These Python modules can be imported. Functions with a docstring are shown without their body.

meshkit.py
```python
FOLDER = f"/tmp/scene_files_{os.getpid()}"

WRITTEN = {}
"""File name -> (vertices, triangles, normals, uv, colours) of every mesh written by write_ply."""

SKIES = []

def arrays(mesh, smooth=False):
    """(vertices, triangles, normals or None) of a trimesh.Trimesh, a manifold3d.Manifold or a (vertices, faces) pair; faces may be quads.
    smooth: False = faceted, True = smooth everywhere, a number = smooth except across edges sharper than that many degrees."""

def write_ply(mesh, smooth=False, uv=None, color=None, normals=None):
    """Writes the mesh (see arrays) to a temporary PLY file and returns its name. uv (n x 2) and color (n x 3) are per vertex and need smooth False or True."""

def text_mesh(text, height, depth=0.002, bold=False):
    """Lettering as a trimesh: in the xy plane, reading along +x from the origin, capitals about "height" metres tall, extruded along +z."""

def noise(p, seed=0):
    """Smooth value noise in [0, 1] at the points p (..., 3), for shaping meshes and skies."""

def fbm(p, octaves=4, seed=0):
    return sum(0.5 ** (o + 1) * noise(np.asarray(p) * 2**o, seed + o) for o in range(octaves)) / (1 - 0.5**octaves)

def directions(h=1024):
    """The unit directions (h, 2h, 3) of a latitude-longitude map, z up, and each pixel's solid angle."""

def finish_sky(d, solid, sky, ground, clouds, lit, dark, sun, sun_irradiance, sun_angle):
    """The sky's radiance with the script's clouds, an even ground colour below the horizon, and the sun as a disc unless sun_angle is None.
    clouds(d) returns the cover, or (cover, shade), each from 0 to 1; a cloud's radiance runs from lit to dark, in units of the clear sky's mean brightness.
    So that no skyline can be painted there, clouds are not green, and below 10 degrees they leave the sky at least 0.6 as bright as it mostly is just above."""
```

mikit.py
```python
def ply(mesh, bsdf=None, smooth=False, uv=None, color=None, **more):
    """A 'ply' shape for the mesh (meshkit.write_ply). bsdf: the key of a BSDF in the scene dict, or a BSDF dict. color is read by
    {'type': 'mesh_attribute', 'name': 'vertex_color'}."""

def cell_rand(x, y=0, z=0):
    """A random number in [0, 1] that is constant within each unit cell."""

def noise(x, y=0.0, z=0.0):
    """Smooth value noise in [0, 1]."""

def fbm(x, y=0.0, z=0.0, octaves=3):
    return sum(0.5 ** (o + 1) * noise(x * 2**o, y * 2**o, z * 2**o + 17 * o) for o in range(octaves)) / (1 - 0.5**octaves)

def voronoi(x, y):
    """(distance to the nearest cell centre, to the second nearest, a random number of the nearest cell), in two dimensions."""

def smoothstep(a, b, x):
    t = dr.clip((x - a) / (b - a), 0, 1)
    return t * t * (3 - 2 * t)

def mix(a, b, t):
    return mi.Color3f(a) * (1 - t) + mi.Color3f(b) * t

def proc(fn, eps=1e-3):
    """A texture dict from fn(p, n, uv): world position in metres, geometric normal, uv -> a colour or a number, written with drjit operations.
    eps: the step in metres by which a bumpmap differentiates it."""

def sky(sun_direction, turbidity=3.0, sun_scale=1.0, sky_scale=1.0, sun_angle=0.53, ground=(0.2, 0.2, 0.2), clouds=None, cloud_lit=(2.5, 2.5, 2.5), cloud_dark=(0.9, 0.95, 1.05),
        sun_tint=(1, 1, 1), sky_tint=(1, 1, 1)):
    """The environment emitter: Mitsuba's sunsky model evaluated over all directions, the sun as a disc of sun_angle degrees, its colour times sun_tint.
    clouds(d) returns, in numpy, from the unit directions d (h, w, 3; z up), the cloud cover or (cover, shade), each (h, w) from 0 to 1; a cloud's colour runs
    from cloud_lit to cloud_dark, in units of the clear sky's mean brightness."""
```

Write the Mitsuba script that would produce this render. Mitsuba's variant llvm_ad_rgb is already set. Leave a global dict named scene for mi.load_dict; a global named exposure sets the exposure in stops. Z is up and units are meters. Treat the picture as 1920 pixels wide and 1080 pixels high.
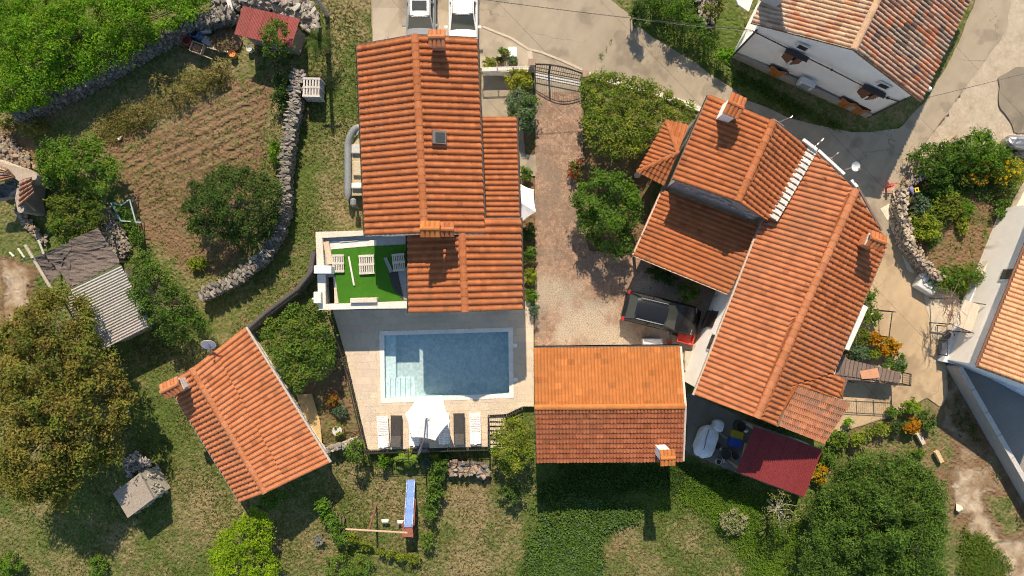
import math
import numpy as np
import drjit as dr
import mitsuba as mi
import mikit
from meshkit import fbm as nfbm, noise as nnoise
import shapely.geometry as sg
import shapely.ops as so
import trimesh

T = mi.ScalarTransform4f
scene, labels = {}, {}
H, F = 42.0, 1281.0            # flying height in metres, focal length in photo pixels (1920 wide)
# ---- camera, sky, exposure
scene['camera'] = {'type': 'perspective', 'fov': 2 * math.degrees(math.atan(960 / F)), 'fov_axis': 'x', 'near_clip': 0.5, 'far_clip': 500.0,
                   'to_world': T().look_at(origin=[0, 0, H], target=[0, 0, 0], up=[0, 1, 0])}
scene['daylight'] = mikit.sky([-0.05, 1.0, 1.0], turbidity=3, sky_tint=(1.14, 1.0, 0.82), sky_scale=1.25)
exposure = 2.15


def P(px, py, z=0.0):
    """Photo pixel -> world point at height z."""
    return np.array([(px - 960) * (H - z) / F, (540 - py) * (H - z) / F, z])


def PP(pts, z=0.0):
    return np.array([P(p[0], p[1], p[2] if len(p) > 2 else z) for p in pts])


def XY(pts, z=0.0):
    return PP(pts, z)[:, :2]


# ---- materials (vertex colours carry each thing's own colour)
def vc_fn(p, n, uv):          # each face's own colour, packed into its uv as two whole numbers
    u, v = dr.floor(uv.x + 0.5), dr.floor(uv.y + 0.5)
    r = dr.floor(u / 256)
    c = mi.Color3f(r, u - r * 256, v) / 255
    return c * c


def vc_worn(p, n, uv):        # the same with faint wear and grain
    w = mikit.fbm(p.x * 4.0, p.y * 4.0, p.z * 4.0, 2) * 0.6 + mikit.noise(p.x * 21.0, p.y * 21.0, p.z * 21.0) * 0.4
    return vc_fn(p, n, uv) * (0.84 + 0.32 * w)


VC, VW = mikit.proc(vc_fn), mikit.proc(vc_worn)
two = lambda b: {'type': 'twosided', 'bsdf': b}
scene['matte'] = two({'type': 'principled', 'base_color': VW, 'roughness': 0.85, 'specular': 0.25})
scene['satin'] = two({'type': 'principled', 'base_color': VC, 'roughness': 0.38, 'specular': 0.5})
scene['metal'] = two({'type': 'principled', 'base_color': VC, 'roughness': 0.35, 'metallic': 0.8})
scene['paint'] = two({'type': 'principled', 'base_color': VC, 'roughness': 0.22, 'specular': 0.5, 'clearcoat': 1.0, 'clearcoat_gloss': 0.95})
scene['glass'] = two({'type': 'principled', 'base_color': {'type': 'rgb', 'value': [0.05, 0.058, 0.056]}, 'roughness': 0.06, 'specular': 0.7})
scene['leaf'] = {'type': 'principledthin', 'base_color': VC, 'roughness': 0.55, 'spec_trans': 0.0, 'diff_trans': 0.8, 'eta': 1.4}
scene['water'] = {'type': 'thindielectric', 'int_ior': 1.33}


def ground_fn(p, n, uv):
    d, s = uv.x, uv.y
    f1 = mikit.fbm(p.x * 0.45, p.y * 0.45, 3.0, 3)
    f2 = mikit.fbm(p.x * 2.3, p.y * 2.3, 9.0, 3)
    f3 = mikit.fbm(p.x * 9.0, p.y * 9.0, 1.0, 2)
    dd = dr.clip(d + (f1 - 0.5) * 0.7 + (f2 - 0.5) * 0.4 - 0.05 + (f3 - 0.5) * 0.45, 0, 1)
    green = mikit.mix((0.054, 0.092, 0.018), (0.106, 0.142, 0.038), f3)
    dry = mikit.mix((0.145, 0.125, 0.058), (0.285, 0.228, 0.130), f3 * 0.6 + f2 * 0.4)
    grass = mikit.mix(green, dry, mikit.smoothstep(0.2, 0.95, dd))
    soil = mikit.mix((0.125, 0.082, 0.047), (0.230, 0.155, 0.092), f2 * 0.55 + f3 * 0.45)
    pale = mikit.mix((0.30, 0.25, 0.185), (0.50, 0.44, 0.36), f2 * 0.5 + f3 * 0.5)
    ss = s + (f2 - 0.5) * 0.55 + (f3 - 0.5) * 0.3
    ss = dr.select(s < 0.02, 0.0, ss)
    c = mikit.mix(grass, soil, mikit.smoothstep(0.2, 0.5, ss))
    return mikit.mix(c, pale, mikit.smoothstep(0.6, 0.95, s + (f1 - 0.5) * 0.25 + (f2 - 0.5) * 0.25))


def ground_h(p, n, uv):
    return mikit.fbm(p.x * 7.0, p.y * 7.0, 2.0, 3) * (1 - 0.8 * mikit.smoothstep(0.6, 0.9, uv.y))


scene['ground_mat'] = {'type': 'bumpmap', 'arbitrary': {'type': 'twosided', 'bsdf': {'type': 'principled', 'base_color': mikit.proc(ground_fn), 'roughness': 0.95, 'specular': 0.1}},
                       'tex': mikit.proc(ground_h, 0.02), 'scale': 0.16}


def concrete_fn(p, n, uv):
    f1 = mikit.fbm(p.x * 0.35, p.y * 0.35, 5.0, 3)
    f2 = mikit.fbm(p.x * 3.1, p.y * 3.1, 8.0, 3)
    f3 = mikit.noise(p.x * 22.0, p.y * 22.0, 2.0)
    c = mikit.mix((0.255, 0.22, 0.175), (0.39, 0.345, 0.28), f1 * 0.55 + f2 * 0.35 + f3 * 0.1)
    a, b, w = mikit.voronoi(p.x * 0.16 + (f2 - 0.5) * 0.15, p.y * 0.16 + (f1 - 0.5) * 0.15)
    crack = 1 - mikit.smoothstep(0.0, 0.012, b - a)
    stain = mikit.smoothstep(0.56, 0.72, mikit.fbm(p.x * 0.9 + 40, p.y * 0.9, 1.0, 4))
    c = c * (1 - 0.22 * stain)
    j = (p.x * 0.72 + p.y * 0.69) / 4.6
    j = dr.abs(j - dr.floor(j) - 0.5 + (f2 - 0.5) * 0.006)
    c = c * (1 - 0.35 * (1 - mikit.smoothstep(0.002, 0.006, j)))
    tyre = mikit.smoothstep(0.5, 0.75, mikit.fbm(p.x * 0.25 + p.y * 0.4, p.x * 1.8 - p.y * 1.1, 7.0, 2))
    c = c * (1 - 0.10 * tyre)
    return mikit.mix(c, (0.16, 0.14, 0.11), crack * 0.7 * mikit.smoothstep(0.4, 0.55, f1)) * uv.x * mikit.mix((1, 1, 1), (1.14, 1.0, 0.82), uv.y - 1)


scene['concrete'] = two({'type': 'principled', 'base_color': mikit.proc(concrete_fn), 'roughness': 0.9, 'specular': 0.2})


def paver_fn(p, n, uv):
    # cobble-like pavers, about 12 cm
    x, y = p.x * 7.2, p.y * 7.2
    a, b, w = mikit.voronoi(x, y)
    g = mikit.smoothstep(0.03, 0.16, b - a)
    f1 = mikit.fbm(p.x * 0.5, p.y * 0.5, 6.0, 3)
    f2 = mikit.fbm(p.x * 2.1, p.y * 2.1, 2.0, 2)
    c = mikit.mix((0.185, 0.120, 0.088), (0.42, 0.292, 0.218), w * 0.6 + f2 * 0.4)
    c = mikit.mix(c, (0.20, 0.165, 0.135), 0.55 * mikit.smoothstep(0.5, 0.72, mikit.fbm(p.x * 1.1, p.y * 1.1, 4.0, 3)))
    c = mikit.mix(c, (0.45, 0.41, 0.33), 0.6 * mikit.smoothstep(0.30, 0.62, f1 - 0.12 - 0.055 * (p.y + 1.0)))
    return mikit.mix((0.12, 0.09, 0.065), c, 0.4 + 0.6 * g)


scene['pavers'] = two({'type': 'principled', 'base_color': mikit.proc(paver_fn), 'roughness': 0.9, 'specular': 0.2})


def plaster_fn(p, n, uv):
    f1 = mikit.fbm(p.x * 0.8, p.y * 0.8, p.z * 0.5, 3)
    f2 = mikit.fbm(p.x * 6.0, p.y * 6.0, p.z * 2.0, 2)
    c = mikit.mix((0.68, 0.66, 0.63), (0.84, 0.82, 0.80), f1 * 0.6 + f2 * 0.4)
    st = mikit.smoothstep(0.6, 0.75, mikit.fbm(p.x * 2.0, p.y * 2.0, p.z * 0.35 + 5, 3)) * (1 - mikit.smoothstep(0.2, 1.6, p.z))
    return mikit.mix(c, (0.36, 0.33, 0.28), st * 0.6)


scene['plaster'] = two({'type': 'principled', 'base_color': mikit.proc(plaster_fn), 'roughness': 0.9, 'specular': 0.15})


def mosaic_fn(p, n, uv):
    r = mikit.cell_rand(dr.floor(p.x * 9.0), dr.floor(p.y * 9.0), dr.floor(p.z * 9.0))
    r2 = mikit.noise(p.x * 5.0, p.y * 5.0, 1.0)
    return mikit.mix((0.27, 0.41, 0.455), (0.46, 0.60, 0.635), r * 0.55 + r2 * 0.45) * uv.x


scene['mosaic'] = two({'type': 'principled', 'base_color': mikit.proc(mosaic_fn), 'roughness': 0.5, 'specular': 0.3})


def asphalt_fn(p, n, uv):
    f1 = mikit.fbm(p.x * 0.6, p.y * 0.6, 5.0, 3)
    f3 = mikit.noise(p.x * 18.0, p.y * 18.0, 2.0)
    return mikit.mix((0.17, 0.165, 0.16), (0.29, 0.28, 0.27), f1 * 0.7 + f3 * 0.3)


scene['asphalt'] = two({'type': 'principled', 'base_color': mikit.proc(asphalt_fn), 'roughness': 0.9, 'specular': 0.2})

# ---- mesh collecting
RNG = np.random.default_rng(7)


class MB:
    """Collects triangles with vertex colours."""

    def __init__(self, color=(0.5, 0.5, 0.5)):
        self.v, self.f, self.c, self.n, self.col = [], [], [], 0, np.array(color, float)

    def raw(self, v, f, c=None):
        v, f = np.asarray(v, float).reshape(-1, 3), np.asarray(f, int)
        if f.shape[1] == 4:
            f = np.vstack([f[:, [0, 1, 2]], f[:, [0, 2, 3]]])
        c = self.col if c is None else np.asarray(c, float)
        self.v.append(v)
        self.f.append(f + self.n)
        self.c.append(np.broadcast_to(c, v.shape) if c.ndim == 1 else c)
        self.n += len(v)
        return self

    def mesh(self, m, c=None):
        return self.raw(np.array(m.vertices), np.array(m.faces), c)

    def box(self, c, s, rz=0.0, col=None, bev=0.0, R=None):
        """Box of size s centred at c, turned rz (radians) about z, edges chamfered by bev."""
        s = np.array(s, float)
        if bev > 0:
            b = min(bev, s.min() * 0.45)
            h, pts = s / 2, []
            for sx in (-1, 1):
                for sy in (-1, 1):
                    for sz in (-1, 1):
                        k = np.array([sx, sy, sz])
                        for a in range(3):
                            q = h - b
                            q[a] = h[a]
                            pts.append(k * q)
            m = trimesh.convex.convex_hull(np.array(pts))
            v, f = np.array(m.vertices), np.array(m.faces)
        else:
            h = s / 2
            v = np.array([[x, y, z] for x in (-1, 1) for y in (-1, 1) for z in (-1, 1)], float) * h
            f = np.array([[0, 1, 3], [0, 3, 2], [4, 6, 7], [4, 7, 5], [0, 4, 5], [0, 5, 1], [2, 3, 7], [2, 7, 6], [0, 2, 6], [0, 6, 4], [1, 5, 7], [1, 7, 3]])
        if R is None:
            ca, sa = math.cos(rz), math.sin(rz)
            R = np.array([[ca, -sa, 0], [sa, ca, 0], [0, 0, 1]])
        return self.raw(v @ np.asarray(R).T + np.asarray(c, float), f, col)

    def bar(self, a, b, w, h, col=None, up=(0, 0, 1)):
        """Rectangular bar from a to b."""
        a, b = np.asarray(a, float), np.asarray(b, float)
        d = b - a
        L = np.linalg.norm(d)
        d = d / L
        u = np.array(up, float)
        if abs(d @ u) > 0.95:
            u = np.array([1.0, 0, 0])
        s = np.cross(u, d)
        s /= np.linalg.norm(s)
        u = np.cross(d, s)
        return self.box((a + b) / 2, (L, w, h), col=col, R=np.stack([d, s, u], 1))

    def tube(self, pts, r, sides=8, col=None, caps=True):
        p = np.asarray(pts, float)
        r = np.broadcast_to(np.asarray(r, float), (len(p),))
        t = np.gradient(p, axis=0)
        t /= np.linalg.norm(t, axis=1, keepdims=True) + 1e-12
        ref = np.where(np.abs(t[:, 2:]) < 0.9, [0, 0, 1.0], [1.0, 0, 0])
        a = np.cross(t, ref)
        a /= np.linalg.norm(a, axis=1, keepdims=True) + 1e-12
        b, g = np.cross(t, a), np.arange(sides) * 2 * np.pi / sides
        v = p[:, None] + r[:, None, None] * (np.cos(g)[None, :, None] * a[:, None] + np.sin(g)[None, :, None] * b[:, None])
        i, j = np.meshgrid(np.arange(len(p) - 1), np.arange(sides), indexing='ij')
        q = np.stack([i * sides + j, i * sides + (j + 1) % sides, (i + 1) * sides + (j + 1) % sides, (i + 1) * sides + j], -1).reshape(-1, 4)
        v = v.reshape(-1, 3)
        f = np.vstack([q[:, [0, 1, 2]], q[:, [0, 2, 3]]])
        if caps:
            n = len(v)
            v = np.vstack([v, p[:1], p[-1:]])
            k = np.arange(sides)
            e = (len(p) - 1) * sides
            f = np.vstack([f, np.stack([k * 0 + n, (k + 1) % sides, k], 1), np.stack([k * 0 + n + 1, e + k, e + (k + 1) % sides], 1)])
        return self.raw(v, f, col)

    def prism(self, poly, z0, z1, col=None):
        """Extruded polygon (xy points or shapely polygon)."""
        g = poly if isinstance(poly, sg.base.BaseGeometry) else sg.Polygon(poly)
        for k in getattr(g, 'geoms', [g]):
            m = trimesh.creation.extrude_polygon(k, z1 - z0, engine='earcut')
            v = np.array(m.vertices)
            v[:, 2] += z0
            self.raw(v, np.array(m.faces), col)
        return self

    def sheet(self, poly, z, col=None):
        g = poly if isinstance(poly, sg.base.BaseGeometry) else sg.Polygon(poly)
        for k in getattr(g, 'geoms', [g]):
            v, f = trimesh.creation.triangulate_polygon(k, engine='earcut')
            self.raw(np.column_stack([v, np.full(len(v), z)]), f, col)
        return self

    def lathe(self, prof, c, sides=16, col=None):
        """Profile of (radius, z) turned about a vertical axis at c."""
        prof = np.asarray(prof, float)
        g = np.arange(sides) * 2 * np.pi / sides
        v = np.stack([prof[:, None, 0] * np.cos(g), prof[:, None, 0] * np.sin(g), np.broadcast_to(prof[:, None, 1], (len(prof), sides))], -1) + np.asarray(c, float)
        i, j = np.meshgrid(np.arange(len(prof) - 1), np.arange(sides), indexing='ij')
        q = np.stack([i * sides + j, i * sides + (j + 1) % sides, (i + 1) * sides + (j + 1) % sides, (i + 1) * sides + j], -1).reshape(-1, 4)
        return self.raw(v.reshape(-1, 3), q, col)

    def slab(self, quad, t, col=None):
        """A flat panel with 3 or 4 corners (3D), thickness t below it."""
        q = np.asarray(quad, float)
        n = np.cross(q[1] - q[0], q[2] - q[0])
        n /= np.linalg.norm(n)
        if n[2] < 0:
            q, n = q[::-1], -n
        k = len(q)
        v = np.vstack([q, q - n * t])
        f = [[0, i, i + 1] for i in range(1, k - 1)] + [[k, k + i + 1, k + i] for i in range(1, k - 1)]
        for i in range(k):
            j = (i + 1) % k
            f += [[i, k + i, k + j], [i, k + j, j]]
        return self.raw(v, f, col)

    def arrays(self):
        return np.vstack(self.v), np.vstack(self.f), np.vstack(self.c)


USED = {}


def key_for(name):
    """name, or name_001 and so on where it is taken."""
    k = USED.get(name, 0)
    USED[name] = k + 1
    return name if k == 0 else f'{name}_{k:03d}'


def tag(key, label=None, cat=None, group=None, kind=None):
    d = {k: v for k, v in (('label', label), ('category', cat), ('group', group), ('kind', kind)) if v}
    if d:
        labels[key] = {**labels.get(key, {}), **d}
    return key


def thing(name, label, cat, group=None):
    return tag(key_for(name), label, cat, group)


def shape(v, f, c, bsdf, smooth=False):
    if bsdf in ('ground_mat', 'concrete', 'mosaic'):        # uv holds the ground's dryness and soil, or a tone
        return mikit.ply((v, f), bsdf, smooth, uv=c[:, :2])
    if bsdf not in ('matte', 'satin', 'metal', 'paint', 'leaf'):
        return mikit.ply((v, f), bsdf, smooth)
    if not smooth:
        cf = c[f].mean(1)
        v, c, f = v[f].reshape(-1, 3), np.repeat(cf, 3, 0), np.arange(len(f) * 3).reshape(-1, 3)
    q = np.round(np.sqrt(np.clip(c, 0, 1)) * 255)
    return mikit.ply((v, f), bsdf, smooth, uv=np.column_stack([q[:, 0] * 256 + q[:, 1], q[:, 2]]))


def put(name, m, bsdf='matte', parent=None, label=None, cat=None, group=None, kind=None, smooth=False):
    """One entry of the scene from an MB."""
    key = key_for(f'{parent}__{name}' if parent else name)
    v, f, c = m.arrays()
    scene[key] = shape(v, f, c, bsdf, smooth)
    return tag(key, label, cat, group, kind)


def jit(c, a=0.08, rng=RNG):
    return np.clip(np.array(c) * (1 + rng.uniform(-a, a)) * (1 + rng.uniform(-a, a, 3) * 0.3), 0.005, 0.95)


def rough_edge(poly, amp=0.12, step=0.35, seed=1):
    """A polygon with an uneven outline."""
    g = poly if isinstance(poly, sg.base.BaseGeometry) else sg.Polygon(poly)
    ring = g.exterior
    n = max(12, int(ring.length / step))
    pts = np.array([ring.interpolate(i / n, normalized=True).coords[0] for i in range(n)])
    q = np.column_stack([pts, np.full(n, 0.3)])
    pts = pts + amp * 2 * np.stack([nfbm(q * 0.9, 3, seed) - 0.5, nfbm(q * 0.9 + 50, 3, seed) - 0.5], 1)
    return sg.Polygon(pts).buffer(0)
# ================= the setting
def sstep(a, b, x):
    t = np.clip((np.asarray(x, float) - a) / (b - a), 0, 1)
    return t * t * (3 - 2 * t)


DECK_PX = [(622, 575), (648, 665), (690, 845), (918, 838), (918, 778), (950, 776), (980, 762), (1001, 762), (1000, 560)]
DECK = sg.Polygon(XY(DECK_PX, 0.4))


def ground_z(x, y):
    x, y = np.asarray(x, float), np.asarray(y, float)
    low = sstep(-8.6, -9.9, y) * sstep(-13.5, -10.5, x) * sstep(13.5, 10.5, x)
    q = np.stack([x * 0.5, y * 0.5, x * 0], -1)
    return -0.03 - 0.07 * nfbm(q, 3, 3) - 0.45 * low


ZONES = [  # outline in photo pixels, dryness, soil, feather in metres
    ([(480, 0), (700, 0), (700, 440), (590, 440), (580, 600), (480, 620)], 0.45, 0, 1.0),
    ([(600, -40), (695, -40), (690, 70), (620, 80)], 0.82, 0, 0.8),
    ([(590, 330), (680, 330), (690, 440), (640, 436)], 0.75, 0, 1.0),
    ([(0, 215), (200, 150), (440, 60), (540, 130), (520, 470), (420, 560), (280, 470), (180, 330)], 0.70, 0.1, 0.6),
    ([(200, 250), (330, 225), (430, 150), (505, 130), (495, 300), (480, 470), (360, 520), (270, 440), (215, 330)], 0.7, 0.5, 1.0),
    ([(0, 230), (60, 260), (80, 330), (0, 330)], 0.8, 0.5, 0.5),
    ([(0, 480), (70, 500), (60, 600), (0, 620)], 1.0, 0.72, 0.6),
    ([(120, 640), (420, 640), (470, 940), (430, 1120), (-40, 1120), (-40, 900)], 0.50, 0, 1.2),
    ([(320, 730), (340, 830), (300, 870), (250, 830), (280, 740)], 0.35, 0, 1.0),
    ([(300, 880), (420, 900), (420, 1000), (330, 990)], 0.62, 0, 1.0),
    ([(420, 640), (470, 560), (580, 480), (585, 560), (470, 620)], 0.6, 0.2, 0.8),
    ([(610, 850), (1000, 850), (1000, 1120), (430, 1120), (500, 930)], 0.55, 0, 1.0),
    ([(650, 880), (760, 900), (760, 990), (650, 980)], 0.75, 0, 0.8),
    ([(850, 930), (910, 900), (900, 1120), (840, 1120)], 0.86, 0.12, 1.0),
    ([(560, 700), (660, 690), (685, 840), (600, 840)], 0.8, 0.38, 0.5),
    ([(1000, 860), (1290, 868), (1380, 890), (1520, 930), (1500, 1120), (970, 1120), (990, 960)], 0.12, 0, 0.8),
    ([(1160, 960), (1230, 980), (1300, 1120), (1120, 1120)], 0.62, 0.2, 1.0),
    ([(1220, 980), (1330, 960), (1420, 1010), (1400, 1120), (1250, 1120)], 0.40, 0, 1.0),
    ([(1290, 730), (1420, 800), (1380, 890), (1290, 850)], 0.9, 0.85, 0.3),
    ([(1540, 800), (1760, 760), (1800, 900), (1540, 900)], 0.62, 0.25, 0.6),
    ([(1760, 740), (1790, 700), (1960, 900), (1960, 1130), (1880, 1130), (1800, 960)], 1.0, 0.66, 0.6),
    ([(1770, 800), (1830, 900), (1960, 1080), (1960, 1130), (1860, 1130), (1790, 930)], 1.0, 0.78, 2.0),
    ([(1850, 930), (1890, 940), (1920, 1000), (1880, 1010)], 0.5, 0.0, 0.8),
    ([(1680, 300), (1760, 230), (1840, 90), (1880, -40), (2000, -40), (2000, 300), (1800, 300), (1700, 350)], 1.0, 1.0, 0.4),
    ([(1700, 340), (1760, 280), (1900, 290), (1890, 380), (1830, 540), (1730, 500)], 0.6, 0.42, 0.4),
    ([(1760, 370), (1870, 380), (1830, 530), (1760, 480)], 0.6, 0.46, 0.4),
    ([(1185, -40), (1400, -40), (1380, 130), (1500, 230), (1340, 140), (1190, 50)], 0.25, 0.1, 0.5),
    ([(1590, 240), (1740, 190), (1830, 20), (1800, 20), (1700, 180)], 0.45, 0.0, 0.3),
    ([(1190, 470), (1360, 545), (1300, 590), (1190, 560)], 0.6, 0.55, 0.4),
    ([(1290, 640), (1180, 640), (1180, 480), (1290, 500)], 0.6, 0.5, 0.4),
    ([(975, 250), (1012, 250), (1012, 590), (975, 590)], 0.5, 0.5, 0.2),
    ([(1085, 250), (1250, 250), (1200, 480), (1090, 480)], 0.5, 0.5, 0.3),
    ([(1580, 540), (1650, 560), (1700, 690), (1580, 690)], 0.5, 0.5, 0.3),
]


def build_ground():
    fx = np.concatenate([[-160, -110, -75, -52, -42], np.arange(-34.5, 34.51, 0.23), [42, 52, 75, 110, 160]])
    fy = np.concatenate([[-160, -110, -75, -50, -35, -26], np.arange(-20.5, 20.51, 0.23), [26, 35, 50, 75, 110, 160]])
    x, y = np.meshgrid(fx, fy, indexing='ij')
    x, y = x.ravel(), y.ravel()
    import shapely
    pts = shapely.points(x, y)
    d, s = np.full(len(x), 0.5), np.zeros(len(x))
    wob = nfbm(np.stack([x * 0.6, y * 0.6, x * 0], -1), 3, 11) - 0.5
    for px, zd, zs, fe in ZONES:
        poly = sg.Polygon(XY(px)).buffer(0)
        dist = shapely.distance(poly, pts) - shapely.distance(poly.exterior, pts) * shapely.contains(poly, pts)
        w = 1 - sstep(-fe * 0.5, fe * 0.5, dist + wob * fe * 1.6)
        d, s = d * (1 - w) + zd * w, s * (1 - w) + zs * w
    z = ground_z(x, y)
    z[shapely.contains(DECK.buffer(-0.35), pts)] = -1.8
    nx, ny = len(fx), len(fy)
    i, j = np.meshgrid(np.arange(nx - 1), np.arange(ny - 1), indexing='ij')
    a = (i * ny + j).ravel()
    m = MB()
    m.raw(np.column_stack([x, y, z]), np.column_stack([a, a + ny, a + ny + 1, a + 1]), np.column_stack([d, s, s * 0]))
    put('ground', m, 'ground_mat', smooth=True, label='grassy and bare earth ground of the village gardens', kind='structure')


build_ground()

# tilled plot with furrows
def build_plot():
    out = sg.Polygon(XY([(215, 268), (300, 240), (420, 170), (470, 138), (505, 150), (497, 300), (470, 330), (345, 330), (330, 400), (300, 420), (240, 350)]))
    out = rough_edge(out, 0.5, 0.4, 5)
    x0, y0, x1, y1 = out.bounds
    s = 0.085
    gx, gy = np.meshgrid(np.arange(x0 - 0.3, x1 + 0.3, s), np.arange(y0 - 0.3, y1 + 0.3, s), indexing='ij')
    x, y = gx.ravel(), gy.ravel()
    import shapely
    dist = shapely.distance(out.exterior, shapely.points(x, y)) * np.where(shapely.contains(out, shapely.points(x, y)), 1, -1)
    e = sstep(-0.25, 0.5, dist)
    dirv = np.array([-0.42, 0.91])           # across the furrows
    q = np.stack([x * 0.8, y * 0.8, x * 0], -1)
    ph = (x * dirv[0] + y * dirv[1]) / 0.52 + 0.8 * (nfbm(q * 0.5, 3, 4) - 0.5)
    clod = nfbm(np.stack([x * 4, y * 4, x * 0], -1), 3, 9) - 0.5
    z = -0.16 + e * (0.12 + 0.036 * np.sin(2 * np.pi * ph) + 0.11 * clod)
    nx, ny = gx.shape
    i, j = np.meshgrid(np.arange(nx - 1), np.arange(ny - 1), indexing='ij')
    a = (i * ny + j).ravel()
    fac = np.column_stack([a, a + ny, a + ny + 1, a + 1])
    fac = fac[(e[fac] > 0.01).any(1)]
    m = MB()
    patch = nfbm(np.stack([x * 0.5, y * 0.5, x * 0 + 3], -1), 3, 2)
    m.raw(np.column_stack([x, y, z]), fac, np.column_stack([0.75 + 0.1 * e, 0.16 + 0.30 * e - 0.30 * np.clip(patch - 0.5, 0, 1), e * 0]))
    put('tilled_soil', m, 'ground_mat', smooth=True, label='brown tilled garden plot with shallow furrows inside the dry stone walls', kind='structure')


build_plot()

ROAD_PX = [(697, -60), (697, 80), (905, 90), (903, 131), (1002, 134), (1003, 178), (1092, 178), (1094, 140), (1150, 152), (1225, 172), (1300, 196), (1345, 215), (1450, 260), (1530, 310),
           (1600, 380), (1632, 430), (1640, 470), (1600, 545), (1580, 600), (1600, 680), (1560, 740), (1560, 815), (1610, 800), (1690, 775), (1740, 745), (1765, 765), (1778, 735), (1776, 690), (1756, 640),
           (1735, 575), (1722, 515), (1690, 450), (1678, 385), (1688, 340), (1722, 286), (1765, 228), (1805, 172), (1850, 110), (1888, 50), (1905, -60), (1832, -60), (1826, 10), (1785, 108),
           (1742, 182), (1690, 238), (1600, 250), (1500, 228), (1405, 188), (1345, 146), (1272, 98), (1205, 58), (1172, 20), (1135, -10), (1125, -60)]
road = rough_edge(sg.Polygon(XY(ROAD_PX)), 0.16, 0.3, 21)
put('concrete_road', MB((1.0, 1.15, 1)).prism(road, -0.25, 0.0), 'concrete', label='pale worn concrete village road bending around the houses', kind='structure')
lane2 = rough_edge(sg.Polygon(XY([(1642, 455), (1660, 440), (1690, 452), (1720, 515), (1734, 575), (1755, 640), (1774, 690), (1776, 735), (1764, 762), (1738, 744), (1690, 772), (1612, 798), (1562, 812), (1562, 742), (1602, 682), (1584, 600), (1604, 545)])), 0.1, 0.3, 22)
put('lane', MB((1.18, 2.0, 1)).sheet(lane2, 0.004), 'concrete', label='warm beige concrete lane running down between courtyard house and terrace', kind='structure')
park = sg.Polygon(XY([(699, 14), (830, 18), (905, 52), (985, 92), (997, 100), (1000, 131), (903, 128), (880, 110), (700, 110)], 0.004))
put('parking_area', MB((1.22, 1.0, 1)).sheet(park, 0.004), 'concrete', label='exposed aggregate parking bay in front of the main house', kind='structure')
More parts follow.
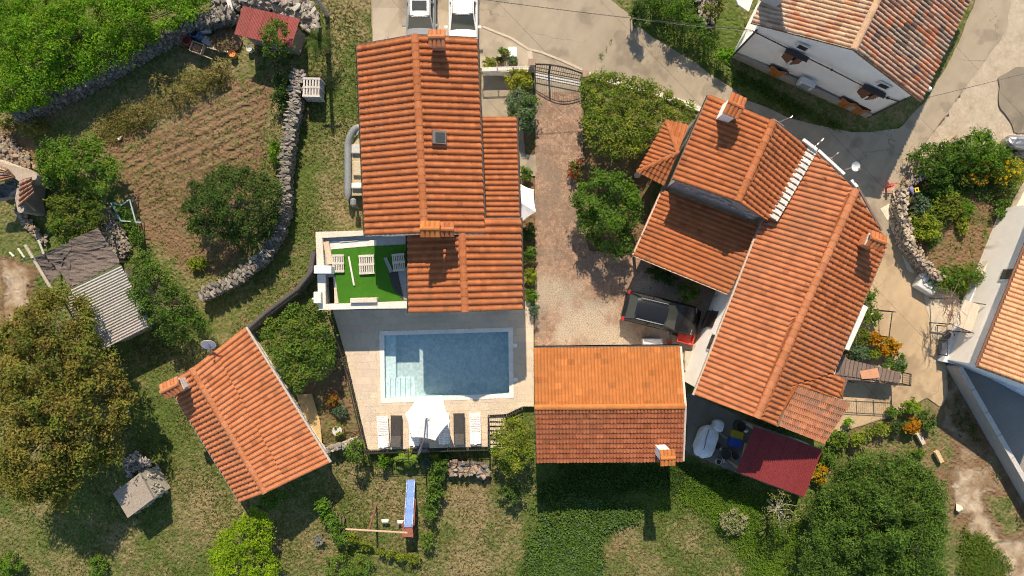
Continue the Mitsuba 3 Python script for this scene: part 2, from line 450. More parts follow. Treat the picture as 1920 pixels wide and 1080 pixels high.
kerb = [(905, 50), (960, 72), (990, 92), (1015, 98), (1050, 112), (1092, 131)]
m = MB((0.46, 0.40, 0.33))
for a, b in zip(kerb, kerb[1:]):
    m.bar(P(*a, 0.01), P(*b, 0.01), 0.14, 0.05)
m.bar(P(993, 95, 0.008), P(997, 131, 0.008), 0.30, 0.03)
put('kerb', m, 'matte', label='pale concrete edging strip between road and parking bay', kind='structure')
m = MB((0.62, 0.58, 0.5))
for a, b in zip([(1096, 138), (1150, 154), (1225, 174), (1300, 200)], [(1150, 154), (1225, 174), (1300, 200), (1326, 212)]):
    m.bar(P(*a, 0.04), P(*b, 0.04), 0.3, 0.22)
put('garden_kerb', m, 'matte', label='low pale wall edging the vine garden along the road', cat='low wall')
m = MB((0.66, 0.60, 0.50))
lane = [(1650, 392), (1690, 368), (1684, 420), (1692, 470), (1716, 515), (1700, 505), (1680, 450), (1668, 420)]
m.sheet(rough_edge(XY(lane), 0.1, 0.3, 4), 0.02)
put('lane_edge', m, 'matte', label='light new concrete strip along the foot of the curved garden wall', kind='structure')
drive = rough_edge(sg.Polygon(XY([(1003, 172), (1092, 172), (1093, 300), (1082, 330), (1088, 400), (1105, 470), (1195, 480), (1370, 560), (1300, 690), (1003, 690)], 0.01)), 0.05, 0.4, 3)
put('driveway', MB().prism(drive, -0.2, 0.012), 'pavers', label='reddish cobbled driveway between the two main houses', kind='structure')
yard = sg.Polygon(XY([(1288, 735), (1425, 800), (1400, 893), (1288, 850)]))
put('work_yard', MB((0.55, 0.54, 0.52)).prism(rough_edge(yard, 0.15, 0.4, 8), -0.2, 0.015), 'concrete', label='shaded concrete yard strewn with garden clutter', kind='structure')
court = sg.Polygon(XY([(1782, 690), (1960, 700), (1960, 960), (1900, 880)]))
put('courtyard', MB().prism(court, -0.2, 0.01), 'asphalt', label='dark paved courtyard behind the long white wall', kind='structure')
lot = rough_edge(sg.Polygon(XY([(1875, 150), (1905, 130), (2000, 120), (2000, 245), (1900, 250), (1880, 200)])), 0.4, 0.3, 13)
put('gravel_patch', MB((0.72, 1.0, 1)).sheet(lot, 0.01), 'concrete', label='grey broken asphalt patch at the right edge of the gravel', kind='structure')
flat = sg.Polygon(XY([(1960, 300), (1920, 363), (1833, 530), (1768, 678), (1832, 692), (1960, 760)], 0.6))
put('terrace', MB((0.58, 0.62, 0.70)).prism(flat, -0.2, 0.6), 'matte', label='smooth pale grey terrace slab beside the right hand house', kind='structure')
m = MB((0.62, 0.54, 0.44))
for a, b in zip([(1925, 350), (1880, 440), (1833, 528)], [(1880, 440), (1833, 528), (1838, 545)]):
    m.bar(P(*a, 0.45), P(*b, 0.45), 0.35, 0.5)
put('terrace_kerb', m, 'matte', label='tan rendered edge between vegetable garden and grey terrace', cat='kerb')
side = sg.Polygon(XY([(1722, 505), (1760, 520), (1800, 560), (1795, 660), (1768, 676), (1745, 610)]))
put('side_yard', MB((1.55, 1.0, 1)).sheet(rough_edge(side, 0.15, 0.3, 6), 0.008), 'concrete', label='white concrete yard beside the water tank', kind='structure')
path = sg.Polygon(XY([(556, 740), (585, 738), (600, 790), (606, 850), (590, 850)]))
put('path', MB((0.50, 0.36, 0.18)).sheet(path, 0.02), 'matte', label='sandy yellow path along the small house', kind='structure')
foot = sg.Polygon(XY([(903, 140), (972, 140), (985, 290), (1004, 290), (1004, 330), (968, 330), (950, 222), (903, 222)]))
put('front_yard', MB((1.0, 1.0, 1.0)).prism(foot, -0.2, 0.014), 'concrete', label='pale concrete front yard behind the railing', kind='structure')

# pool deck and swimming pool
POOL = XY([(720, 629), (953, 622), (955, 738), (722, 747)], 0.4)
COPE = XY([(711, 621), (962, 614), (963, 746), (714, 756)], 0.4)
pool_poly, cope_poly = sg.Polygon(POOL), sg.Polygon(COPE)
put('pool_deck', MB((0.42, 0.36, 0.29)).prism(DECK.difference(cope_poly.buffer(-0.02)), -0.9, 0.385), 'matte', label='sand coloured tiled deck around the swimming pool', kind='structure')
n, rest, ex = 0, MB(), (POOL[1] - POOL[0]) / np.linalg.norm(POOL[1] - POOL[0])
ey = np.array([-ex[1], ex[0]])
inner = DECK.difference(cope_poly.buffer(0.01))
for iy in range(-14, 30):
    for ix in range(-8, 18):
        o = POOL[3] + ex * (ix * 0.9 + (0.45 if iy % 2 else 0)) + ey * (iy * 0.45)
        q = sg.Polygon([o, o + ex * 0.892, o + ex * 0.892 + ey * 0.442, o + ey * 0.442]).intersection(inner)
        for g in getattr(q, 'geoms', [q]):
            if g.geom_type != 'Polygon' or g.area < 0.01:
                continue
            t = MB(jit((0.56, 0.475, 0.375), 0.06)).prism(g, 0.38, 0.4 + RNG.uniform(-0.002, 0.002))
            n += 1
            if n <= 300:
                put('deck_tile', t, 'matte', 'pool_deck')
            else:
                rest.raw(*t.arrays())
if rest.n:
    put('deck_tiles', rest, 'matte', 'pool_deck', kind='stuff')

pool = thing('swimming_pool', 'rectangular blue mosaic swimming pool with white coping, half in shade', 'swimming pool')
FLOOR, WATER = -0.42, 0.30
m = MB((1, 1, 1)).prism(pool_poly.buffer(0.25), FLOOR - 0.2, FLOOR)
m.prism(pool_poly.buffer(0.28, join_style=2).difference(pool_poly), FLOOR, 0.37)
put('basin', m, 'mosaic', pool)
lerp = lambda a, b, t: a + (b - a) * t


def pool_rect(s0, s1, t0, t1):
    f = lambda s, t: lerp(lerp(POOL[0], POOL[1], s), lerp(POOL[3], POOL[2], s), t)
    return sg.Polygon([f(s0, t0), f(s1, t0), f(s1, t1), f(s0, t1)])


put('ledge', MB((1.25, 1.18, 1.12)).prism(pool_rect(0.001, 0.082, 0.001, 0.70), FLOOR, 0.02), 'mosaic', pool)
for k in range(6):
    put('step', MB((1.3, 1.2, 1.14)).prism(pool_rect(0.001 + 0.038 * k, 0.037 + 0.038 * k, 0.70, 0.999), FLOOR, 0.10 - 0.085 * k), 'mosaic', pool)
put('water', MB((1, 1, 1)).sheet(pool_poly.buffer(0.01, join_style=2), WATER), 'water', pool)
cp = put('coping', MB((0.5, 0.5, 0.48)).prism(cope_poly.difference(pool_poly.buffer(0.01, join_style=2)), 0.25, 0.395), 'matte', pool)
for k in range(4):
    a, b, c, d = COPE[k], COPE[(k + 1) % 4], POOL[(k + 1) % 4], POOL[k]
    L = np.linalg.norm(b - a)
    nn = int(L / 0.55)
    for i in range(nn):
        s0, s1 = (i + 0.006) / nn, (i + 0.994) / nn
        put('coping_stone', MB(jit((0.74, 0.72, 0.68), 0.03)).prism([lerp(a, b, s0), lerp(a, b, s1), lerp(d, c, s1), lerp(d, c, s0)], 0.39, 0.425), 'matte', cp)
for px, py, w in ((966, 648, 'upper'), (967, 712, 'lower')):
    k = thing('skimmer_cover', f'small white square skimmer lid in the deck east of the pool, {w} of the two', 'lid', 'skimmer lids')
    put('lid', MB((0.72, 0.7, 0.66)).box(P(px, py, 0.41), (0.22, 0.22, 0.03), col=(0.78, 0.77, 0.74), bev=0.01), 'satin', k)
    put('rim', MB((0.55, 0.53, 0.5)).box(P(px, py, 0.40), (0.27, 0.27, 0.02)), 'matte', k)
# ================= tiled roofs and houses
CAM = np.array([0, 0, H])
TILES = {}                    # house key -> list of (distance to the camera, roof key, v, f, c)
ROLL = np.array([[0, 0], [.30, 0], [.34, .15], [.46, .27], [.64, .32], [.82, .27], [.96, .15], [1.0, 0]])
FLATROLL = np.array([[0, -.03], [.10, .12], [.22, .18], [.38, .10], [.5, -.03], [.60, .12], [.72, .18], [.88, .10], [1.0, -.03]])
COPPO = np.array([[0, -.02], [.14, -.06], [.27, 0.02], [.34, .19], [.5, .30], [.66, .34], [.84, .25], [.97, .08], [1.0, 0]])


def roof_tiles(house, roof, R0, R1, E0, E1, pitch, course, prof, palette, seed, mode='b', poly=None, lift=0.048, rough=0.018, over=0.06, white=0.0):
    """Courses of tiles from the ridge R0-R1 down to the eave E0-E1 ('b': the quad itself; 'c': the plane of the quad, kept inside poly)."""
    rng = np.random.default_rng(seed)
    R0, R1, E0, E1 = (np.array(p, float) for p in (R0, R1, E0, E1))
    nrm = np.cross(R1 - R0, E0 - R0)
    nrm /= np.linalg.norm(nrm)
    if nrm[2] < 0:
        nrm = -nrm
    if mode == 'b':
        Lu = (np.linalg.norm(R1 - R0) + np.linalg.norm(E1 - E0)) / 2
        Lv = (np.linalg.norm(E0 - R0) + np.linalg.norm(E1 - R1)) / 2
        nu, nv = max(1, round(Lu / pitch)), max(1, round(Lv / course))
        iu, iv = (a.ravel() for a in np.meshgrid(np.arange(nu), np.arange(nv), indexing='ij'))
        p_, c_ = Lu / nu, Lv / nv
    else:
        eu = (E1 - E0) / np.linalg.norm(E1 - E0)
        ev = np.cross(nrm, eu)
        if ev @ (E0 - R0) < 0:
            ev = -ev
        pu = np.array([[(np.array(q) - E0) @ eu, (np.array(q) - E0) @ ev] for q in poly])
        u0, u1, v0, v1 = pu[:, 0].min(), pu[:, 0].max(), pu[:, 1].min(), pu[:, 1].max()
        nu, nv = round((u1 - u0) / pitch), round((v1 - v0) / course)
        p_, c_ = (u1 - u0) / nu, (v1 - v0) / nv
        iu, iv = (a.ravel() for a in np.meshgrid(np.arange(nu), np.arange(nv), indexing='ij'))

        def bounds(v):
            lo, hi = np.full(v.shape, 1e9), np.full(v.shape, -1e9)
            for a, b in zip(pu, np.roll(pu, -1, 0)):
                if abs(a[1] - b[1]) < 1e-9:
                    continue
                t = (v - a[1]) / (b[1] - a[1])
                ok = (t >= -1e-6) & (t <= 1 + 1e-6)
                u = a[0] + (b[0] - a[0]) * t
                lo, hi = np.where(ok, np.minimum(lo, u), lo), np.where(ok, np.maximum(hi, u), hi)
            return lo, hi
        cu, cv = u0 + (iu + 0.5) * p_, v0 + (iv + 0.5) * c_
        lo, hi = bounds(cv)
        ok = (hi - lo > p_ * 0.3) & (cu > lo - p_ * 0.4) & (cu < hi + p_ * 0.4)
        iu, iv = iu[ok], iv[ok]
    n = len(prof)
    a = np.tile(prof[:, 0], 3)
    b = np.repeat([-over / c_, 1.0, 1.0], n)
    hh = np.concatenate([prof[:, 1] * p_, prof[:, 1] * p_ + lift, prof[:, 1] * p_ + lift - 0.05])
    N = len(iu)
    au = iu[:, None] + a[None] + (rng.uniform(-1, 1, (N, 1)) * rough * 0.5)
    bv = iv[:, None] + b[None] + (rng.uniform(-1, 1, (N, 1)) * rough)
    h = hh[None] + rng.uniform(-0.3, 1, (N, 1)) * rough * 0.10 + (b[None] - 0.5) * rng.uniform(-1, 1, (N, 1)) * rough * 0.05
    if mode == 'b':
        s, t = (au / nu)[..., None], np.clip(bv / nv, -0.02, 1.02)[..., None]
        pos = (R0 * (1 - s) + R1 * s) * (1 - t) + (E0 * (1 - s) + E1 * s) * t
    else:
        u, v = u0 + au * p_, np.clip(v0 + bv * c_, v0, v1)
        lo, hi = bounds(v)
        u = np.clip(u, lo, hi)
        pos = E0 + u[..., None] * eu + v[..., None] * ev
    pos = pos + h[..., None] * nrm
    k = np.arange(n - 1)
    f = np.vstack([np.column_stack([k + r * n, k + 1 + r * n, k + 1 + (r + 1) * n, k + (r + 1) * n]) for r in (0, 1)])
    f = np.vstack([f[:, [0, 1, 2]], f[:, [0, 2, 3]]])
    pal = np.array(palette, float)
    w = nfbm(np.stack([iu * 0.11, iv * 0.15, iu * 0 + seed], -1), 3, seed % 97)
    pick = np.clip(((w - 0.5) * (0.7 + 9 * rough) + 0.5 + rng.uniform(-0.2, 0.2, N)) * len(pal), 0, len(pal) - 1).astype(int)
    base = pal[pick] * rng.uniform(0.95, 1.05, (N, 1))
    odd = rng.uniform(0, 1, (N, 1))
    base = base * np.where(odd < 0.05, 0.78, np.where(odd > 0.96, 1.16, 1.0))
    grime = np.clip(nfbm(np.stack([iu * 0.07 + 5, iv * 0.22, iu * 0 + seed * 1.7], -1), 4, seed % 89) - 0.52, 0, 1)[:, None] * 1.3
    base = base * (1 - grime) + np.array([0.16, 0.11, 0.075]) * grime
    col = np.repeat(base[:, None], 3 * n, 1) * (1 + 0.12 * (nnoise(pos * 3.1, 5)[..., None] - 0.5))
    if white:      # lichen along the crowns of old tiles
        cr = np.clip((np.tile(prof[:, 1], 3) - 0.2) / 0.14, 0, 1)[None, :, None] * (rng.uniform(0, 1, (N, 1, 1)) > 0.22) * white
        col = col * (1 - cr) + np.array([0.62, 0.55, 0.43]) * cr
    for i in range(N):
        TILES.setdefault(house, []).append((np.linalg.norm(pos[i].mean(0) - CAM), roof, pos[i], f, col[i]))


def flush_tiles(house, limit=300):
    """The nearest tiles become parts of their roof, one by one; the rest of each roof one part."""
    rest = {}
    for k, (d, roof, v, f, c) in enumerate(sorted(TILES[house], key=lambda t: t[0])):
        if k < limit:
            put('roof_tile', MB().raw(v, f, c), 'matte', roof)
        else:
            rest.setdefault(roof, MB()).raw(v, f, c)
    for roof, m in rest.items():
        put('roof_tiles', m, 'matte', roof, kind='stuff')


def ridge_tiles(roof, A, B, r, palette, seed, step=0.42, bed=None):
    rng = np.random.default_rng(seed)
    A, B = np.array(A, float), np.array(B, float)
    L = np.linalg.norm(B - A)
    n = max(1, round(L / step))
    d = (B - A) / L
    s = np.cross([0, 0, 1.0], d)
    s /= np.linalg.norm(s)
    up = np.cross(d, s)
    g = np.linspace(-0.08, 1.08, 8) * np.pi
    for i in range(n):
        a, b = A + d * (i * L / n - 0.03), A + d * ((i + 1) * L / n)
        rr = (r * rng.uniform(0.97, 1.03), r * 1.12)
        rows = [q + (np.cos(g)[:, None] * s + np.sin(g)[:, None] * up * 0.8) * x for q, x in ((a, rr[0]), (b, rr[1]), (b, rr[1] - 0.03))]
        k = np.arange(7)
        f = np.vstack([np.column_stack([k + o, k + 1 + o, k + 9 + o, k + 8 + o]) for o in (0, 8)])
        put('ridge_tile', MB(jit(palette[rng.integers(len(palette))], 0.08, rng)).raw(np.vstack(rows), f), 'matte', roof)
    if bed is not None:
        put('ridge_mortar', MB(bed).bar(A - [0, 0, 0.02], B - [0, 0, 0.02], r * 2.1, 0.10), 'matte', roof)


def inset(pts, d):
    g = sg.Polygon(np.array(pts)[:, :2]).buffer(-d, join_style=2)
    return np.array(g.exterior.coords)[:-1]


def wall_ring(m, foot, tops, z0=-0.1, col=None):
    """Walls under a roof: foot = xy ring, tops = height at each corner."""
    k = len(foot)
    for i in range(k):
        j = (i + 1) % k
        a, b = foot[i], foot[j]
        m.raw([[a[0], a[1], z0], [b[0], b[1], z0], [b[0], b[1], tops[j]], [a[0], a[1], tops[i]]], [[0, 1, 2, 3]], col)
    return m


def gable_house(roof_pts, d_eave=0.35, d_gable=0.15, drop=0.10):
    """xy ring and tops of the walls under a gable roof given as (E0, R0, E1, E2, R1, E3): two gable ends."""
    E0, R0, E1, E2, R1, E3 = (np.array(p, float) for p in roof_pts)
    ax = (R1 - R0) / np.linalg.norm(R1 - R0)

    def side(E, R, s):
        w = np.linalg.norm((E - R)[:2])
        p = E + (R - E) * (d_eave / w) + ax * s * d_gable
        return p
    pts = [side(E0, R0, 1), R0 + ax * d_gable, side(E1, R0, 1), side(E2, R1, -1), R1 - ax * d_gable, side(E3, R1, -1)]
    return [p[:2] for p in pts], [p[2] - drop for p in pts]


def gutter(parent, a, b, col=(0.09, 0.07, 0.06), r=0.075):
    """Half-round gutter along an eave."""
    a, b = np.array(a, float), np.array(b, float)
    d = (b - a) / np.linalg.norm(b - a)
    s = np.cross([0, 0, 1.0], d)
    s /= np.linalg.norm(s)
    g = np.linspace(np.pi, 2 * np.pi, 7)
    m = MB(col)
    o = [q + (np.cos(g)[:, None] * s + np.sin(g)[:, None] * np.array([0, 0, 1.0])) * rr for q in (a, b) for rr in (r, r - 0.012)]
    k = np.arange(6)
    for x, y in ((0, 2), (1, 3), (0, 1), (2, 3)):
        m.raw(np.vstack([o[x], o[y]]), np.column_stack([k, k + 1, k + 8, k + 7]))
    put('gutter', m, 'satin', parent)


TERRA = [(0.327, 0.11, 0.042), (0.34, 0.118, 0.046), (0.354, 0.126, 0.051), (0.331, 0.113, 0.044), (0.368, 0.136, 0.058)]
DULL = [(0.375, 0.139, 0.062), (0.394, 0.151, 0.069), (0.408, 0.161, 0.076), (0.385, 0.144, 0.065), (0.423, 0.172, 0.084)]
ORANGE = [(0.396, 0.145, 0.043), (0.413, 0.157, 0.048), (0.43, 0.165, 0.052), (0.404, 0.15, 0.045)]
BROWNRED = [(0.31, 0.105, 0.050), (0.345, 0.118, 0.056), (0.365, 0.128, 0.061), (0.325, 0.110, 0.052), (0.38, 0.138, 0.067)]
OLD = [(0.26, 0.125, 0.075), (0.33, 0.16, 0.10), (0.24, 0.14, 0.10), (0.36, 0.19, 0.125), (0.44, 0.17, 0.085), (0.17, 0.12, 0.095), (0.31, 0.20, 0.14)]
OLDPALE = [(0.40, 0.24, 0.15), (0.46, 0.30, 0.19), (0.50, 0.33, 0.21), (0.42, 0.20, 0.11), (0.36, 0.22, 0.15), (0.48, 0.34, 0.24)]


def on_plane(px, py, a, b, c):
    """The point of the plane through a, b and c that the photo pixel sees."""
    n = np.cross(np.array(b) - a, np.array(c) - a)
    d = P(px, py, 0) - CAM
    return CAM + d * ((n @ (np.array(a) - CAM)) / (n @ d))


def deck_slab(roof, *quads):
    m = MB((0.20, 0.13, 0.09))
    for q in quads:
        m.slab([np.array(p, float) - [0, 0, 0.03] for p in q], 0.09)
    key = key_for(roof)
    v, f, c = m.arrays()
    scene[key] = shape(v, f, c, 'matte')
    return key


def chimney(parent, base, size, h, rz, wall_col, cap='tiles', cap_pal=TERRA, cap_h=0.30, bs='matte', roll=True, seed=1, crown=0.12):
    """Stack with an open brick crown and a small gabled tile cap."""
    rng = np.random.default_rng(seed)
    ca, sa = math.cos(rz), math.sin(rz)
    R = np.array([[ca, -sa, 0], [sa, ca, 0], [0, 0, 1]])
    base = np.array(base, float)
    w, d = size
    k = put('chimney', MB(wall_col).box(base + [0, 0, h / 2], (w, d, h), rz=rz), bs, parent)
    put('chimney_collar', MB(jit((0.5, 0.46, 0.42))).box(base + [0, 0, h - 0.02], (w + 0.12, d + 0.12, 0.08), rz=rz), 'matte', k)
    for sx in (-1, 1):
        for sy in (-1, 1):
            put('chimney_post', MB(jit(cap_pal[0])).box(base + R @ np.array([sx * (w / 2 - 0.07), sy * (d / 2 - 0.07), h + 0.11]), (0.13, 0.13, 0.2), rz=rz), 'matte', k)
    top = h + 0.2
    L = w + 0.24
    nt = max(3, round(L / 0.22))
    g = np.linspace(0, np.pi, 6)
    for s in (-1, 1):
        for i in range(nt):
            x = -L / 2 + (i + 0.5) * L / nt
            rows = []
            for y, z in ((0.0, top + cap_h), (s * (d / 2 + 0.16), top + 0.06)):
                rows.append(np.stack([x + np.cos(g) * L / nt * 0.52, np.full(6, y), z + np.sin(g) * L / nt * 0.42], 1))
            v = np.vstack(rows + [rows[0] - [0, 0, 0.05], rows[1] - [0, 0, 0.05]])
            q = np.arange(5)
            f = np.vstack([np.column_stack([q, q + 1, q + 7, q + 6]), np.column_stack([q + 12, q + 13, q + 19, q + 18]), np.column_stack([q + 6, q + 7, q + 19, q + 18])])
            put('cap_tile', MB(jit(cap_pal[rng.integers(len(cap_pal))], 0.1, rng)).raw(v @ R.T + base, f), 'matte', k)
    if roll:
        v = MB()
        v.tube([base + R @ np.array([-L / 2, 0, top + cap_h + 0.02]), base + R @ np.array([L / 2, 0, top + cap_h + 0.02])], 0.10, 8, jit(cap_pal[-1]))
        put('cap_ridge', v, 'matte', k)
    return k


def on_wall(px, py, A, B):
    """The point of the vertical plane through A and B (xy) that the photo pixel sees."""
    A, B = np.array(A[:2]), np.array(B[:2])
    d = np.array([(px - 960) / F, (540 - py) / F])
    n = np.array([-(B - A)[1], (B - A)[0]])
    t = (n @ A) / (n @ d)
    return np.array([d[0] * t, d[1] * t, H - t])


# ---------------- the main house by the pool
hm = thing('main_house', 'long orange tiled house between lawn and driveway, with turf roof terrace beside the pool', 'house')
a_e0, a_r0, a_e1 = P(671, 85, 5.5), P(778, 66, 6.7), P(893, 72, 5.5)
a_e3, a_r1, a_e2 = P(686, 441, 5.5), P(796, 437, 6.7), P(908, 438, 5.5)
r1 = deck_slab(hm + '__roof', [a_e0, a_r0, a_r1, a_e3], [a_r0, a_e1, a_e2, a_r1])
roof_tiles(hm, r1, a_r0, a_r1, a_e0, a_e3, 0.345, 0.30, ROLL, TERRA, 11)
roof_tiles(hm, r1, a_r0, a_r1, a_e1, a_e2, 0.345, 0.30, ROLL, TERRA, 12)
ridge_tiles(r1, a_r0, a_r1, 0.19, TERRA[2:], 13)
gutter(r1, a_e0 + [-.07, 0, -.05], a_e3 + [-.07, 0, -.05])
gutter(r1, a_e1 + [.07, 0, -.05], P(907, 408, 5.45) + [.07, 0, 0])
b_r0, b_r1, b_el0, b_el1, b_er0, b_er1 = P(866, 437, 5.9), P(872, 585, 5.9), P(765, 441, 4.75), P(768, 587, 4.75), P(976, 438, 4.75), P(979, 581, 4.75)
r2 = deck_slab(hm + '__roof', [b_el0, b_r0, b_r1, b_el1], [b_r0, b_er0, b_er1, b_r1], [P(909, 409, 5.44), P(975, 409, 4.75), b_er0, P(909, 438, 5.44)])
roof_tiles(hm, r2, b_r0, b_r1, b_el0, b_el1, 0.345, 0.30, ROLL, TERRA, 14)
roof_tiles(hm, r2, b_r0, b_r1, b_er0, b_er1, 0.345, 0.30, ROLL, TERRA, 15)
roof_tiles(hm, r2, P(909, 409, 5.45), P(909, 437.5, 5.45), P(975, 409, 4.75), P(976, 437.5, 4.75), 0.345, 0.30, ROLL, TERRA, 16)
ridge_tiles(r2, b_r0, b_r1, 0.19, TERRA[2:], 17)
gutter(r2, b_el0 + [-.07, 0, -.05], b_el1 + [-.07, 0, -.05])
gutter(r2, P(975, 408, 4.7) + [.07, 0, 0], b_er1 + [.07, 0, -.05])
c_q = [P(901, 219, 5.15), P(907, 407, 5.15), P(967, 219, 4.6), P(973, 407, 4.6)]
r3 = deck_slab(hm + '__roof', [c_q[0], c_q[2], c_q[3], c_q[1]])
roof_tiles(hm, r3, c_q[0], c_q[1], c_q[2], c_q[3], 0.29, 0.30, ROLL, TERRA[1:], 18)
gutter(r3, c_q[2] + [.07, 0, -.05], c_q[3] + [.07, 0, -.05])
flush_tiles(hm)
foot, tops = gable_house([a_e0, a_r0, a_e1, a_e2, a_r1, a_e3])
m = wall_ring(MB(), foot, tops)
f2, t2 = gable_house([b_el0, b_r0, b_er0, b_er1, b_r1, b_el1])
wall_ring(m, f2, t2)
put('wall', m, 'plaster', hm)
f3 = [c_q[0][:2] + [0, -0.2], c_q[2][:2] + [-0.35, -0.2], c_q[3][:2] + [-0.35, 0.2], c_q[1][:2] + [0, 0.2]]
put('wall', wall_ring(MB(), f3, [5.0, 4.5, 4.5, 5.0]), 'plaster', hm)
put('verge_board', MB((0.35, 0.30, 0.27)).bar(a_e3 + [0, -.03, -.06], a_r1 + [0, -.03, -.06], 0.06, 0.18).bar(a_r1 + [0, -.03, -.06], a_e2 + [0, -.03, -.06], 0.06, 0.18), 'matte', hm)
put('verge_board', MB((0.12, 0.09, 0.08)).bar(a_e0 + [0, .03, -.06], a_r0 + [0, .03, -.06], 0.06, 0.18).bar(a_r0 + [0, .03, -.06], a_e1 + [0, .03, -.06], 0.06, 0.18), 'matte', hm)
chimney(hm, P(824, 88, 6.2) * [1, 1, 0] + [0, 0, 5.9], (0.62, 0.55), 1.25, 0.02, (0.34, 0.17, 0.11), seed=3, cap_pal=DULL[2:])
chimney(hm, P(813, 434, 6.3) * [1, 1, 0] + [0, 0, 6.0], (0.75, 0.5), 1.45, 0.0, (0.42, 0.27, 0.20), seed=4, cap_pal=ORANGE[1:])
chimney(hm, P(842, 434, 6.2) * [1, 1, 0] + [0, 0, 5.8], (0.5, 0.42), 1.25, 0.0, (0.30, 0.24, 0.21), seed=5, cap_pal=TERRA[2:])
sk = P(823, 258, 6.5)
sl = math.atan2(1.2, 3.15)
R_sk = np.array([[math.cos(sl), 0, math.sin(sl)], [0, 1, 0], [-math.sin(sl), 0, math.cos(sl)]])
w_ = put('skylight', MB((0.16, 0.13, 0.12)).box(sk + [0, 0, 0.03], (0.72, 0.70, 0.26), R=R_sk), 'satin', hm)
put('pane', MB().box(sk + R_sk @ np.array([0.02, -0.02, 0.17]), (0.50, 0.50, 0.03), R=R_sk), 'glass', w_)
# window and door openings on the pool side (south) wall
for px in (818, 930):
    p = P(px, 579, 1.5)
    ww = put('window', MB((0.55, 0.53, 0.5)).box([p[0], f2[4][1] - 0.02, 1.5], (1.5, 0.10, 2.1)), 'satin', hm)
    put('pane', MB().box([p[0], f2[4][1] - 0.06, 1.5], (1.3, 0.06, 1.9)), 'glass', ww)

# roof terrace with artificial turf
OUT = sg.Polygon(XY([(593, 436), (690, 433), (764, 432), (766, 577), (598, 580)], 3.0))
INN = sg.Polygon(XY([(605, 446), (690, 441), (764, 439), (764, 565), (611, 570)], 3.0))
put('annex_wall', MB().prism(OUT.buffer(-0.03, join_style=2).difference(INN.buffer(0.25, join_style=2)), -0.1, 2.6), 'plaster', hm)
put('annex_roof', MB((0.36, 0.36, 0.36)).prism(OUT.buffer(-0.05, join_style=2).difference(sg.Polygon(XY([(611, 520), (626, 518), (629, 569), (611, 570)], 2.75))), 2.45, 2.70), 'matte', hm)
pr = put('parapet', MB((0.5, 0.46, 0.4)).prism(OUT.difference(INN), 2.6, 3.0), 'matte', hm)
for q in ([(592, 435), (690, 432), (690, 441), (604, 446)], [(592, 435), (604, 446), (608, 500), (594, 500)], [(595, 515), (610, 515), (611, 570), (598, 581)], [(598, 581), (611, 570), (687, 568), (687, 579)], [(687, 579), (687, 568), (766, 565), (766, 578)]):
    put('coping_slab', MB(jit((0.62, 0.545, 0.46) if q[0][1] < 500 else (0.66, 0.62, 0.57), 0.03)).prism(XY(q, 3.02), 3.0, 3.05), 'matte', pr)
put('turf', MB((0.038, 0.145, 0.008)).prism(XY([(621, 468), (706, 461), (764, 458), (764, 563), (636, 569), (624, 500)], 2.72), 2.70, 2.725), 'matte', hm, label='bright green artificial turf')
put('screed_strip', MB((0.62, 0.62, 0.6)).prism(XY([(607, 453), (706, 450), (706, 460), (616, 468), (607, 470)], 2.73), 2.70, 2.735), 'matte', hm)
put('stairwell_edge', MB((0.58, 0.50, 0.40)).prism(XY([(626, 520), (629, 519), (635, 568), (628, 569)], 2.72), 2.4, 2.80), 'matte', hm)
put('stairwell_floor', MB((0.08, 0.09, 0.08)).box(P(619, 545, 1.2), (0.7, 1.6, 0.1)), 'matte', hm)
put('terrace_block', MB((0.66, 0.68, 0.7)).box(P(608, 506, 3.25), (0.98, 0.46, 0.72), bev=0.03), 'matte', hm)
put('flue_cowl', MB((0.66, 0.64, 0.6)).box(P(597, 558, 3.15), (0.42, 0.66, 0.5), bev=0.03).box(P(594, 560, 3.25), (0.5, 0.08, 0.2)), 'matte', hm)
put('bench_block', MB((0.60, 0.52, 0.44)).box(P(683, 563, 3.0), (1.52, 0.28, 0.5), rz=0.02, bev=0.02), 'matte', hm)
put('turf_flap', MB((0.05, 0.05, 0.052)).prism(XY([(729, 511), (745, 508), (751, 535), (757, 562), (740, 545), (733, 530)], 2.76), 2.73, 2.77), 'matte', hm, label='dark wrinkled tarpaulin')
put('bare_strip', MB((0.30, 0.31, 0.33)).prism(XY([(746, 508), (764, 508), (764, 562), (757, 562), (750, 535)], 2.74), 2.70, 2.735), 'matte', hm)
m = MB((0.25, 0.26, 0.28))
m.bar(P(657, 580.5, 2.75), P(748, 579, 2.75), 0.05, 0.05)
for px in (660, 700, 745):
    m.bar(P(px, 577, 2.6), P(px, 581, 2.6), 0.05, 0.05)
put('handrail', m, 'metal', hm)

# ---------------- the small house lower left
hd = thing('small_house', 'small tilted orange tiled house on the lawn left of the pool', 'house')
d_r0, d_r1 = P(360, 691, 3.9), P(498, 924, 3.9)
d_w0, d_w1 = P(315, 718, 3.1), P(452, 941, 3.1)
d_e0, d_e1 = P(459, 614, 2.3), P(618, 868, 2.3)
rd = deck_slab(hd + '__roof', [d_r0, d_r1, d_w1, d_w0], [d_r0, d_r1, d_e1, d_e0])
m0, m1 = d_r0 + (d_e0 - d_r0) * 0.43, d_r1 + (d_e1 - d_r1) * 0.33
up_ = np.array([0, 0, 0.09])
roof_tiles(hd, rd, d_r0 + up_, d_r1 + up_, m0 + up_, m1 + up_, 0.30, 0.33, ROLL, DULL, 21)
roof_tiles(hd, rd, m0, m1, d_e0, d_e1, 0.30, 0.33, ROLL, DULL[::-1], 22)
roof_tiles(hd, rd, d_r0, d_r1, d_w0, d_w1, 0.30, 0.33, ROLL, DULL[:4], 23)
ridge_tiles(rd, d_r0 + [0, 0, .06], d_r1 + [0, 0, .06], 0.16, DULL[2:], 24)
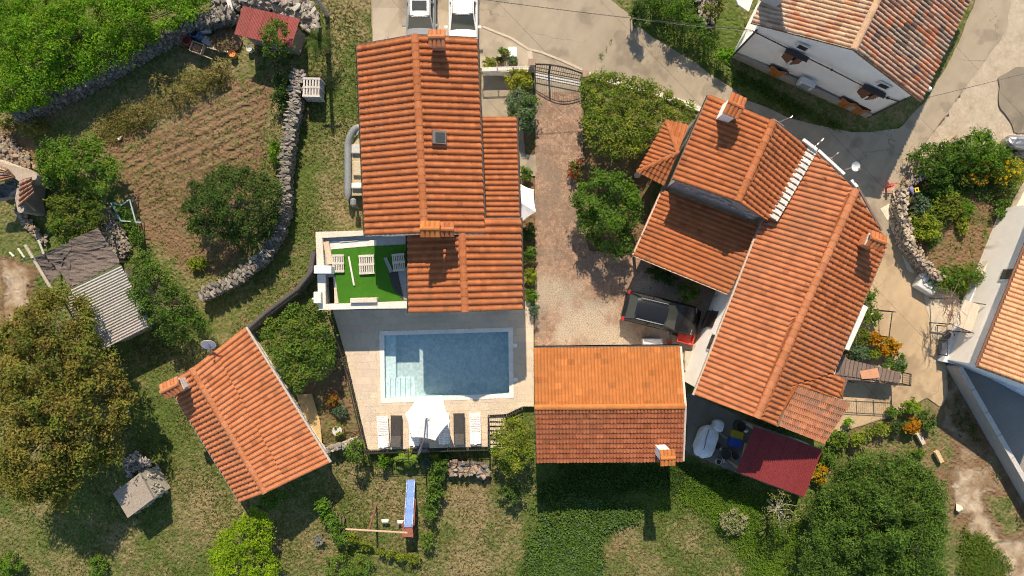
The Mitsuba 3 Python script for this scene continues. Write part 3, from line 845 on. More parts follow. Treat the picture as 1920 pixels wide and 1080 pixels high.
nrm2 = np.array([0.83, 0.5, 0])
gutter(rd, d_e0 + nrm2 * .07 - [0, 0, .05], d_e1 + nrm2 * .07 - [0, 0, .05], (0.42, 0.40, 0.38), 0.085)
gutter(rd, d_w0 - nrm2 * .07 - [0, 0, .05], d_w1 - nrm2 * .07 - [0, 0, .05], (0.42, 0.40, 0.38), 0.085)
flush_tiles(hd)
foot, tops = gable_house([d_w0, d_r0, d_e0, d_e1, d_r1, d_w1], d_eave=0.6)
put('wall', wall_ring(MB(), foot, tops), 'plaster', hd)
chimney(hd, P(338, 722, 3.8) * [1, 1, 0] + [0, 0, 3.0], (0.85, 0.55), 1.5, 0.46, (0.52, 0.50, 0.47), seed=6, cap_pal=DULL[2:])
put('flashing', MB((0.62, 0.6, 0.58)).box(P(347, 721, 3.75), (0.42, 0.6, 0.25), rz=0.46), 'metal', hd)

# ---------------- the barn
hb = thing('barn', 'orange tiled barn whose bright north slope and dull south slope meet at a straight ridge', 'barn')
k_n0, k_n1, k_r0, k_r1, k_s0, k_s1 = P(1001, 653, 3.6), P(1275, 650, 3.6), P(1003, 764, 4.75), P(1284, 762, 4.75), P(1006, 866, 3.6), P(1280, 864, 3.6)
rb = deck_slab(hb + '__roof', [k_n0, k_n1, k_r1, k_r0], [k_r0, k_r1, k_s1, k_s0])
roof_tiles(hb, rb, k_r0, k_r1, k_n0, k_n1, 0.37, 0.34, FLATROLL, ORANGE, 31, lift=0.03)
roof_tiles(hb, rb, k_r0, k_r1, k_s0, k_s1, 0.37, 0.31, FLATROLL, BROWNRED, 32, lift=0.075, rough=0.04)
ridge_tiles(rb, k_r0 + [0, 0, .02], k_r1 + [0, 0, .02], 0.15, ORANGE[1:], 33)
gutter(rb, k_n0 + [0, .07, -.05], k_n1 + [0, .07, -.05], (0.06, 0.05, 0.05))
flush_tiles(hb)
foot, tops = gable_house([k_n0, k_r0, k_s0, k_s1, k_r1, k_n1], d_eave=0.25)
put('wall', wall_ring(MB(), foot, tops), 'plaster', hb)
put('verge', MB((0.55, 0.5, 0.45)).bar(k_n1 + [.04, 0, -.02], k_r1 + [.04, 0, -.02], 0.12, 0.1).bar(k_r1 + [.04, 0, -.02], k_s1 + [.04, 0, -.02], 0.12, 0.1), 'matte', hb)
chimney(hb, P(1238, 843, 4.0) * [1, 1, 0] + [0, 0, 3.6], (0.55, 0.55), 1.9, 0.05, (0.62, 0.56, 0.48), seed=7, cap_pal=ORANGE[1:], cap_h=0.18, bs='plaster')

# ---------------- the house complex on the right of the driveway
hc = thing('courtyard_house', 'rambling orange tiled house of several joined roofs beside the dark car', 'house')
l_r0, l_r1 = P(1604, 356, 6.2), P(1418, 783, 6.2)                     # long ridge
l_e0, l_e1 = P(1427, 421, 4.8), P(1302, 740, 4.8)                     # left eave
l_v = on_plane(1528, 283, l_r0, l_r1, l_e1)
l_e0 = on_plane(1427, 421, l_r0, l_r1, l_e1)
RP = (l_r0, l_r1, P(1600, 606, 5.1))
onr = lambda x, y: on_plane(x, y, *RP)
lp = [l_r0, l_v, l_e0, l_e1, l_r1]
rc = deck_slab(hc + '__roof', lp, [l_r0, onr(1650, 433), onr(1660, 463), onr(1561, 700), onr(1491, 721), onr(1460, 801), l_r1], [onr(1561, 700), onr(1590, 713), onr(1577, 748), onr(1491, 722)])
roof_tiles(hc, rc, l_r0, l_r1, l_e0, l_e1, 0.285, 0.33, ROLL, DULL, 41, 'c', lp)
re_ = [l_r0, onr(1650, 433), onr(1660, 463), onr(1561, 700), onr(1491, 721), onr(1460, 801), l_r1]
roof_tiles(hc, rc, l_r0, l_r1, onr(1660, 463), onr(1561, 700), 0.285, 0.33, ROLL, TERRA[1:] + BROWNRED[2:3], 42, 'c', re_)
roof_tiles(hc, rc, l_r0, l_r1, onr(1660, 463), onr(1561, 700), 0.285, 0.33, ROLL, TERRA[1:], 43, 'c', [onr(1561, 700), onr(1590, 713), onr(1577, 748), onr(1491, 721)])
ridge_tiles(rc, l_r0 + [0, 0, .05], l_r1 + [0, 0, .05], 0.19, DULL[1:], 44)
gutter(rc, l_e0 + [-.06, -.03, -.04], l_e1 + [-.06, -.03, -.04], (0.46, 0.40, 0.35), 0.085)
gutter(rc, onr(1660, 465) + [.06, .03, -.05], onr(1561, 700) + [.06, .03, -.05], (0.40, 0.36, 0.32))
g_r0, g_r1, g_e0, g_e1 = P(1450, 227, 6.15), P(1383, 378, 6.15), P(1330, 177, 4.8), P(1261, 336, 4.8)
GP = (g_r0, g_r1, P(1478, 345, 5.3))
g_x0, g_x1 = on_plane(1516, 277, *GP), on_plane(1438, 413, *GP)
rg = deck_slab(hc + '__roof', [g_r0, g_r1, g_e1, g_e0], [g_r0, g_x0, g_x1, g_r1])
roof_tiles(hc, rg, g_r0, g_r1, g_e0, g_e1, 0.285, 0.33, ROLL, TERRA, 45)
roof_tiles(hc, rg, g_r0, g_r1, g_x0, g_x1, 0.285, 0.33, ROLL, TERRA, 46, 'c', [g_r0, g_x0, g_x1, g_r1])
ridge_tiles(rg, g_r0 + [0, 0, .05], g_r1 + [0, 0, .05], 0.18, TERRA[2:], 47)
gutter(rg, g_e0 + [-.06, -.03, -.04], g_e1 + [-.06, -.03, -.04], (0.10, 0.08, 0.07))
# white mortar valley
v0, v1 = P(1524, 279, l_v[2] + .22), P(1448, 412, l_e0[2] + .75)
m = MB((0.58, 0.55, 0.52))
sd = np.array([0.87, -0.5, 0]) * 0.28
N_ = 14
for i in range(N_):
    a, b = v0 + (v1 - v0) * i / N_, v0 + (v1 - v0) * (i + 0.8) / N_
    m.col = jit((0.60, 0.57, 0.54), 0.1)
    m.slab([a - sd + [0, 0, .06], a + sd + [0, 0, .02], b + sd + [0, 0, .02], b - sd + [0, 0, .06]], 0.1)
    m.bar(b - sd, b + sd * 0.6 + [0, 0, .03], 0.05, 0.12, col=(0.16, 0.13, 0.12))
put('mortar_valley', m, 'matte', hc)
# porch roof
p_t0, p_t1, p_b0, p_b1 = P(1428, 424, 3.85), P(1364, 551, 3.85), P(1243, 356, 2.15), P(1188, 479, 2.15)
rp = deck_slab(hc + '__roof', [p_t0, p_t1, p_b1, p_b0])
roof_tiles(hc, rp, p_t0, p_t1, p_b0, p_b1, 0.285, 0.33, ROLL, TERRA, 48)
put('porch_fascia', MB((0.60, 0.42, 0.28)).bar(p_b1 + [0, -.03, -.05], p_t1 + [0, -.03, -.05], 0.05, 0.16), 'matte', rp)
gutter(rp, p_b0 + [-.06, 0, -.04], p_b1 + [-.06, 0, -.04], (0.55, 0.42, 0.34))
# hipped porch
h_a, h_t0, h_t1, h_l, h_b1 = P(1271, 287, 3.3), P(1250, 226, 2.3), P(1291, 236, 2.5), P(1195, 322, 2.2), P(1246, 348, 2.5)
rh = deck_slab(hc + '__roof', [h_a, h_t1, h_t0], [h_a, h_t0, h_l], [h_a, h_l, h_b1])
for k, (a, b) in enumerate(((h_t1, h_t0), (h_t0, h_l), (h_l, h_b1))):
    roof_tiles(hc, rh, h_a, h_a + (b - a), a, b, 0.27, 0.33, ROLL, TERRA[1:], 50 + k, 'c', [h_a, a, b])
ridge_tiles(rh, h_a, h_t0, 0.12, TERRA[2:], 54)
ridge_tiles(rh, h_a, h_l, 0.12, TERRA[2:], 55)
# lean-to with small tiles
s_q = [onr(1491, 722) + [0, 0, .02], onr(1594, 757), P(1459, 797, onr(1491, 722)[2] - .75), P(1545, 831, onr(1594, 757)[2] - .75)]
rs = deck_slab(hc + '__roof', [s_q[0], s_q[1], s_q[3], s_q[2]])
roof_tiles(hc, rs, s_q[0], s_q[1], s_q[2], s_q[3], 0.26, 0.36, FLATROLL * [1, 1.7], [(0.43, 0.175, 0.10), (0.50, 0.22, 0.12), (0.42, 0.20, 0.125), (0.36, 0.19, 0.13), (0.54, 0.23, 0.12)], 56, lift=0.05, rough=0.03)
flush_tiles(hc)
# walls
LW = sg.Polygon([l_e0[:2] + [.42, .15], l_e1[:2] + [.42, .2], onr(1577, 747)[:2] + [-.5, .5], onr(1654, 463)[:2] + [-.35, 0], l_r0[:2] + [-.1, -.3], l_v[:2] + [0, -.15]])
put('wall', MB().prism(LW, -0.1, 4.55), 'plaster', hc)
m = MB()
A, B = l_e1[:2] + [.42, .2], onr(1577, 747)[:2] + [-.5, .5]
R_ = l_r1[:2] + [.05, .25]
m.raw([[*A, 4.5], [*B, 4.5], [*R_, 6.05]], [[0, 1, 2]])
put('gable', m, 'plaster', hc)
m = MB()
A2, B2, R2 = l_v[:2] + [0, -.15], onr(1652, 440)[:2] + [-.3, 0], l_r0[:2] + [-.1, -.2]
m.raw([[*A2, 4.5], [*B2, 4.5], [*R2, 6.0], [*A2, 5.3]], [[0, 1, 2], [0, 2, 3]])
put('gable', m, 'plaster', hc)
foot, tops = gable_house([g_e0, g_r0, g_x0, g_x1, g_r1, g_e1], d_eave=0.3, d_gable=0.12)
put('wall', wall_ring(MB((0.23, 0.22, 0.22)), foot, tops), 'matte', hc, label='dark rubble stone gable wall')
for a, b in ((0, 1), (1, 2)):
    pass
rng_ = np.random.default_rng(5)
for i in range(34):               # rough stones of the gable above the porch
    t = rng_.uniform(0.03, 0.97)
    q = np.array([*(foot[3] + (foot[5] - foot[3]) * t), 0])
    zt = 4.9 + (1 - abs(2 * t - 1)) * 0.9
    q[2] = rng_.uniform(3.6, zt - 0.2)
    put('stone', MB(jit((0.30, 0.28, 0.27), 0.25, rng_)).box(q, (rng_.uniform(.2, .42), 0.14, rng_.uniform(.14, .24)), rz=-0.42, bev=0.05), 'matte', hc)
for px, py in ((1196, 476), (1247, 362)):
    q = P(px + 3, py, 0)
    b = P(px + 4, py - 1, 2.0)
    put('porch_post', MB((0.34, 0.22, 0.14)).box([b[0], b[1], 0.98], (0.18, 0.18, 2.0)), 'matte', hc)
hp = P(1206, 318, 2.2)
put('porch_post', MB((0.5, 0.46, 0.42)).box([hp[0], hp[1], 1.0], (0.25, 0.25, 2.1)), 'matte', hc)
put('lean_to_wall', wall_ring(MB(), [s_q[2][:2] + [.1, .12], s_q[3][:2] + [-.15, .12], s_q[1][:2] + [-.15, -.1], s_q[0][:2]], [s_q[2][2] - .15, s_q[3][2] - .15, s_q[1][2] - .15, s_q[0][2] - .15]), 'plaster', hc)
chimney(hc, P(1364, 210, 5.7) * [1, 1, 0] + [0, 0, 5.1], (0.62, 0.85), 1.55, -0.42, (0.62, 0.60, 0.60), seed=8, cap_pal=TERRA[1:], cap_h=0.22, bs='plaster')
chimney(hc, P(1618, 455, 5.6) * [1, 1, 0] + [0, 0, 4.9], (0.62, 0.55), 1.75, -0.38, (0.50, 0.21, 0.10), seed=9, cap_pal=TERRA[2:])
put('north_verge', MB((0.66, 0.64, 0.62)).bar(P(1506, 262, 5.5), P(1531, 281, 5.4), 0.16, 0.14).bar(P(1534, 282, l_v[2] + .1), P(1583, 327, l_v[2] + .55), 0.14, 0.14).bar(P(1596, 338, 6.0), P(1607, 351, 6.15), 0.14, 0.14).bar(P(1609, 352, 6.15), onr(1651, 432) + [0, 0, .08], 0.10, 0.1, col=(0.2, 0.15, 0.13)), 'matte', hc)
aw = [P(1615, 569, 2.9), P(1628, 576, 2.75), P(1592, 657, 2.75), P(1578, 652, 2.9)]
put('awning', MB((0.74, 0.73, 0.72)).slab(aw, 0.06), 'satin', hc)
wA, wB = l_e0[:2] + [.42, .15], l_e1[:2] + [.42, .2]
wd = np.array([*(wB - wA), 0]) / np.linalg.norm(wB - wA)
wn = np.array([-0.93, -0.37, 0])
q = on_wall(1331, 597, wA, wB)
up3 = np.array([0, 0, 1.0])
RW = np.stack([wd, wn, up3], 1)
dd = put('door', MB((0.05, 0.035, 0.03)).box(q * [1, 1, 0] + wn * 0.03 + [0, 0, 1.15], (1.0, 0.08, 2.2), R=RW), 'satin', hc)
put('lintel', MB((0.07, 0.05, 0.045)).box(q + wn * 0.18, (1.1, 0.34, 0.09), R=RW), 'matte', dd)
for t, z in ((0.72, 3.4), (0.18, 3.4)):
    q = np.array([*(wA + (wB - wA) * t), z])
    ww = put('window', MB((0.62, 0.6, 0.57)).box(q + wn * 0.03, (1.0, 0.1, 1.2), R=RW), 'satin', hc)
    put('pane', MB().box(q + wn * 0.07, (0.84, 0.06, 1.04), R=RW), 'glass', ww)

# ---------------- the white house top right
hw = thing('white_house', 'tall whitewashed house with weathered barrel tile roof and brown shutters', 'house')
w_e0, w_r0, w_e1 = P(1408, 43, 4.9), P(1600, 93, 6.3), P(1726, 190, 4.7)
nv_ = np.array([0.437, 0.9, 0]) * 11.5
w_e2, w_r1, w_e3 = w_e1 + nv_, w_r0 + nv_, w_e0 + nv_
rw = deck_slab(hw + '__roof', [w_e0, w_r0, w_r1, w_e3], [w_r0, w_e1, w_e2, w_r1])
roof_tiles(hw, rw, w_r0, w_r1, w_e0, w_e3, 0.245, 0.36, COPPO, OLDPALE, 61, lift=0.03, rough=0.10, white=0.28)
roof_tiles(hw, rw, w_r0, w_r1, w_e1, w_e2, 0.245, 0.36, COPPO, OLD, 62, lift=0.03, rough=0.12, white=0.42)
ridge_tiles(rw, w_r0 + [0, 0, .06], w_r1 + [0, 0, .06], 0.17, OLDPALE[1:3], 63, bed=(0.42, 0.36, 0.29))
flush_tiles(hw)
foot, tops = gable_house([w_e0, w_r0, w_e1, w_e2, w_r1, w_e3], d_eave=0.55, d_gable=0.12, drop=0.15)
put('wall', wall_ring(MB(), foot, tops), 'plaster', hw)
FA, FB = foot[0], foot[2]
fd = np.array([*(FB - FA), 0]) / np.linalg.norm(FB - FA)
fn_ = np.array([fd[1], -fd[0], 0])
if fn_[1] > 0:
    fn_ = -fn_
RF = np.stack([fd, -fn_, up3], 1)
for px, py in ((1505, 88), (1657, 160)):
    q = on_wall(px, py, FA, FB)
    k = put('vent', MB((0.55, 0.53, 0.52)).box(q + fn_ * 0.01, (0.72, 0.08, 0.6), R=RF), 'matte', hw)
    put('opening', MB((0.03, 0.025, 0.025)).box(q + fn_ * 0.04, (0.5, 0.06, 0.4), R=RF), 'matte', k)
for px, py in ((1489, 104), (1632, 171)):
    q = on_wall(px, py, FA, FB)
    k = put('window', MB((0.05, 0.04, 0.04)).box(q + fn_ * 0.03, (1.0, 0.1, 1.0), R=RF), 'matte', hw)
    put('lintel', MB((0.06, 0.05, 0.05)).box(q + fn_ * 0.16 + [0, 0, 0.52], (1.35, 0.30, 0.08), R=RF), 'matte', k)
    for s in (-1, 1):
        c, s_ = math.cos(s * 0.5), math.sin(s * 0.5)
        RS = RF @ np.array([[c, -s_, 0], [s_, c, 0], [0, 0, 1]])
        put('shutter', MB((0.16, 0.07, 0.045)).box(q + fn_ * 0.22 + fd * s * 0.30, (0.52, 0.05, 1.0), R=RS), 'satin', k)
for px, py, w in ((1457, 133, 1.05), (1587, 192, 0.95), (1612, 205, 0.85)):
    q = on_wall(px, py, FA, FB)
    k = put('window', MB((0.04, 0.03, 0.03)).box(q + fn_ * 0.02, (w + 0.1, 0.08, 1.05), R=RF), 'matte', hw)
    for s in (-1, 1):
        c, s_ = math.cos(s * 0.28), math.sin(s * 0.28)
        RS = RF @ np.array([[c, -s_, 0], [s_, c, 0], [0, 0, 1]])
        put('shutter', MB((0.36, 0.14, 0.045)).box(q + fn_ * 0.12 + fd * s * w * 0.26, (w * 0.52, 0.05, 1.0), R=RS), 'satin', k)
q = on_wall(1514, 151, FA, FB)
k = put('cooling_unit', MB((0.52, 0.55, 0.58)).box(q + fn_ * 0.2, (0.95, 0.36, 0.7), R=RF, bev=0.03), 'satin', hw)
put('fan_grille', MB((0.25, 0.27, 0.29)).box(q + fn_ * 0.39, (0.55, 0.03, 0.5), R=RF), 'satin', k)
put('bracket', MB((0.18, 0.18, 0.18)).box(q + fn_ * 0.2 - [0, 0, 0.4], (1.0, 0.4, 0.06), R=RF), 'satin', k)
m = MB((0.035, 0.03, 0.03))
pa = [on_wall(x, y, FA, FB) + fn_ * 0.06 for x, y in ((1413, 57), (1482, 91), (1515, 107), (1560, 129), (1620, 160), (1665, 182), (1690, 190))]
m.tube(pa, 0.035, 6)
for p in pa[1:-1]:
    m.box(p, (0.1, 0.1, 0.1), R=RF)
put('cable_run', m, 'satin', hw)
for p0, z1, z0 in ((FA, 4.3, 0.1), (FB, 4.1, 0.1)):
    q = np.array([*p0, 0]) + fn_ * 0.08
    put('downpipe', MB((0.06, 0.05, 0.05)).tube([q + [0, 0, z0], q + [0, 0, z1]], 0.06, 8), 'satin', hw)
put('plinth', MB((0.30, 0.28, 0.25)).box(np.array([*(FA + FB) / 2, 0.3]) + fn_ * 0.05, (np.linalg.norm(FB - FA), 0.14, 0.75), R=RF), 'matte', hw)
cq = P(1452, -12, 5.8)
chimney(hw, [cq[0], cq[1], 5.2], (0.95, 0.7), 2.0, -0.42, (0.45, 0.43, 0.42), seed=10, cap_pal=OLDPALE)
put('porch_roof', MB((0.66, 0.66, 0.64)).slab([P(1372, -20, 2.6), P(1418, -20, 2.6), P(1404, 22, 2.6), P(1384, 8, 2.6)], 0.12), 'matte', hw)

# ---------------- the house at the right edge
hr = thing('right_house', 'pale orange tiled house at the right edge above the grey terrace', 'house')
f_e0, f_e1 = P(1960, 370, 4.0), P(1833, 687, 4.0)
ed = (f_e1 - f_e0) / np.linalg.norm(f_e1 - f_e0)
fx_ = np.array([-ed[1], ed[0], 0])
if fx_[0] < 0:
    fx_ = -fx_
f_r0, f_r1 = f_e0 + fx_ * 5 + [0, 0, 1.5], P(1960, 740, 4.0) * 0 + f_e1 + fx_ * 5 + [0, 0, 1.5]
rr_ = deck_slab(hr + '__roof', [f_r0, f_r1, f_e1, f_e0])
roof_tiles(hr, rr_, f_r0, f_r1, f_e0, f_e1, 0.265, 0.36, ROLL, [(0.60, 0.31, 0.165), (0.64, 0.34, 0.185), (0.67, 0.37, 0.20), (0.58, 0.28, 0.15)], 71)
flush_tiles(hr)
gutter(rr_, f_e0 - fx_ * .06 - [0, 0, .04], f_e1 - fx_ * .06 - [0, 0, .04], (0.20, 0.09, 0.06))
W0, W1, W2, W3 = f_e0 + fx_ * .45, f_e1 + fx_ * .45 - ed * .2, f_r1 - ed * .2, f_r0
put('wall', wall_ring(MB(), [W0[:2], W1[:2], W2[:2], W3[:2]], [4.0, 4.0, 5.3, 5.3]), 'plaster', hr)
put('verge_board', MB((0.10, 0.07, 0.06)).bar(f_e1 + ed * .03 - [0, 0, .08], f_r1 + ed * .03 - [0, 0, .08], 0.06, 0.2), 'matte', hr)
q = on_wall(1889, 515, W0, W1)
RH = np.stack([ed, -fx_, up3], 1)
w_ = put('window', MB((0.60, 0.58, 0.56)).box(q + -fx_ * 0.02, (0.75, 0.1, 0.9), R=RH), 'satin', hr)
put('pane', MB().box(q - fx_ * 0.06, (0.6, 0.06, 0.75), R=RH), 'glass', w_)
# ================= dry stone walls and rubble
def stone_variants(n=14, seed=3):
    rng, out = np.random.default_rng(seed), []
    for _ in range(n):
        p = rng.uniform(-1, 1, (14, 3))
        p /= np.abs(p).max(1, keepdims=True) ** 0.75
        h = trimesh.convex.convex_hull(p * 0.5)
        out.append((np.array(h.vertices), np.array(h.faces)))
    return out


STONES = stone_variants()
rz_ = lambda a: np.array([[math.cos(a), -math.sin(a), 0], [math.sin(a), math.cos(a), 0], [0, 0, 1]])
GREY = [(0.192, 0.176, 0.152), (0.24, 0.22, 0.192), (0.16, 0.148, 0.132), (0.288, 0.268, 0.236), (0.208, 0.18, 0.148), (0.136, 0.128, 0.116)]
PALE = [(0.32, 0.3, 0.272), (0.368, 0.348, 0.32), (0.272, 0.248, 0.224), (0.32, 0.28, 0.24)]
TANS = [(0.288, 0.224, 0.16), (0.336, 0.264, 0.2), (0.256, 0.192, 0.144), (0.32, 0.232, 0.176)]


def stone(pos, size, pal, rng, across=None):
    v, f = STONES[rng.integers(len(STONES))]
    a, b = rng.uniform(0, 2 * np.pi), rng.normal(0, 0.25)
    R = np.array([[math.cos(a), -math.sin(a), 0], [math.sin(a), math.cos(a), 0], [0, 0, 1]]) @ np.array([[1, 0, 0], [0, math.cos(b), -math.sin(b)], [0, math.sin(b), math.cos(b)]])
    s = size * rng.uniform(0.7, 1.25, 3) * [1.15, 0.9, 0.7]
    if across is not None:
        a = across + rng.normal(0, 0.25)
        R = rz_(a)
        s = size * rng.uniform(0.75, 1.25, 3) * [1.6, 0.85, 0.6]
    return (v * s) @ R.T + pos, f, jit(pal[rng.integers(len(pal))], 0.16, rng)


def lay(parent, stones, limit=300, name='stone'):
    """Stones as parts, the nearest ones singly."""
    stones = sorted(stones, key=lambda s: np.linalg.norm(s[0].mean(0) - CAM))
    rest = MB()
    for k, (v, f, c) in enumerate(stones):
        if k < limit:
            put(name, MB(c).raw(v, f), 'matte', parent)
        else:
            rest.raw(v, f, c)
    if rest.n:
        put(name + 's', rest, 'matte', parent, kind='stuff')


def stone_wall(label, pts, width, height, pal, size=0.26, seed=1, cat='stone wall', z0=-0.15, dens=1.0, core=(0.12, 0.11, 0.10)):
    rng = np.random.default_rng(seed)
    key = thing('stone_wall', label, cat)
    xy = XY(pts, height)
    ln = sg.LineString(xy)
    wob = [ln.interpolate(t) for t in np.arange(0, ln.length, 0.5)] + [ln.interpolate(ln.length)]
    ln = sg.LineString([(p.x + rng.normal(0, 0.04), p.y + rng.normal(0, 0.04)) for p in wob])
    put('core', MB(core).prism(ln.buffer(width / 2 - 0.10, cap_style=2), z0, height - 0.12), 'matte', key)
    out = []
    n = int(ln.length / (size * 0.72) * dens)
    for i in range(n):
        for w in np.arange(-width / 2 + size * 0.3, width / 2, size * 0.72):
            t = (i + rng.uniform(0, 1)) / n * ln.length
            p, q = ln.interpolate(t), ln.interpolate(min(t + 0.05, ln.length + 0.05))
            d = np.array([q.x - p.x, q.y - p.y])
            L = np.linalg.norm(d)
            if L < 1e-6:
                continue
            s = np.array([-d[1], d[0]]) / L
            o = np.array([p.x, p.y]) + s * (w + rng.normal(0, 0.05))
            out.append(stone([o[0], o[1], height - 0.10 + rng.normal(0, 0.05)], size * rng.uniform(0.7, 1.25), pal, rng, math.atan2(s[1], s[0]) if ln.length > 9 else None))
        for s_ in (-1, 1):
            for z in np.arange(0.05, height - 0.2, size * 0.75):
                t = (i + rng.uniform(0, 1)) / n * ln.length
                p, q = ln.interpolate(t), ln.interpolate(min(t + 0.05, ln.length + 0.05))
                d = np.array([q.x - p.x, q.y - p.y])
                L = np.linalg.norm(d)
                if L < 1e-6:
                    continue
                s = np.array([-d[1], d[0]]) / L * s_
                o = np.array([p.x, p.y]) + s * (width / 2 - 0.10)
                out.append(stone([o[0], o[1], z], size * rng.uniform(0.8, 1.2), pal, rng))
    lay(key, out)
    return key


def rubble(label, poly, pal, size, n, top, seed, cat='rubble', z0=-0.05):
    rng = np.random.default_rng(seed)
    key = thing('rubble_heap', label, cat)
    g = sg.Polygon(XY(poly, top * 0.7))
    x0, y0, x1, y1 = g.bounds
    out = []
    put('core', MB((0.22, 0.20, 0.17)).prism(g.buffer(-0.25), z0, max(0.02, top * 0.55)), 'matte', key)
    while len(out) < n:
        p = sg.Point(rng.uniform(x0, x1), rng.uniform(y0, y1))
        if g.contains(p):
            e = min(1, g.exterior.distance(p) / 0.6)
            out.append(stone([p.x, p.y, z0 + (top - z0) * (0.35 + 0.65 * e) * rng.uniform(0.75, 1.0)], size * rng.uniform(0.5, 1.4), pal, rng))
    lay(key, out)
    return key


stone_wall('long grey dry stone wall between bright green thicket and tilled plot', [(22, 216), (60, 196), (120, 166), (180, 136), (235, 102), (290, 72), (330, 50), (385, 32), (432, 22)], 0.55, 1.4, GREY, 0.22, 41)
stone_wall('curving pale dry stone wall along the west lawn, east side of the tilled plot', [(557, 130), (550, 190), (541, 240), (534, 290), (528, 340), (530, 390), (516, 440), (484, 488), (432, 528), (372, 556)], 0.60, 1.2, GREY + PALE[2:3], 0.22, 42)
stone_wall('curved brown garden wall beside the lane, holding the vegetable garden', [(1702, 352), (1696, 400), (1708, 450), (1732, 488), (1768, 524)], 0.42, 1.35, [(0.33, 0.27, 0.21), (0.40, 0.33, 0.26), (0.28, 0.23, 0.18), (0.45, 0.39, 0.32)], 0.22, 43)
stone_wall('low pale wall with a rough top between vegetable garden and gravel road corner', [(1704, 350), (1740, 318), (1762, 295), (1800, 262)], 0.45, 0.7, TANS + PALE[2:], 0.25, 44)
stone_wall('short stack of tan stones under the pool railing', [(838, 880), (880, 880), (916, 884)], 0.9, 0.25, TANS + PALE[2:3], 0.30, 45, z0=-0.7)
stone_wall('short whitish wall between the small house corner and the pool railing', [(612, 846), (640, 836), (668, 826)], 0.35, 0.6, PALE, 0.22, 46)
rubble('wide spill of white rubble behind the red metal shed', [(388, -20), (560, -30), (580, 5), (600, 35), (588, 60), (566, 50), (560, 38), (500, 14), (455, 8), (432, 20), (395, 22)], PALE + GREY[1:2], 0.34, 420, 0.9, 47)
rubble('pale gravelly stone heap beside the grey corrugated shed', [(168, 362), (190, 372), (226, 420), (241, 470), (214, 492), (190, 440)], PALE[2:] + GREY[:2], 0.17, 420, 0.7, 48)
rubble('crumbled pale stones around the ruin at the left edge', [(-20, 240), (25, 262), (62, 300), (60, 330), (20, 312), (-20, 300)], TANS + GREY[:1], 0.22, 160, 0.4, 49)
rubble('line of fallen stones below the ruined roof at the left edge', [(18, 380), (34, 392), (80, 440), (84, 462), (66, 452), (30, 410)], TANS + PALE[2:], 0.2, 110, 0.6, 50)
rubble('dark rubble heap leaning on the concrete hut', [(225, 870), (250, 846), (285, 868), (268, 884), (236, 896)], [(0.24, 0.22, 0.22), (0.33, 0.31, 0.30), (0.18, 0.17, 0.17), (0.42, 0.40, 0.37)], 0.24, 110, 0.7, 51)
rubble('loose grey stones by the white house near the top edge', [(1305, -20), (1345, -20), (1352, 30), (1335, 55), (1310, 30)], GREY, 0.25, 90, 0.35, 52)

# ================= foliage
def leaf_mesh(pos, out, L, W, col, rng, m, droop=0.25):
    """A bent diamond leaf at every point."""
    n = len(pos)
    nr = out * 1.1 + rng.normal(0, 0.42, (n, 3)) + [0, 0, 0.25]
    nr /= np.linalg.norm(nr, axis=1, keepdims=True) + 1e-9
    d = np.cross(nr, rng.normal(0, 1, (n, 3)))
    d /= np.linalg.norm(d, axis=1, keepdims=True) + 1e-9
    s = np.cross(d, nr)
    L = np.broadcast_to(L, (n,)) * rng.uniform(0.65, 1.3, n)
    W = np.broadcast_to(W, (n,)) * rng.uniform(0.7, 1.2, n)
    a, w = (d * L[:, None] / 2), (s * W[:, None] / 2)
    v = np.stack([pos - a - w * 0.45, pos - a * 0.1 + w * 1.2 + nr * W[:, None] * 0.15, pos + a - nr * (L * droop)[:, None], pos + a * 0.1 - w * 1.2 + nr * W[:, None] * 0.15], 1)
    k = np.arange(n)[:, None] * 4
    f = np.vstack([k + [0, 1, 2], k + [0, 2, 3]])
    m.raw(v.reshape(-1, 3), f, np.repeat(col, 4, 0))


def pick(pal, n, rng, w=0.16):
    pal = np.array(pal)
    return np.clip(pal[rng.integers(len(pal), size=n)] * rng.uniform(1 - w, 1 + w, (n, 1)) * rng.uniform(1 - w / 3, 1 + w / 3, (n, 3)), 0.004, 0.9)


def ell(cx, cy, rx, ry=None, rot=0.0, wob=0.12, seed=0, k=22):
    ry = ry or rx
    rng = np.random.default_rng(int(cx * 7 + cy * 13) + seed)
    g = np.linspace(0, 2 * np.pi, k, endpoint=False)
    r = 1 + rng.uniform(-wob, wob, k)
    x, y = np.cos(g) * rx * r, np.sin(g) * ry * r
    c, s = math.cos(rot), math.sin(rot)
    return [(cx + a * c - b * s, cy + a * s + b * c) for a, b in zip(x, y)]


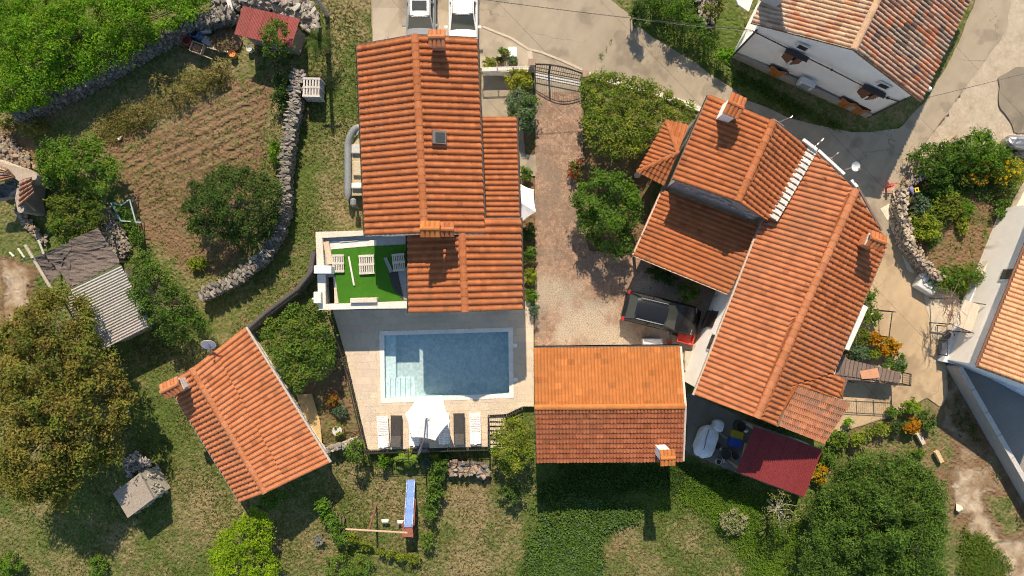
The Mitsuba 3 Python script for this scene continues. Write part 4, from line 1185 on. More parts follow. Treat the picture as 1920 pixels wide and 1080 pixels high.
def foliage(poly_px, z0, z1, pal, leaf=0.16, lobe=0.55, dens=1.0, seed=1, aspect=0.5, flat=0.5, gaps=0.0, top=None, spread=0.14, fill=0.8):
    """(leaf mesh, lobe centres) of a crown that fills the outline as seen in the photo, from z0 up to z1."""
    import shapely
    rng = np.random.default_rng(seed)
    zm = z0 + (z1 - z0) * 0.65
    g = sg.Polygon(XY(poly_px, zm)).buffer(0)
    inn = g.buffer(-lobe * 0.75)
    if inn.is_empty:
        inn = g.buffer(-lobe * 0.4)
        if inn.is_empty:
            inn = sg.Point(g.centroid).buffer(0.05)
    dmax = max(0.3, max((g.exterior.distance(sg.Point(p)) for p in np.array(inn.convex_hull.sample(1) if hasattr(inn, 'sample') else [inn.representative_point().coords[0]])), default=0.5))
    nl = max(2, int(g.area / (lobe ** 2) * 0.85 * (1 - gaps)))
    x0, y0, x1, y1 = inn.bounds
    cen = []
    rings = [inn.exterior] if inn.geom_type == 'Polygon' else [q.exterior for q in inn.geoms]
    for r in rings:
        for t in np.arange(0, r.length, lobe * 1.0):
            if rng.uniform() > gaps:
                p = r.interpolate(t)
                cen.append((p.x, p.y))
    tries = 0
    nl = len(cen) + max(2, int(inn.area / lobe ** 2 * fill * (1 - gaps)))
    while len(cen) < nl and tries < 20000:
        tries += 1
        q = rng.uniform([x0, y0], [x1, y1], (10, 2))
        q = q[shapely.contains(inn, shapely.points(q))]
        if len(q):
            o = np.array(cen) if cen else np.full((1, 2), 1e6)
            cen.append(tuple(q[np.argmax(((q[:, None] - o[None]) ** 2).sum(-1).min(1) * rng.uniform(0.5, 1, len(q)))]))
    cen = np.array(cen)
    ed = shapely.distance(g.exterior, shapely.points(cen))
    ed = ed / max(ed.max(), 1e-6)
    zz = z0 + lobe * 0.4 + (z1 - z0 - lobe * 0.9) * np.clip(ed ** flat * rng.uniform(0.3, 1.0, len(cen)) ** 0.8, 0, 1)
    C = np.column_stack([cen, np.maximum(zz, z0 + 0.05)])
    R = lobe * rng.uniform(0.5, 1.05, len(C))
    C[:, :2] += rng.normal(0, 0.12 * lobe, (len(C), 2)) * (1 + (rng.uniform(0, 1, (len(C), 1)) < 0.15) * 2.5)
    per = max(6, int(165 * dens * (lobe / 0.55) ** 2 * (0.16 / leaf) ** 1.2))
    pos, out, col = [], [], []
    pal = np.array(pal)
    for c, r in zip(C, R):
        nc = max(3, per // 8)
        d = rng.normal(0, 1, (nc, 3))
        d[:, 2] = d[:, 2] * 0.9 + 0.35
        d /= np.linalg.norm(d, axis=1, keepdims=True)
        cl = c + d * (r * rng.uniform(0.65, 1.05, (nc, 1))) * [1, 1, 0.8]
        tone = pal[rng.integers(len(pal))] * rng.uniform(0.88, 1.12)
        for q, dd in zip(cl, d):
            k = rng.integers(6, 11)
            pos.append(q + rng.normal(0, spread * min(1.2, r / 0.5), (k, 3)) * [1, 1, 0.7])
            out.append(np.broadcast_to(dd, (k, 3)))
            cc = pick(pal, k, rng) * 0.5 + tone * 0.5
            if top is not None and dd[2] > 0.6 and rng.uniform() < 0.35:
                cc = pick([top], k, rng)
            col.append(cc * rng.uniform(0.9, 1.1, (k, 1)))
    pos, out, col = np.vstack(pos), np.vstack(out), np.vstack(col)
    pos[:, 2] = np.maximum(pos[:, 2], 0.02)
    m = MB()
    leaf_mesh(pos, out, leaf, leaf * aspect, np.clip(col, 0.004, 0.9), rng, m)
    return m, C


def plant(name, label, cat, poly_px, z0, z1, pal, group=None, trunk=0.0, branches=8, bark=(0.17, 0.13, 0.10), flowers=None, fl_n=60, fl_size=0.13, base=None, part='crown', **kw):
    key = thing(name, label, cat, group)
    pal = [tuple(min(0.8, x * 1.85) for x in c) for c in pal]
    seed = kw.setdefault('seed', abs(hash((name, round(poly_px[0][0]), round(poly_px[0][1])))) % 9999 if False else int(poly_px[0][0] * 3 + poly_px[0][1] * 5 + 77) % 9973)
    m, C = foliage(poly_px, z0, z1, pal, **kw)
    put(part, m, 'leaf', key)
    rng = np.random.default_rng(seed + 5)
    if trunk > 0:
        b = np.array([*C[:, :2].mean(0), 0.0]) if base is None else np.array(base, float)
        b[2] = ground_z(b[0], b[1]) - 0.1
        zt = max(z0 + (z1 - z0) * 0.25, 0.5)
        p = [b, b + [rng.normal(0, .06), rng.normal(0, .06), zt * 0.5], b + [rng.normal(0, .12), rng.normal(0, .12), zt]]
        put('trunk', MB(bark).tube(p, [trunk * 1.25, trunk * 0.95, trunk * 0.75], 9), 'matte', key)
        mb = MB(bark)
        for i in rng.choice(len(C), min(branches, len(C)), replace=False):
            e = C[i] + [0, 0, -0.35 * kw.get('lobe', 0.5)]
            mid = (p[2] + e) / 2 + [rng.normal(0, .15), rng.normal(0, .15), 0.0]
            mb.tube([p[2], mid, e], [trunk * 0.5, trunk * 0.3, trunk * 0.1], 5)
        put('limbs', mb, 'matte', key)
    else:
        mb = MB(bark)
        for i in rng.choice(len(C), min(max(3, branches), len(C)), replace=False):
            e = C[i]
            b = np.array([e[0] * 0.8 + C[:, 0].mean() * 0.2, e[1] * 0.8 + C[:, 1].mean() * 0.2, 0])
            b[2] = ground_z(b[0], b[1]) - 0.05 if z0 < 1.5 else max(0, z0 - 0.6)
            mb.tube([b, (b + e) / 2 + [rng.normal(0, .05), rng.normal(0, .05), 0], e], [0.03, 0.022, 0.012], 5)
        put('stems', mb, 'matte', key, kind='stuff')
    if flowers is not None:
        mf = MB()
        i = rng.integers(len(C), size=fl_n)
        d = rng.normal(0, 1, (fl_n, 3)) * [1, 1, 0.3] + [0, 0, 0.9]
        d /= np.linalg.norm(d, axis=1, keepdims=True)
        q = C[i] + d * (kw.get('lobe', 0.55) * 0.95)
        q = np.repeat(q, 5, 0) + rng.normal(0, fl_size * 0.5, (fl_n * 5, 3))
        leaf_mesh(q, np.tile([0, 0, 1.0], (len(q), 1)), fl_size, fl_size * 0.8, pick([flowers], len(q), rng, 0.2), rng, mf, 0.05)
        put('flowers', mf, 'leaf', key, kind='stuff')
    return key


def cover(name, label, poly_px, n, pal, leaf, h, seed, aspect=0.5, clump=6, spread=0.12, upright=0.5):
    """Low growth that nobody could count, as one mesh."""
    pal = [tuple(x * 1.75 for x in c) for c in pal]
    rng = np.random.default_rng(seed)
    g = sg.Polygon(XY(poly_px)).buffer(0)
    x0, y0, x1, y1 = g.bounds
    import shapely
    p = np.column_stack([rng.uniform(x0, x1, n * 4), rng.uniform(y0, y1, n * 4)])
    w = nfbm(np.column_stack([p * 0.7, p[:, 0] * 0]), 3, seed)
    ok = shapely.contains(g, shapely.points(p)) & (rng.uniform(0.25, 0.75, len(p)) < w + 0.05)
    ok &= shapely.distance(g.exterior, shapely.points(p)) > rng.uniform(0, 0.9, len(p)) * min(1.0, g.area / 25)
    p = p[ok][:n]
    q = np.repeat(p, clump, 0) + rng.normal(0, spread, (len(p) * clump, 2))
    hh = np.repeat(rng.uniform(0.35, 1, len(p)), clump) * h
    pos = np.column_stack([q, ground_z(q[:, 0], q[:, 1]) + 0.03 + hh * rng.uniform(0.3, 1, len(q))])
    out = rng.normal(0, upright, (len(q), 3)) + [0, 0, 0.6]
    tone = np.repeat(pick(pal, len(p), rng), clump, 0)
    m = MB()
    leaf_mesh(pos, out, leaf, leaf * aspect, np.clip(tone * 0.6 + pick(pal, len(q), rng) * 0.4, 0.004, 0.9), rng, m)
    return put(name, m, 'leaf', label=label, kind='stuff')


BRIGHT = [(0.085, 0.175, 0.012), (0.11, 0.22, 0.018), (0.065, 0.14, 0.012), (0.14, 0.25, 0.025)]
MID = [(0.060, 0.115, 0.018), (0.080, 0.145, 0.024), (0.048, 0.095, 0.018), (0.105, 0.17, 0.035)]
DARK = [(0.035, 0.065, 0.016), (0.050, 0.088, 0.022), (0.062, 0.10, 0.028), (0.030, 0.058, 0.016)]
OLIVE = [(0.095, 0.125, 0.022), (0.125, 0.135, 0.028), (0.075, 0.105, 0.02), (0.15, 0.12, 0.03), (0.17, 0.14, 0.042)]
YELLOWG = [(0.13, 0.17, 0.02), (0.17, 0.20, 0.025), (0.10, 0.14, 0.018), (0.20, 0.22, 0.04)]
LIME = [(0.145, 0.225, 0.012), (0.175, 0.255, 0.018), (0.105, 0.175, 0.012)]
BLUEG = [(0.075, 0.12, 0.075), (0.10, 0.15, 0.095), (0.055, 0.09, 0.055)]
STRAW = [(0.19, 0.155, 0.065), (0.16, 0.135, 0.052), (0.12, 0.12, 0.04), (0.22, 0.175, 0.08)]

plant('thicket', 'bright green feathery thicket filling the top left corner behind the stone wall', 'thicket', [(-40, -40), (392, -40), (378, 18), (328, 40), (260, 72), (203, 108), (130, 148), (62, 188), (28, 204), (-40, 214)], 0.6, 3.6, BRIGHT, trunk=0.10, branches=40, leaf=0.19, lobe=0.62, dens=1.3, aspect=0.34, flat=0.3, top=(0.20, 0.29, 0.03))
plant('fruit_tree', 'round dark green fruit tree at the edge of the tilled plot', 'tree', ell(424, 384, 96, 80), 0.9, 4.2, DARK + MID[:1], trunk=0.14, branches=14, leaf=0.15, lobe=0.5, dens=1.1, top=(0.11, 0.15, 0.05))
plant('shrub_tree', 'bright bushy tree left of the tilled plot, above the olive shrub', 'tree', [(48, 290), (70, 262), (120, 248), (170, 258), (205, 290), (212, 330), (190, 362), (150, 352), (90, 350), (60, 340)], 0.7, 3.4, MID + BRIGHT[:1], trunk=0.12, branches=12, leaf=0.17, lobe=0.5, dens=1.1, top=(0.17, 0.22, 0.03))
plant('overgrown_shrub', 'olive shrub creeping over the dark tarpaulin', 'shrub', [(72, 370), (130, 345), (185, 360), (188, 410), (160, 440), (140, 462), (100, 455), (78, 420)], 0.6, 2.5, OLIVE[:3] + MID[:2], leaf=0.16, lobe=0.42, dens=1.0, gaps=0.15, branches=14)
plant('fruit_tree', 'straggling green tree overhanging the grey corrugated shed', 'tree', [(232, 470), (258, 462), (296, 500), (332, 545), (374, 590), (382, 622), (342, 640), (302, 646), (258, 618), (222, 560)], 0.8, 3.6, MID + DARK[:2], trunk=0.12, branches=14, leaf=0.15, lobe=0.45, dens=1.05, gaps=0.1, top=(0.15, 0.20, 0.06))
plant('vine', 'leafy vine on the teal frame between stone heap and plot', 'vine', [(205, 372), (235, 385), (262, 430), (270, 452), (250, 470), (228, 425)], 0.2, 1.2, MID, leaf=0.15, lobe=0.3, dens=0.9)
plant('walnut_tree', 'very large browning olive green tree at the left edge', 'tree', [(-40, 620), (10, 570), (45, 535), (100, 540), (148, 588), (160, 640), (182, 690), (214, 722), (226, 758), (212, 800), (188, 828), (180, 880), (142, 905), (112, 940), (70, 955), (-40, 962)], 2.0, 7.2, OLIVE, trunk=0.30, branches=16, fill=1.1, leaf=0.19, lobe=0.68, dens=1.2, flat=0.4, gaps=0.06, bark=(0.30, 0.24, 0.18), top=(0.19, 0.155, 0.05))
plant('pergola_vine', 'square mass of leafy vine between the small house and the pool railing', 'vine', [(482, 622), (520, 592), (560, 572), (598, 562), (618, 612), (627, 680), (600, 708), (556, 736), (520, 690)], 1.2, 2.9, MID + YELLOWG[:1], leaf=0.16, lobe=0.42, dens=1.2, fill=1.0, flat=0.2, branches=14, top=(0.17, 0.22, 0.06))
plant('tree', 'sparse green tree growing over the red metal shed', 'tree', [(492, 40), (510, 18), (530, 30), (545, 55), (540, 80), (520, 108), (495, 104), (482, 70)], 1.2, 3.9, MID + OLIVE[:1], trunk=0.10, branches=14, leaf=0.15, lobe=0.36, dens=0.9, gaps=0.15)
plant('grape_arbour', 'broad yellow green vine arbour beside the iron gate', 'vine', [(1093, 146), (1122, 130), (1160, 136), (1192, 142), (1226, 152), (1268, 182), (1310, 196), (1306, 232), (1278, 226), (1242, 224), (1218, 268), (1204, 292), (1160, 300), (1102, 282), (1092, 240)], 1.6, 2.8, YELLOWG + MID[:2], leaf=0.15, lobe=0.42, dens=1.25, flat=0.15, branches=24, top=(0.26, 0.26, 0.08))
plant('laurel_tree', 'round glossy green tree between driveway and porch roof', 'tree', [(1078, 360), (1090, 325), (1130, 308), (1180, 318), (1208, 350), (1210, 392), (1190, 430), (1192, 470), (1165, 486), (1120, 462), (1090, 430), (1080, 395)], 0.8, 4.6, BRIGHT[2:3] + MID + DARK[1:2], trunk=0.14, branches=14, leaf=0.16, lobe=0.5, dens=1.25)
plant('shrub', 'yellow leaved shrub by the front railing near the gate', 'shrub', ell(973, 147, 27, 24), 0.3, 1.8, YELLOWG[1:] + [(0.28, 0.25, 0.04)], leaf=0.14, lobe=0.3, dens=1.3)
plant('shrub', 'dense grey green shrub south of the yellow shrub by the driveway', 'shrub', ell(979, 202, 29, 42), 0.3, 2.2, BLUEG[:2] + MID[:2], leaf=0.15, lobe=0.34, dens=1.3, top=(0.26, 0.29, 0.19))
for k, (x, y, rx, ry, pal, txt) in enumerate(((986, 325, 14, 15, MID, 'small green shrub by the east eave just north of the white parasol'), (992, 437, 13, 18, DARK + MID[:1], 'dark hedge bush by the east eave just south of the white parasol'),
                                              (994, 478, 14, 18, MID, 'middle hedge bush between east eave and driveway'), (996, 518, 14, 17, LIME[2:] + YELLOWG[:2], 'lime green hedge bush between east eave and driveway'),
                                              (996, 556, 15, 16, MID + BRIGHT[:1], 'green hedge bush near the south east corner of the main house'), (1000, 580, 12, 10, BLUEG, 'blue grey bush at the corner of deck and driveway'))):
    plant('hedge_bush', txt, 'shrub', ell(x, y, rx, ry), 0.1, 1.3, pal, leaf=0.13, lobe=0.24, dens=1.2)
plant('shrub', 'low reddish flowering shrub where the driveway meets the vine arbour', 'shrub', ell(1078, 318, 13, 20), 0.1, 1.0, MID, leaf=0.12, lobe=0.22, flowers=(0.25, 0.04, 0.03), fl_n=14)
plant('tree', 'yellow green tree between the stone stairs and the barn', 'tree', ell(962, 842, 42, 56), 0.4, 3.2, YELLOWG + MID[:1], trunk=0.09, branches=12, leaf=0.14, lobe=0.4, dens=1.2, top=(0.25, 0.26, 0.07))
plant('shrub', 'dark straggling shrub below the yellow green tree by the barn', 'shrub', ell(958, 925, 26, 20), 0.0, 1.2, DARK + MID[:1], leaf=0.15, lobe=0.3, gaps=0.2)
plant('acacia', 'vivid lime green feathery tree near the bottom edge', 'tree', [(378, 1050), (396, 1012), (430, 985), (470, 955), (500, 968), (508, 1000), (498, 1040), (524, 1075), (500, 1120), (400, 1110)], 0.6, 3.0, LIME, trunk=0.09, branches=12, leaf=0.17, lobe=0.42, dens=1.2, aspect=0.34)
plant('tree', 'shaded green tree under the south corner of the small house', 'tree', [(480, 930), (520, 922), (536, 935), (510, 962), (478, 958)], 0.3, 2.0, MID, trunk=0.06, leaf=0.15, lobe=0.34)
plant('locust_tree', 'huge dark green feathery tree at the lower right', 'tree', [(1600, 884), (1640, 864), (1690, 856), (1750, 872), (1788, 910), (1796, 960), (1800, 1010), (1790, 1060), (1800, 1120), (1500, 1120), (1520, 1070), (1530, 1000), (1545, 950), (1560, 915)], 1.2, 5.2, MID + DARK[:2], trunk=0.26, branches=20, fill=1.5, leaf=0.17, lobe=0.6, dens=1.3, aspect=0.36, flat=0.35, top=(0.075, 0.125, 0.03))
plant('bare_tree', 'sparse half bare tree below the dark red shed roof', 'tree', ell(1474, 968, 44, 44), 1.2, 3.8, OLIVE[:3] + [(0.20, 0.19, 0.12)], trunk=0.07, branches=40, leaf=0.12, lobe=0.34, dens=0.5, gaps=0.45, bark=(0.42, 0.38, 0.32))
plant('shrub', 'pale dry looking shrub in the field below the dark red shed', 'shrub', ell(1378, 978, 32, 26), 0.1, 1.3, [(0.20, 0.20, 0.11), (0.15, 0.17, 0.08), (0.26, 0.25, 0.16)], leaf=0.12, lobe=0.28, dens=0.8, gaps=0.25)
for x, y, rx, ry, z, pal, txt, kw in (
        (1775, 300, 52, 34, 2.2, MID + DARK[:1], 'big leafy green bush at the top of the vegetable garden', {}),
        (1850, 285, 50, 36, 2.4, MID + BRIGHT[:1], 'spreading green bush at the top right of the vegetable garden', {}),
        (1898, 322, 28, 24, 1.8, YELLOWG + DARK[:1], 'bush with yellow blossoms at the right end of the vegetable garden', dict(flowers=(0.55, 0.36, 0.02), fl_n=28)),
        (1830, 322, 34, 20, 1.4, OLIVE[:3] + DARK[:1], 'olive green bush with orange flowers in the middle of the vegetable garden', dict(flowers=(0.55, 0.22, 0.02), fl_n=22)),
        (1738, 425, 26, 28, 1.2, YELLOWG + BRIGHT[:1], 'yellow green bush inside the bend of the garden wall', {}),
        (1728, 384, 16, 20, 0.9, BLUEG, 'blue green cabbage like plants by the garden wall', {}),
        (1785, 385, 26, 22, 0.9, OLIVE[:3] + YELLOWG[:1], 'low olive shrub in the centre of the vegetable garden', {}),
        (1812, 392, 14, 14, 0.7, BRIGHT[:2] + MID[:1], 'bright green plant at the edge of the bare vegetable bed', {}),
        (1806, 415, 10, 22, 0.5, YELLOWG, 'thin row of yellow green seedlings on the vegetable bed', {}),
        (1882, 392, 12, 18, 0.8, MID, 'small green bush next to the terrace edge', {}),
        (1766, 352, 20, 14, 0.9, MID, 'light green plants beside the small yellow sunflower ornament', {}),
        (1795, 522, 44, 24, 1.6, MID + YELLOWG[:1], 'loose green shrub hanging over the south end of the garden wall', {})):
    plant('garden_bush', txt, 'shrub', ell(x, y, rx * 1.15, ry * 1.2), 0.1, z, pal, leaf=0.15, lobe=min(0.4, rx / 60), dens=1.1, **kw)
for k, (x, y, r) in enumerate(((603, 948, 17), (614, 972, 16), (628, 988, 17), (637, 1012, 17))):
    plant('laurel_bush', 'glossy green bush in the slanting row left of the swings, ' + ('topmost', 'second from the top', 'third from the top', 'lowest')[k], 'shrub', ell(x, y, r), 0.0, 1.5, MID + BRIGHT[:1], group='bushes in the slanting row left of the swings', leaf=0.15, lobe=0.26)
for k, (x, y, r) in enumerate(((824, 878, 17), (816, 903, 17), (812, 928, 19), (806, 958, 15))):
    plant('laurel_bush', 'glossy green bush in the row right of the blue slide, ' + ('topmost', 'second from the top', 'third from the top', 'lowest')[k], 'shrub', ell(x, y, r, r * 1.1), -0.3, 1.2, MID + DARK[:1], group='bushes in the row right of the blue slide', leaf=0.15, lobe=0.27, dens=1.2)
plant('shrub', 'single round bush below the row right of the blue slide', 'shrub', ell(800, 1012, 15), -0.3, 0.9, YELLOWG[:1] + MID, leaf=0.14, lobe=0.24)
for k, (x, y, r) in enumerate(((662, 1010, 11), (685, 1024, 12), (712, 1036, 10), (735, 1040, 11), (752, 1046, 11), (774, 1048, 12))):
    plant('box_bush', 'small clipped yellow green bush in the row below the swings, ' + ('leftmost', 'second from the left', 'third from the left', 'third from the right', 'second from the right', 'rightmost')[k], 'shrub', ell(x, y, r, r * 0.9), -0.45, 0.5, YELLOWG[:3], group='small bushes in the row below the swings', leaf=0.11, lobe=0.2, dens=1.2)
plant('shrub', 'broad low shrub at the bottom edge below the row of small bushes', 'shrub', ell(650, 1066, 48, 28), -0.3, 0.9, MID + YELLOWG[:1], leaf=0.13, lobe=0.3, gaps=0.2)
plant('shrub', 'small grey lavender like shrub left of the swing row', 'shrub', ell(596, 1014, 11, 13), -0.2, 0.5, [(0.22, 0.22, 0.20), (0.16, 0.17, 0.15)], leaf=0.1, lobe=0.18)
for k, (x, y, rx, ry, z, pal, txt) in enumerate(((1232, -8, 24, 22, 2.6, MID, 'green bush at the top edge above the concrete road'), (1272, 20, 22, 24, 2.8, MID + BRIGHT[:1], 'leafy bush second along the shaded verge at the top'), (1306, 46, 24, 20, 2.6, MID, 'leafy bush third along the shaded verge at the top'), (1332, 76, 16, 16, 2.2, MID + YELLOWG[:1], 'bush at the lower end of the shaded verge'), (1358, 104, 18, 16, 1.8, BRIGHT[:2] + MID[:1], 'bright bush at the corner of the white house'), (1200, 20, 16, 26, 2.6, DARK, 'dark shaded bush beside the road at the top'), (1345, 10, 18, 22, 2.2, OLIVE[:3], 'olive bush at the top edge close to the white house'))):
    plant('roadside_bush', txt, 'shrub', ell(x, y, rx, ry), 0.1, z, pal, leaf=0.15, lobe=0.36, dens=1.1, gaps=0.05)
plant('shrub', 'green bush in the shade beside the bonnet of the dark car', 'shrub', ell(1294, 546, 22, 22), 0.1, 1.7, MID, leaf=0.14, lobe=0.3)
plant('shrub', 'dark bush under the porch eave above the dark car', 'shrub', ell(1240, 516, 34, 12, 0.4), 0.1, 0.9, DARK, leaf=0.14, lobe=0.26)
for x, y, rx, ry, z, pal, txt, kw in (
        (1634, 556, 13, 15, 1.2, MID, 'slim green plant at the north end of the flower bed by the white awning', {}),
        (1636, 592, 18, 18, 1.3, MID + YELLOWG[:1], 'leafy plant in the flower bed just right of the white awning', {}),
        (1618, 632, 18, 20, 1.2, OLIVE[:3], 'olive bush in the flower bed below the white awning', {}),
        (1642, 636, 14, 12, 1.1, MID[:2], 'orange flowering plant on the left of two in the flower bed', dict(flowers=(0.46, 0.22, 0.02), fl_n=70)),
        (1668, 650, 19, 17, 1.2, MID[:2], 'large orange flowering plant at the lane side of the flower bed', dict(flowers=(0.50, 0.24, 0.02), fl_n=90)),
        (1612, 662, 22, 19, 1.2, BLUEG + MID[:1], 'grey green bush next to the dark balcony', {}),
        (1640, 664, 12, 12, 1.0, LIME[2:] + YELLOWG, 'yellow green plant between grey green bush and orange flowers', {}),
        (1684, 682, 22, 20, 1.3, MID + BLUEG[:1], 'light green bush at the lane end of the dark balcony', {})):
    plant('flower_bed_plant', txt, 'plant', ell(x, y, rx, ry), 0.1, z, pal, leaf=0.13, lobe=0.26, dens=1.2, **kw)
for x, y, rx, ry, z, pal, txt, kw in (
        (1592, 792, 10, 10, 0.8, BRIGHT[:2], 'small round bright bush by the corner of the concrete yard', {}),
        (1575, 824, 22, 18, 1.4, MID + YELLOWG[:1], 'leafy bush right of the dark red shed', {}),
        (1612, 824, 22, 15, 1.3, YELLOWG + BRIGHT[:1], 'yellow green leafy bush on the concrete yard border', {}),
        (1556, 856, 20, 16, 1.2, MID, 'dark leafy bush touching the dark red shed', {}),
        (1536, 890, 16, 20, 0.9, YELLOWG, 'yellow and orange flowering bush below the dark red shed corner', dict(flowers=(0.48, 0.28, 0.02), fl_n=50)),
        (1650, 806, 26, 12, 1.0, YELLOWG + MID[:1], 'low hedge like bush along the concrete yard edge', {}),
        (1712, 764, 20, 17, 1.5, BRIGHT[:2] + YELLOWG[:1], 'bright bush at the tip of the concrete yard', {}),
        (1676, 772, 14, 10, 0.9, MID, 'small bush left of the bright bush at the yard tip', {}),
        (1710, 798, 15, 12, 1.1, MID, 'orange flowering bush beside the wooden post', dict(flowers=(0.46, 0.21, 0.02), fl_n=50)),
        (1680, 800, 14, 12, 0.9, DARK, 'dark bush with reddish leaves left of the orange flowering bush', dict()),
        (1740, 790, 16, 20, 1.3, DARK + MID[:2], 'dark green bush beside the dirt path', {}),
        (1722, 850, 20, 12, 0.7, MID + YELLOWG[:1], 'low plants below the wooden post', {}),
        (1612, 868, 16, 18, 1.2, MID, 'young green plant above the huge dark tree', {})):
    plant('border_bush', txt, 'shrub', ell(x, y, rx, ry), 0.0, z, pal, leaf=0.14, lobe=0.28, dens=1.1, **kw)
plant('tree', 'small thin tree at the left corner of the pool railing', 'tree', ell(664, 848, 21, 26), 0.3, 2.6, MID + OLIVE[:1], trunk=0.05, leaf=0.13, lobe=0.28, gaps=0.15)
for x, y, rx, ry, z, pal, txt in ((718, 862, 13, 14, 1.0, BRIGHT[:2] + MID[:1], 'bright bush below the left end of the pool railing'), (800, 866, 16, 10, 0.5, BLUEG, 'pale flowering plants below the pool railing right of the banana plant'), (835, 852, 14, 10, 0.4, DARK + MID[:1], 'dark shrub in the shade of the railing beside the stone stack'), (815, 858, 10, 8, 0.4, YELLOWG, 'tiny yellow green plant below the pool railing')):
    plant('railing_bush', txt, 'shrub', ell(x, y, rx, ry), -0.4, z, pal, leaf=0.13, lobe=0.24)
plant('shrub', 'orange flowering shrub in the bed beside the small house path', 'shrub', ell(622, 752, 10, 12), 0.0, 1.0, OLIVE[:2], leaf=0.12, lobe=0.2, flowers=(0.30, 0.12, 0.03), fl_n=45)
plant('shrub', 'blue grey shrub beside the orange one near the small house', 'shrub', ell(637, 772, 15, 14), 0.0, 0.9, BLUEG, leaf=0.11, lobe=0.24)
plant('shrub', 'thin yellow green plant in a pale pot in the bed left of the railing', 'shrub', ell(632, 806, 9, 16), 0.0, 0.8, YELLOWG, leaf=0.12, lobe=0.2, gaps=0.2)
plant('shrub', 'bright green bush on the inner side of the curving stone wall', 'shrub', ell(515, 284, 13, 26), 0.0, 1.2, BRIGHT[:2] + MID[:1], leaf=0.15, lobe=0.28)
plant('shrub', 'dark overgrown bush on the plot side of the wall behind the pallet stack', 'shrub', ell(524, 168, 16, 40), 0.0, 1.5, DARK, leaf=0.15, lobe=0.32)
plant('shrub', 'lime yellow plant at the bottom of the tilled plot', 'shrub', ell(368, 494, 20, 16), 0.0, 0.7, LIME[2:] + YELLOWG, leaf=0.17, lobe=0.26)
plant('shrub', 'small green shrub at the bottom edge near the left corner', 'shrub', ell(178, 1066, 18, 22), 0.0, 1.0, MID + BRIGHT[:1], leaf=0.14, lobe=0.28)
plant('shrub', 'round green bush in the bottom left corner', 'shrub', ell(10, 1064, 26, 22), 0.0, 1.4, MID + BRIGHT[:1], leaf=0.14, lobe=0.32)
plant('shrub', 'dry brown bush at the left end of the long stone wall', 'shrub', ell(40, 232, 48, 20, 0.1), 0.0, 1.1, OLIVE[:2] + STRAW[1:3], leaf=0.13, lobe=0.3, gaps=0.3, dens=0.8)
for x, y, rx, ry, w in ((376, 148, 34, 22, 'nearest the compost heap'), (330, 172, 30, 20, 'in the middle of the row'), (298, 150, 24, 16, 'closest to the long wall'), (250, 214, 34, 22, 'lowest of the row'), (410, 132, 22, 16, 'at the right end of the row')):
    plant('withered_bush', f'withered straw coloured bush above the tilled soil, {w}', 'shrub', ell(x, y, rx, ry), 0.0, 1.2, STRAW + OLIVE[:1], group='withered bushes above the tilled soil', leaf=0.13, lobe=0.28, gaps=0.45, dens=0.55)

# palm with drooping fronds, and the banana plant
def fronds(name, label, cat, at, h, n, L, W, pal, seed, bark=(0.22, 0.16, 0.11), leaflets=True):
    rng = np.random.default_rng(seed)
    key = thing(name, label, cat)
    b = np.array([at[0], at[1], float(ground_z(at[0], at[1])) - 0.1])
    put('trunk', MB(bark).tube([b, b + [0.03, 0.02, h * 0.5], b + [0, 0, h]], [0.13, 0.11, 0.10], 9), 'matte', key)
    for i in range(n):
        a, e = i * 2.4 + rng.uniform(-.2, .2), rng.uniform(0.1, 0.9)
        t = np.linspace(0, 1, 9)
        r = L * rng.uniform(0.8, 1.1)
        x = r * (t * math.cos(e) * 0.9 + 0.1 * t)
        z = r * (math.sin(e) * t - 0.75 * t ** 2 * (0.5 + 0.5 * math.cos(e)))
        sp = np.stack([x * math.cos(a), x * math.sin(a), z], 1) + b + [0, 0, h]
        sd = np.array([-math.sin(a), math.cos(a), 0])
        m = MB(pick(pal, 1, rng)[0])
        if leaflets:
            m.tube(sp, np.linspace(0.02, 0.006, 9), 4)
            for k in range(1, 9):
                for s in (-1, 1):
                    for j in (0, 0.5):
                        o = sp[k - 1] + (sp[k] - sp[k - 1]) * j
                        d = sd * s * W * (1.1 - t[k] * 0.7) + (sp[k] - sp[k - 1]) * 1.1 - [0, 0, 0.12]
                        u = (sp[k] - sp[k - 1]) * 0.16
                        m.raw([o - u, o + u, o + d], [[0, 1, 2]])
        else:
            w = W * np.sin(np.pi * np.clip(t * 0.92 + 0.06, 0, 1)) ** 0.7
            v = np.vstack([sp - sd * w[:, None] * 0.5 - [0, 0, 0.04], sp, sp + sd * w[:, None] * 0.5 - [0, 0, 0.04]])
            k = np.arange(8)
            m.raw(v, np.vstack([np.column_stack([k, k + 1, k + 10, k + 9]), np.column_stack([k + 9, k + 10, k + 19, k + 18])]))
        put('frond', m, 'leaf', key)


q = P(594, 72, 2.2)
fronds('palm', 'small palm with drooping fronds between rubble and lawn', 'palm', q[:2], 2.0, 16, 1.15, 0.42, [(0.07, 0.115, 0.03), (0.095, 0.14, 0.04), (0.12, 0.15, 0.05)], 5)
q = P(757, 862, 1.2)
fronds('banana_plant', 'lime green banana plant with spread leaves above the blue slide', 'plant', q[:2], 1.3, 6, 0.95, 0.34, [(0.20, 0.30, 0.03), (0.24, 0.34, 0.05)], 6, bark=(0.13, 0.17, 0.05), leaflets=False)
q = P(946, 112, 0.6)

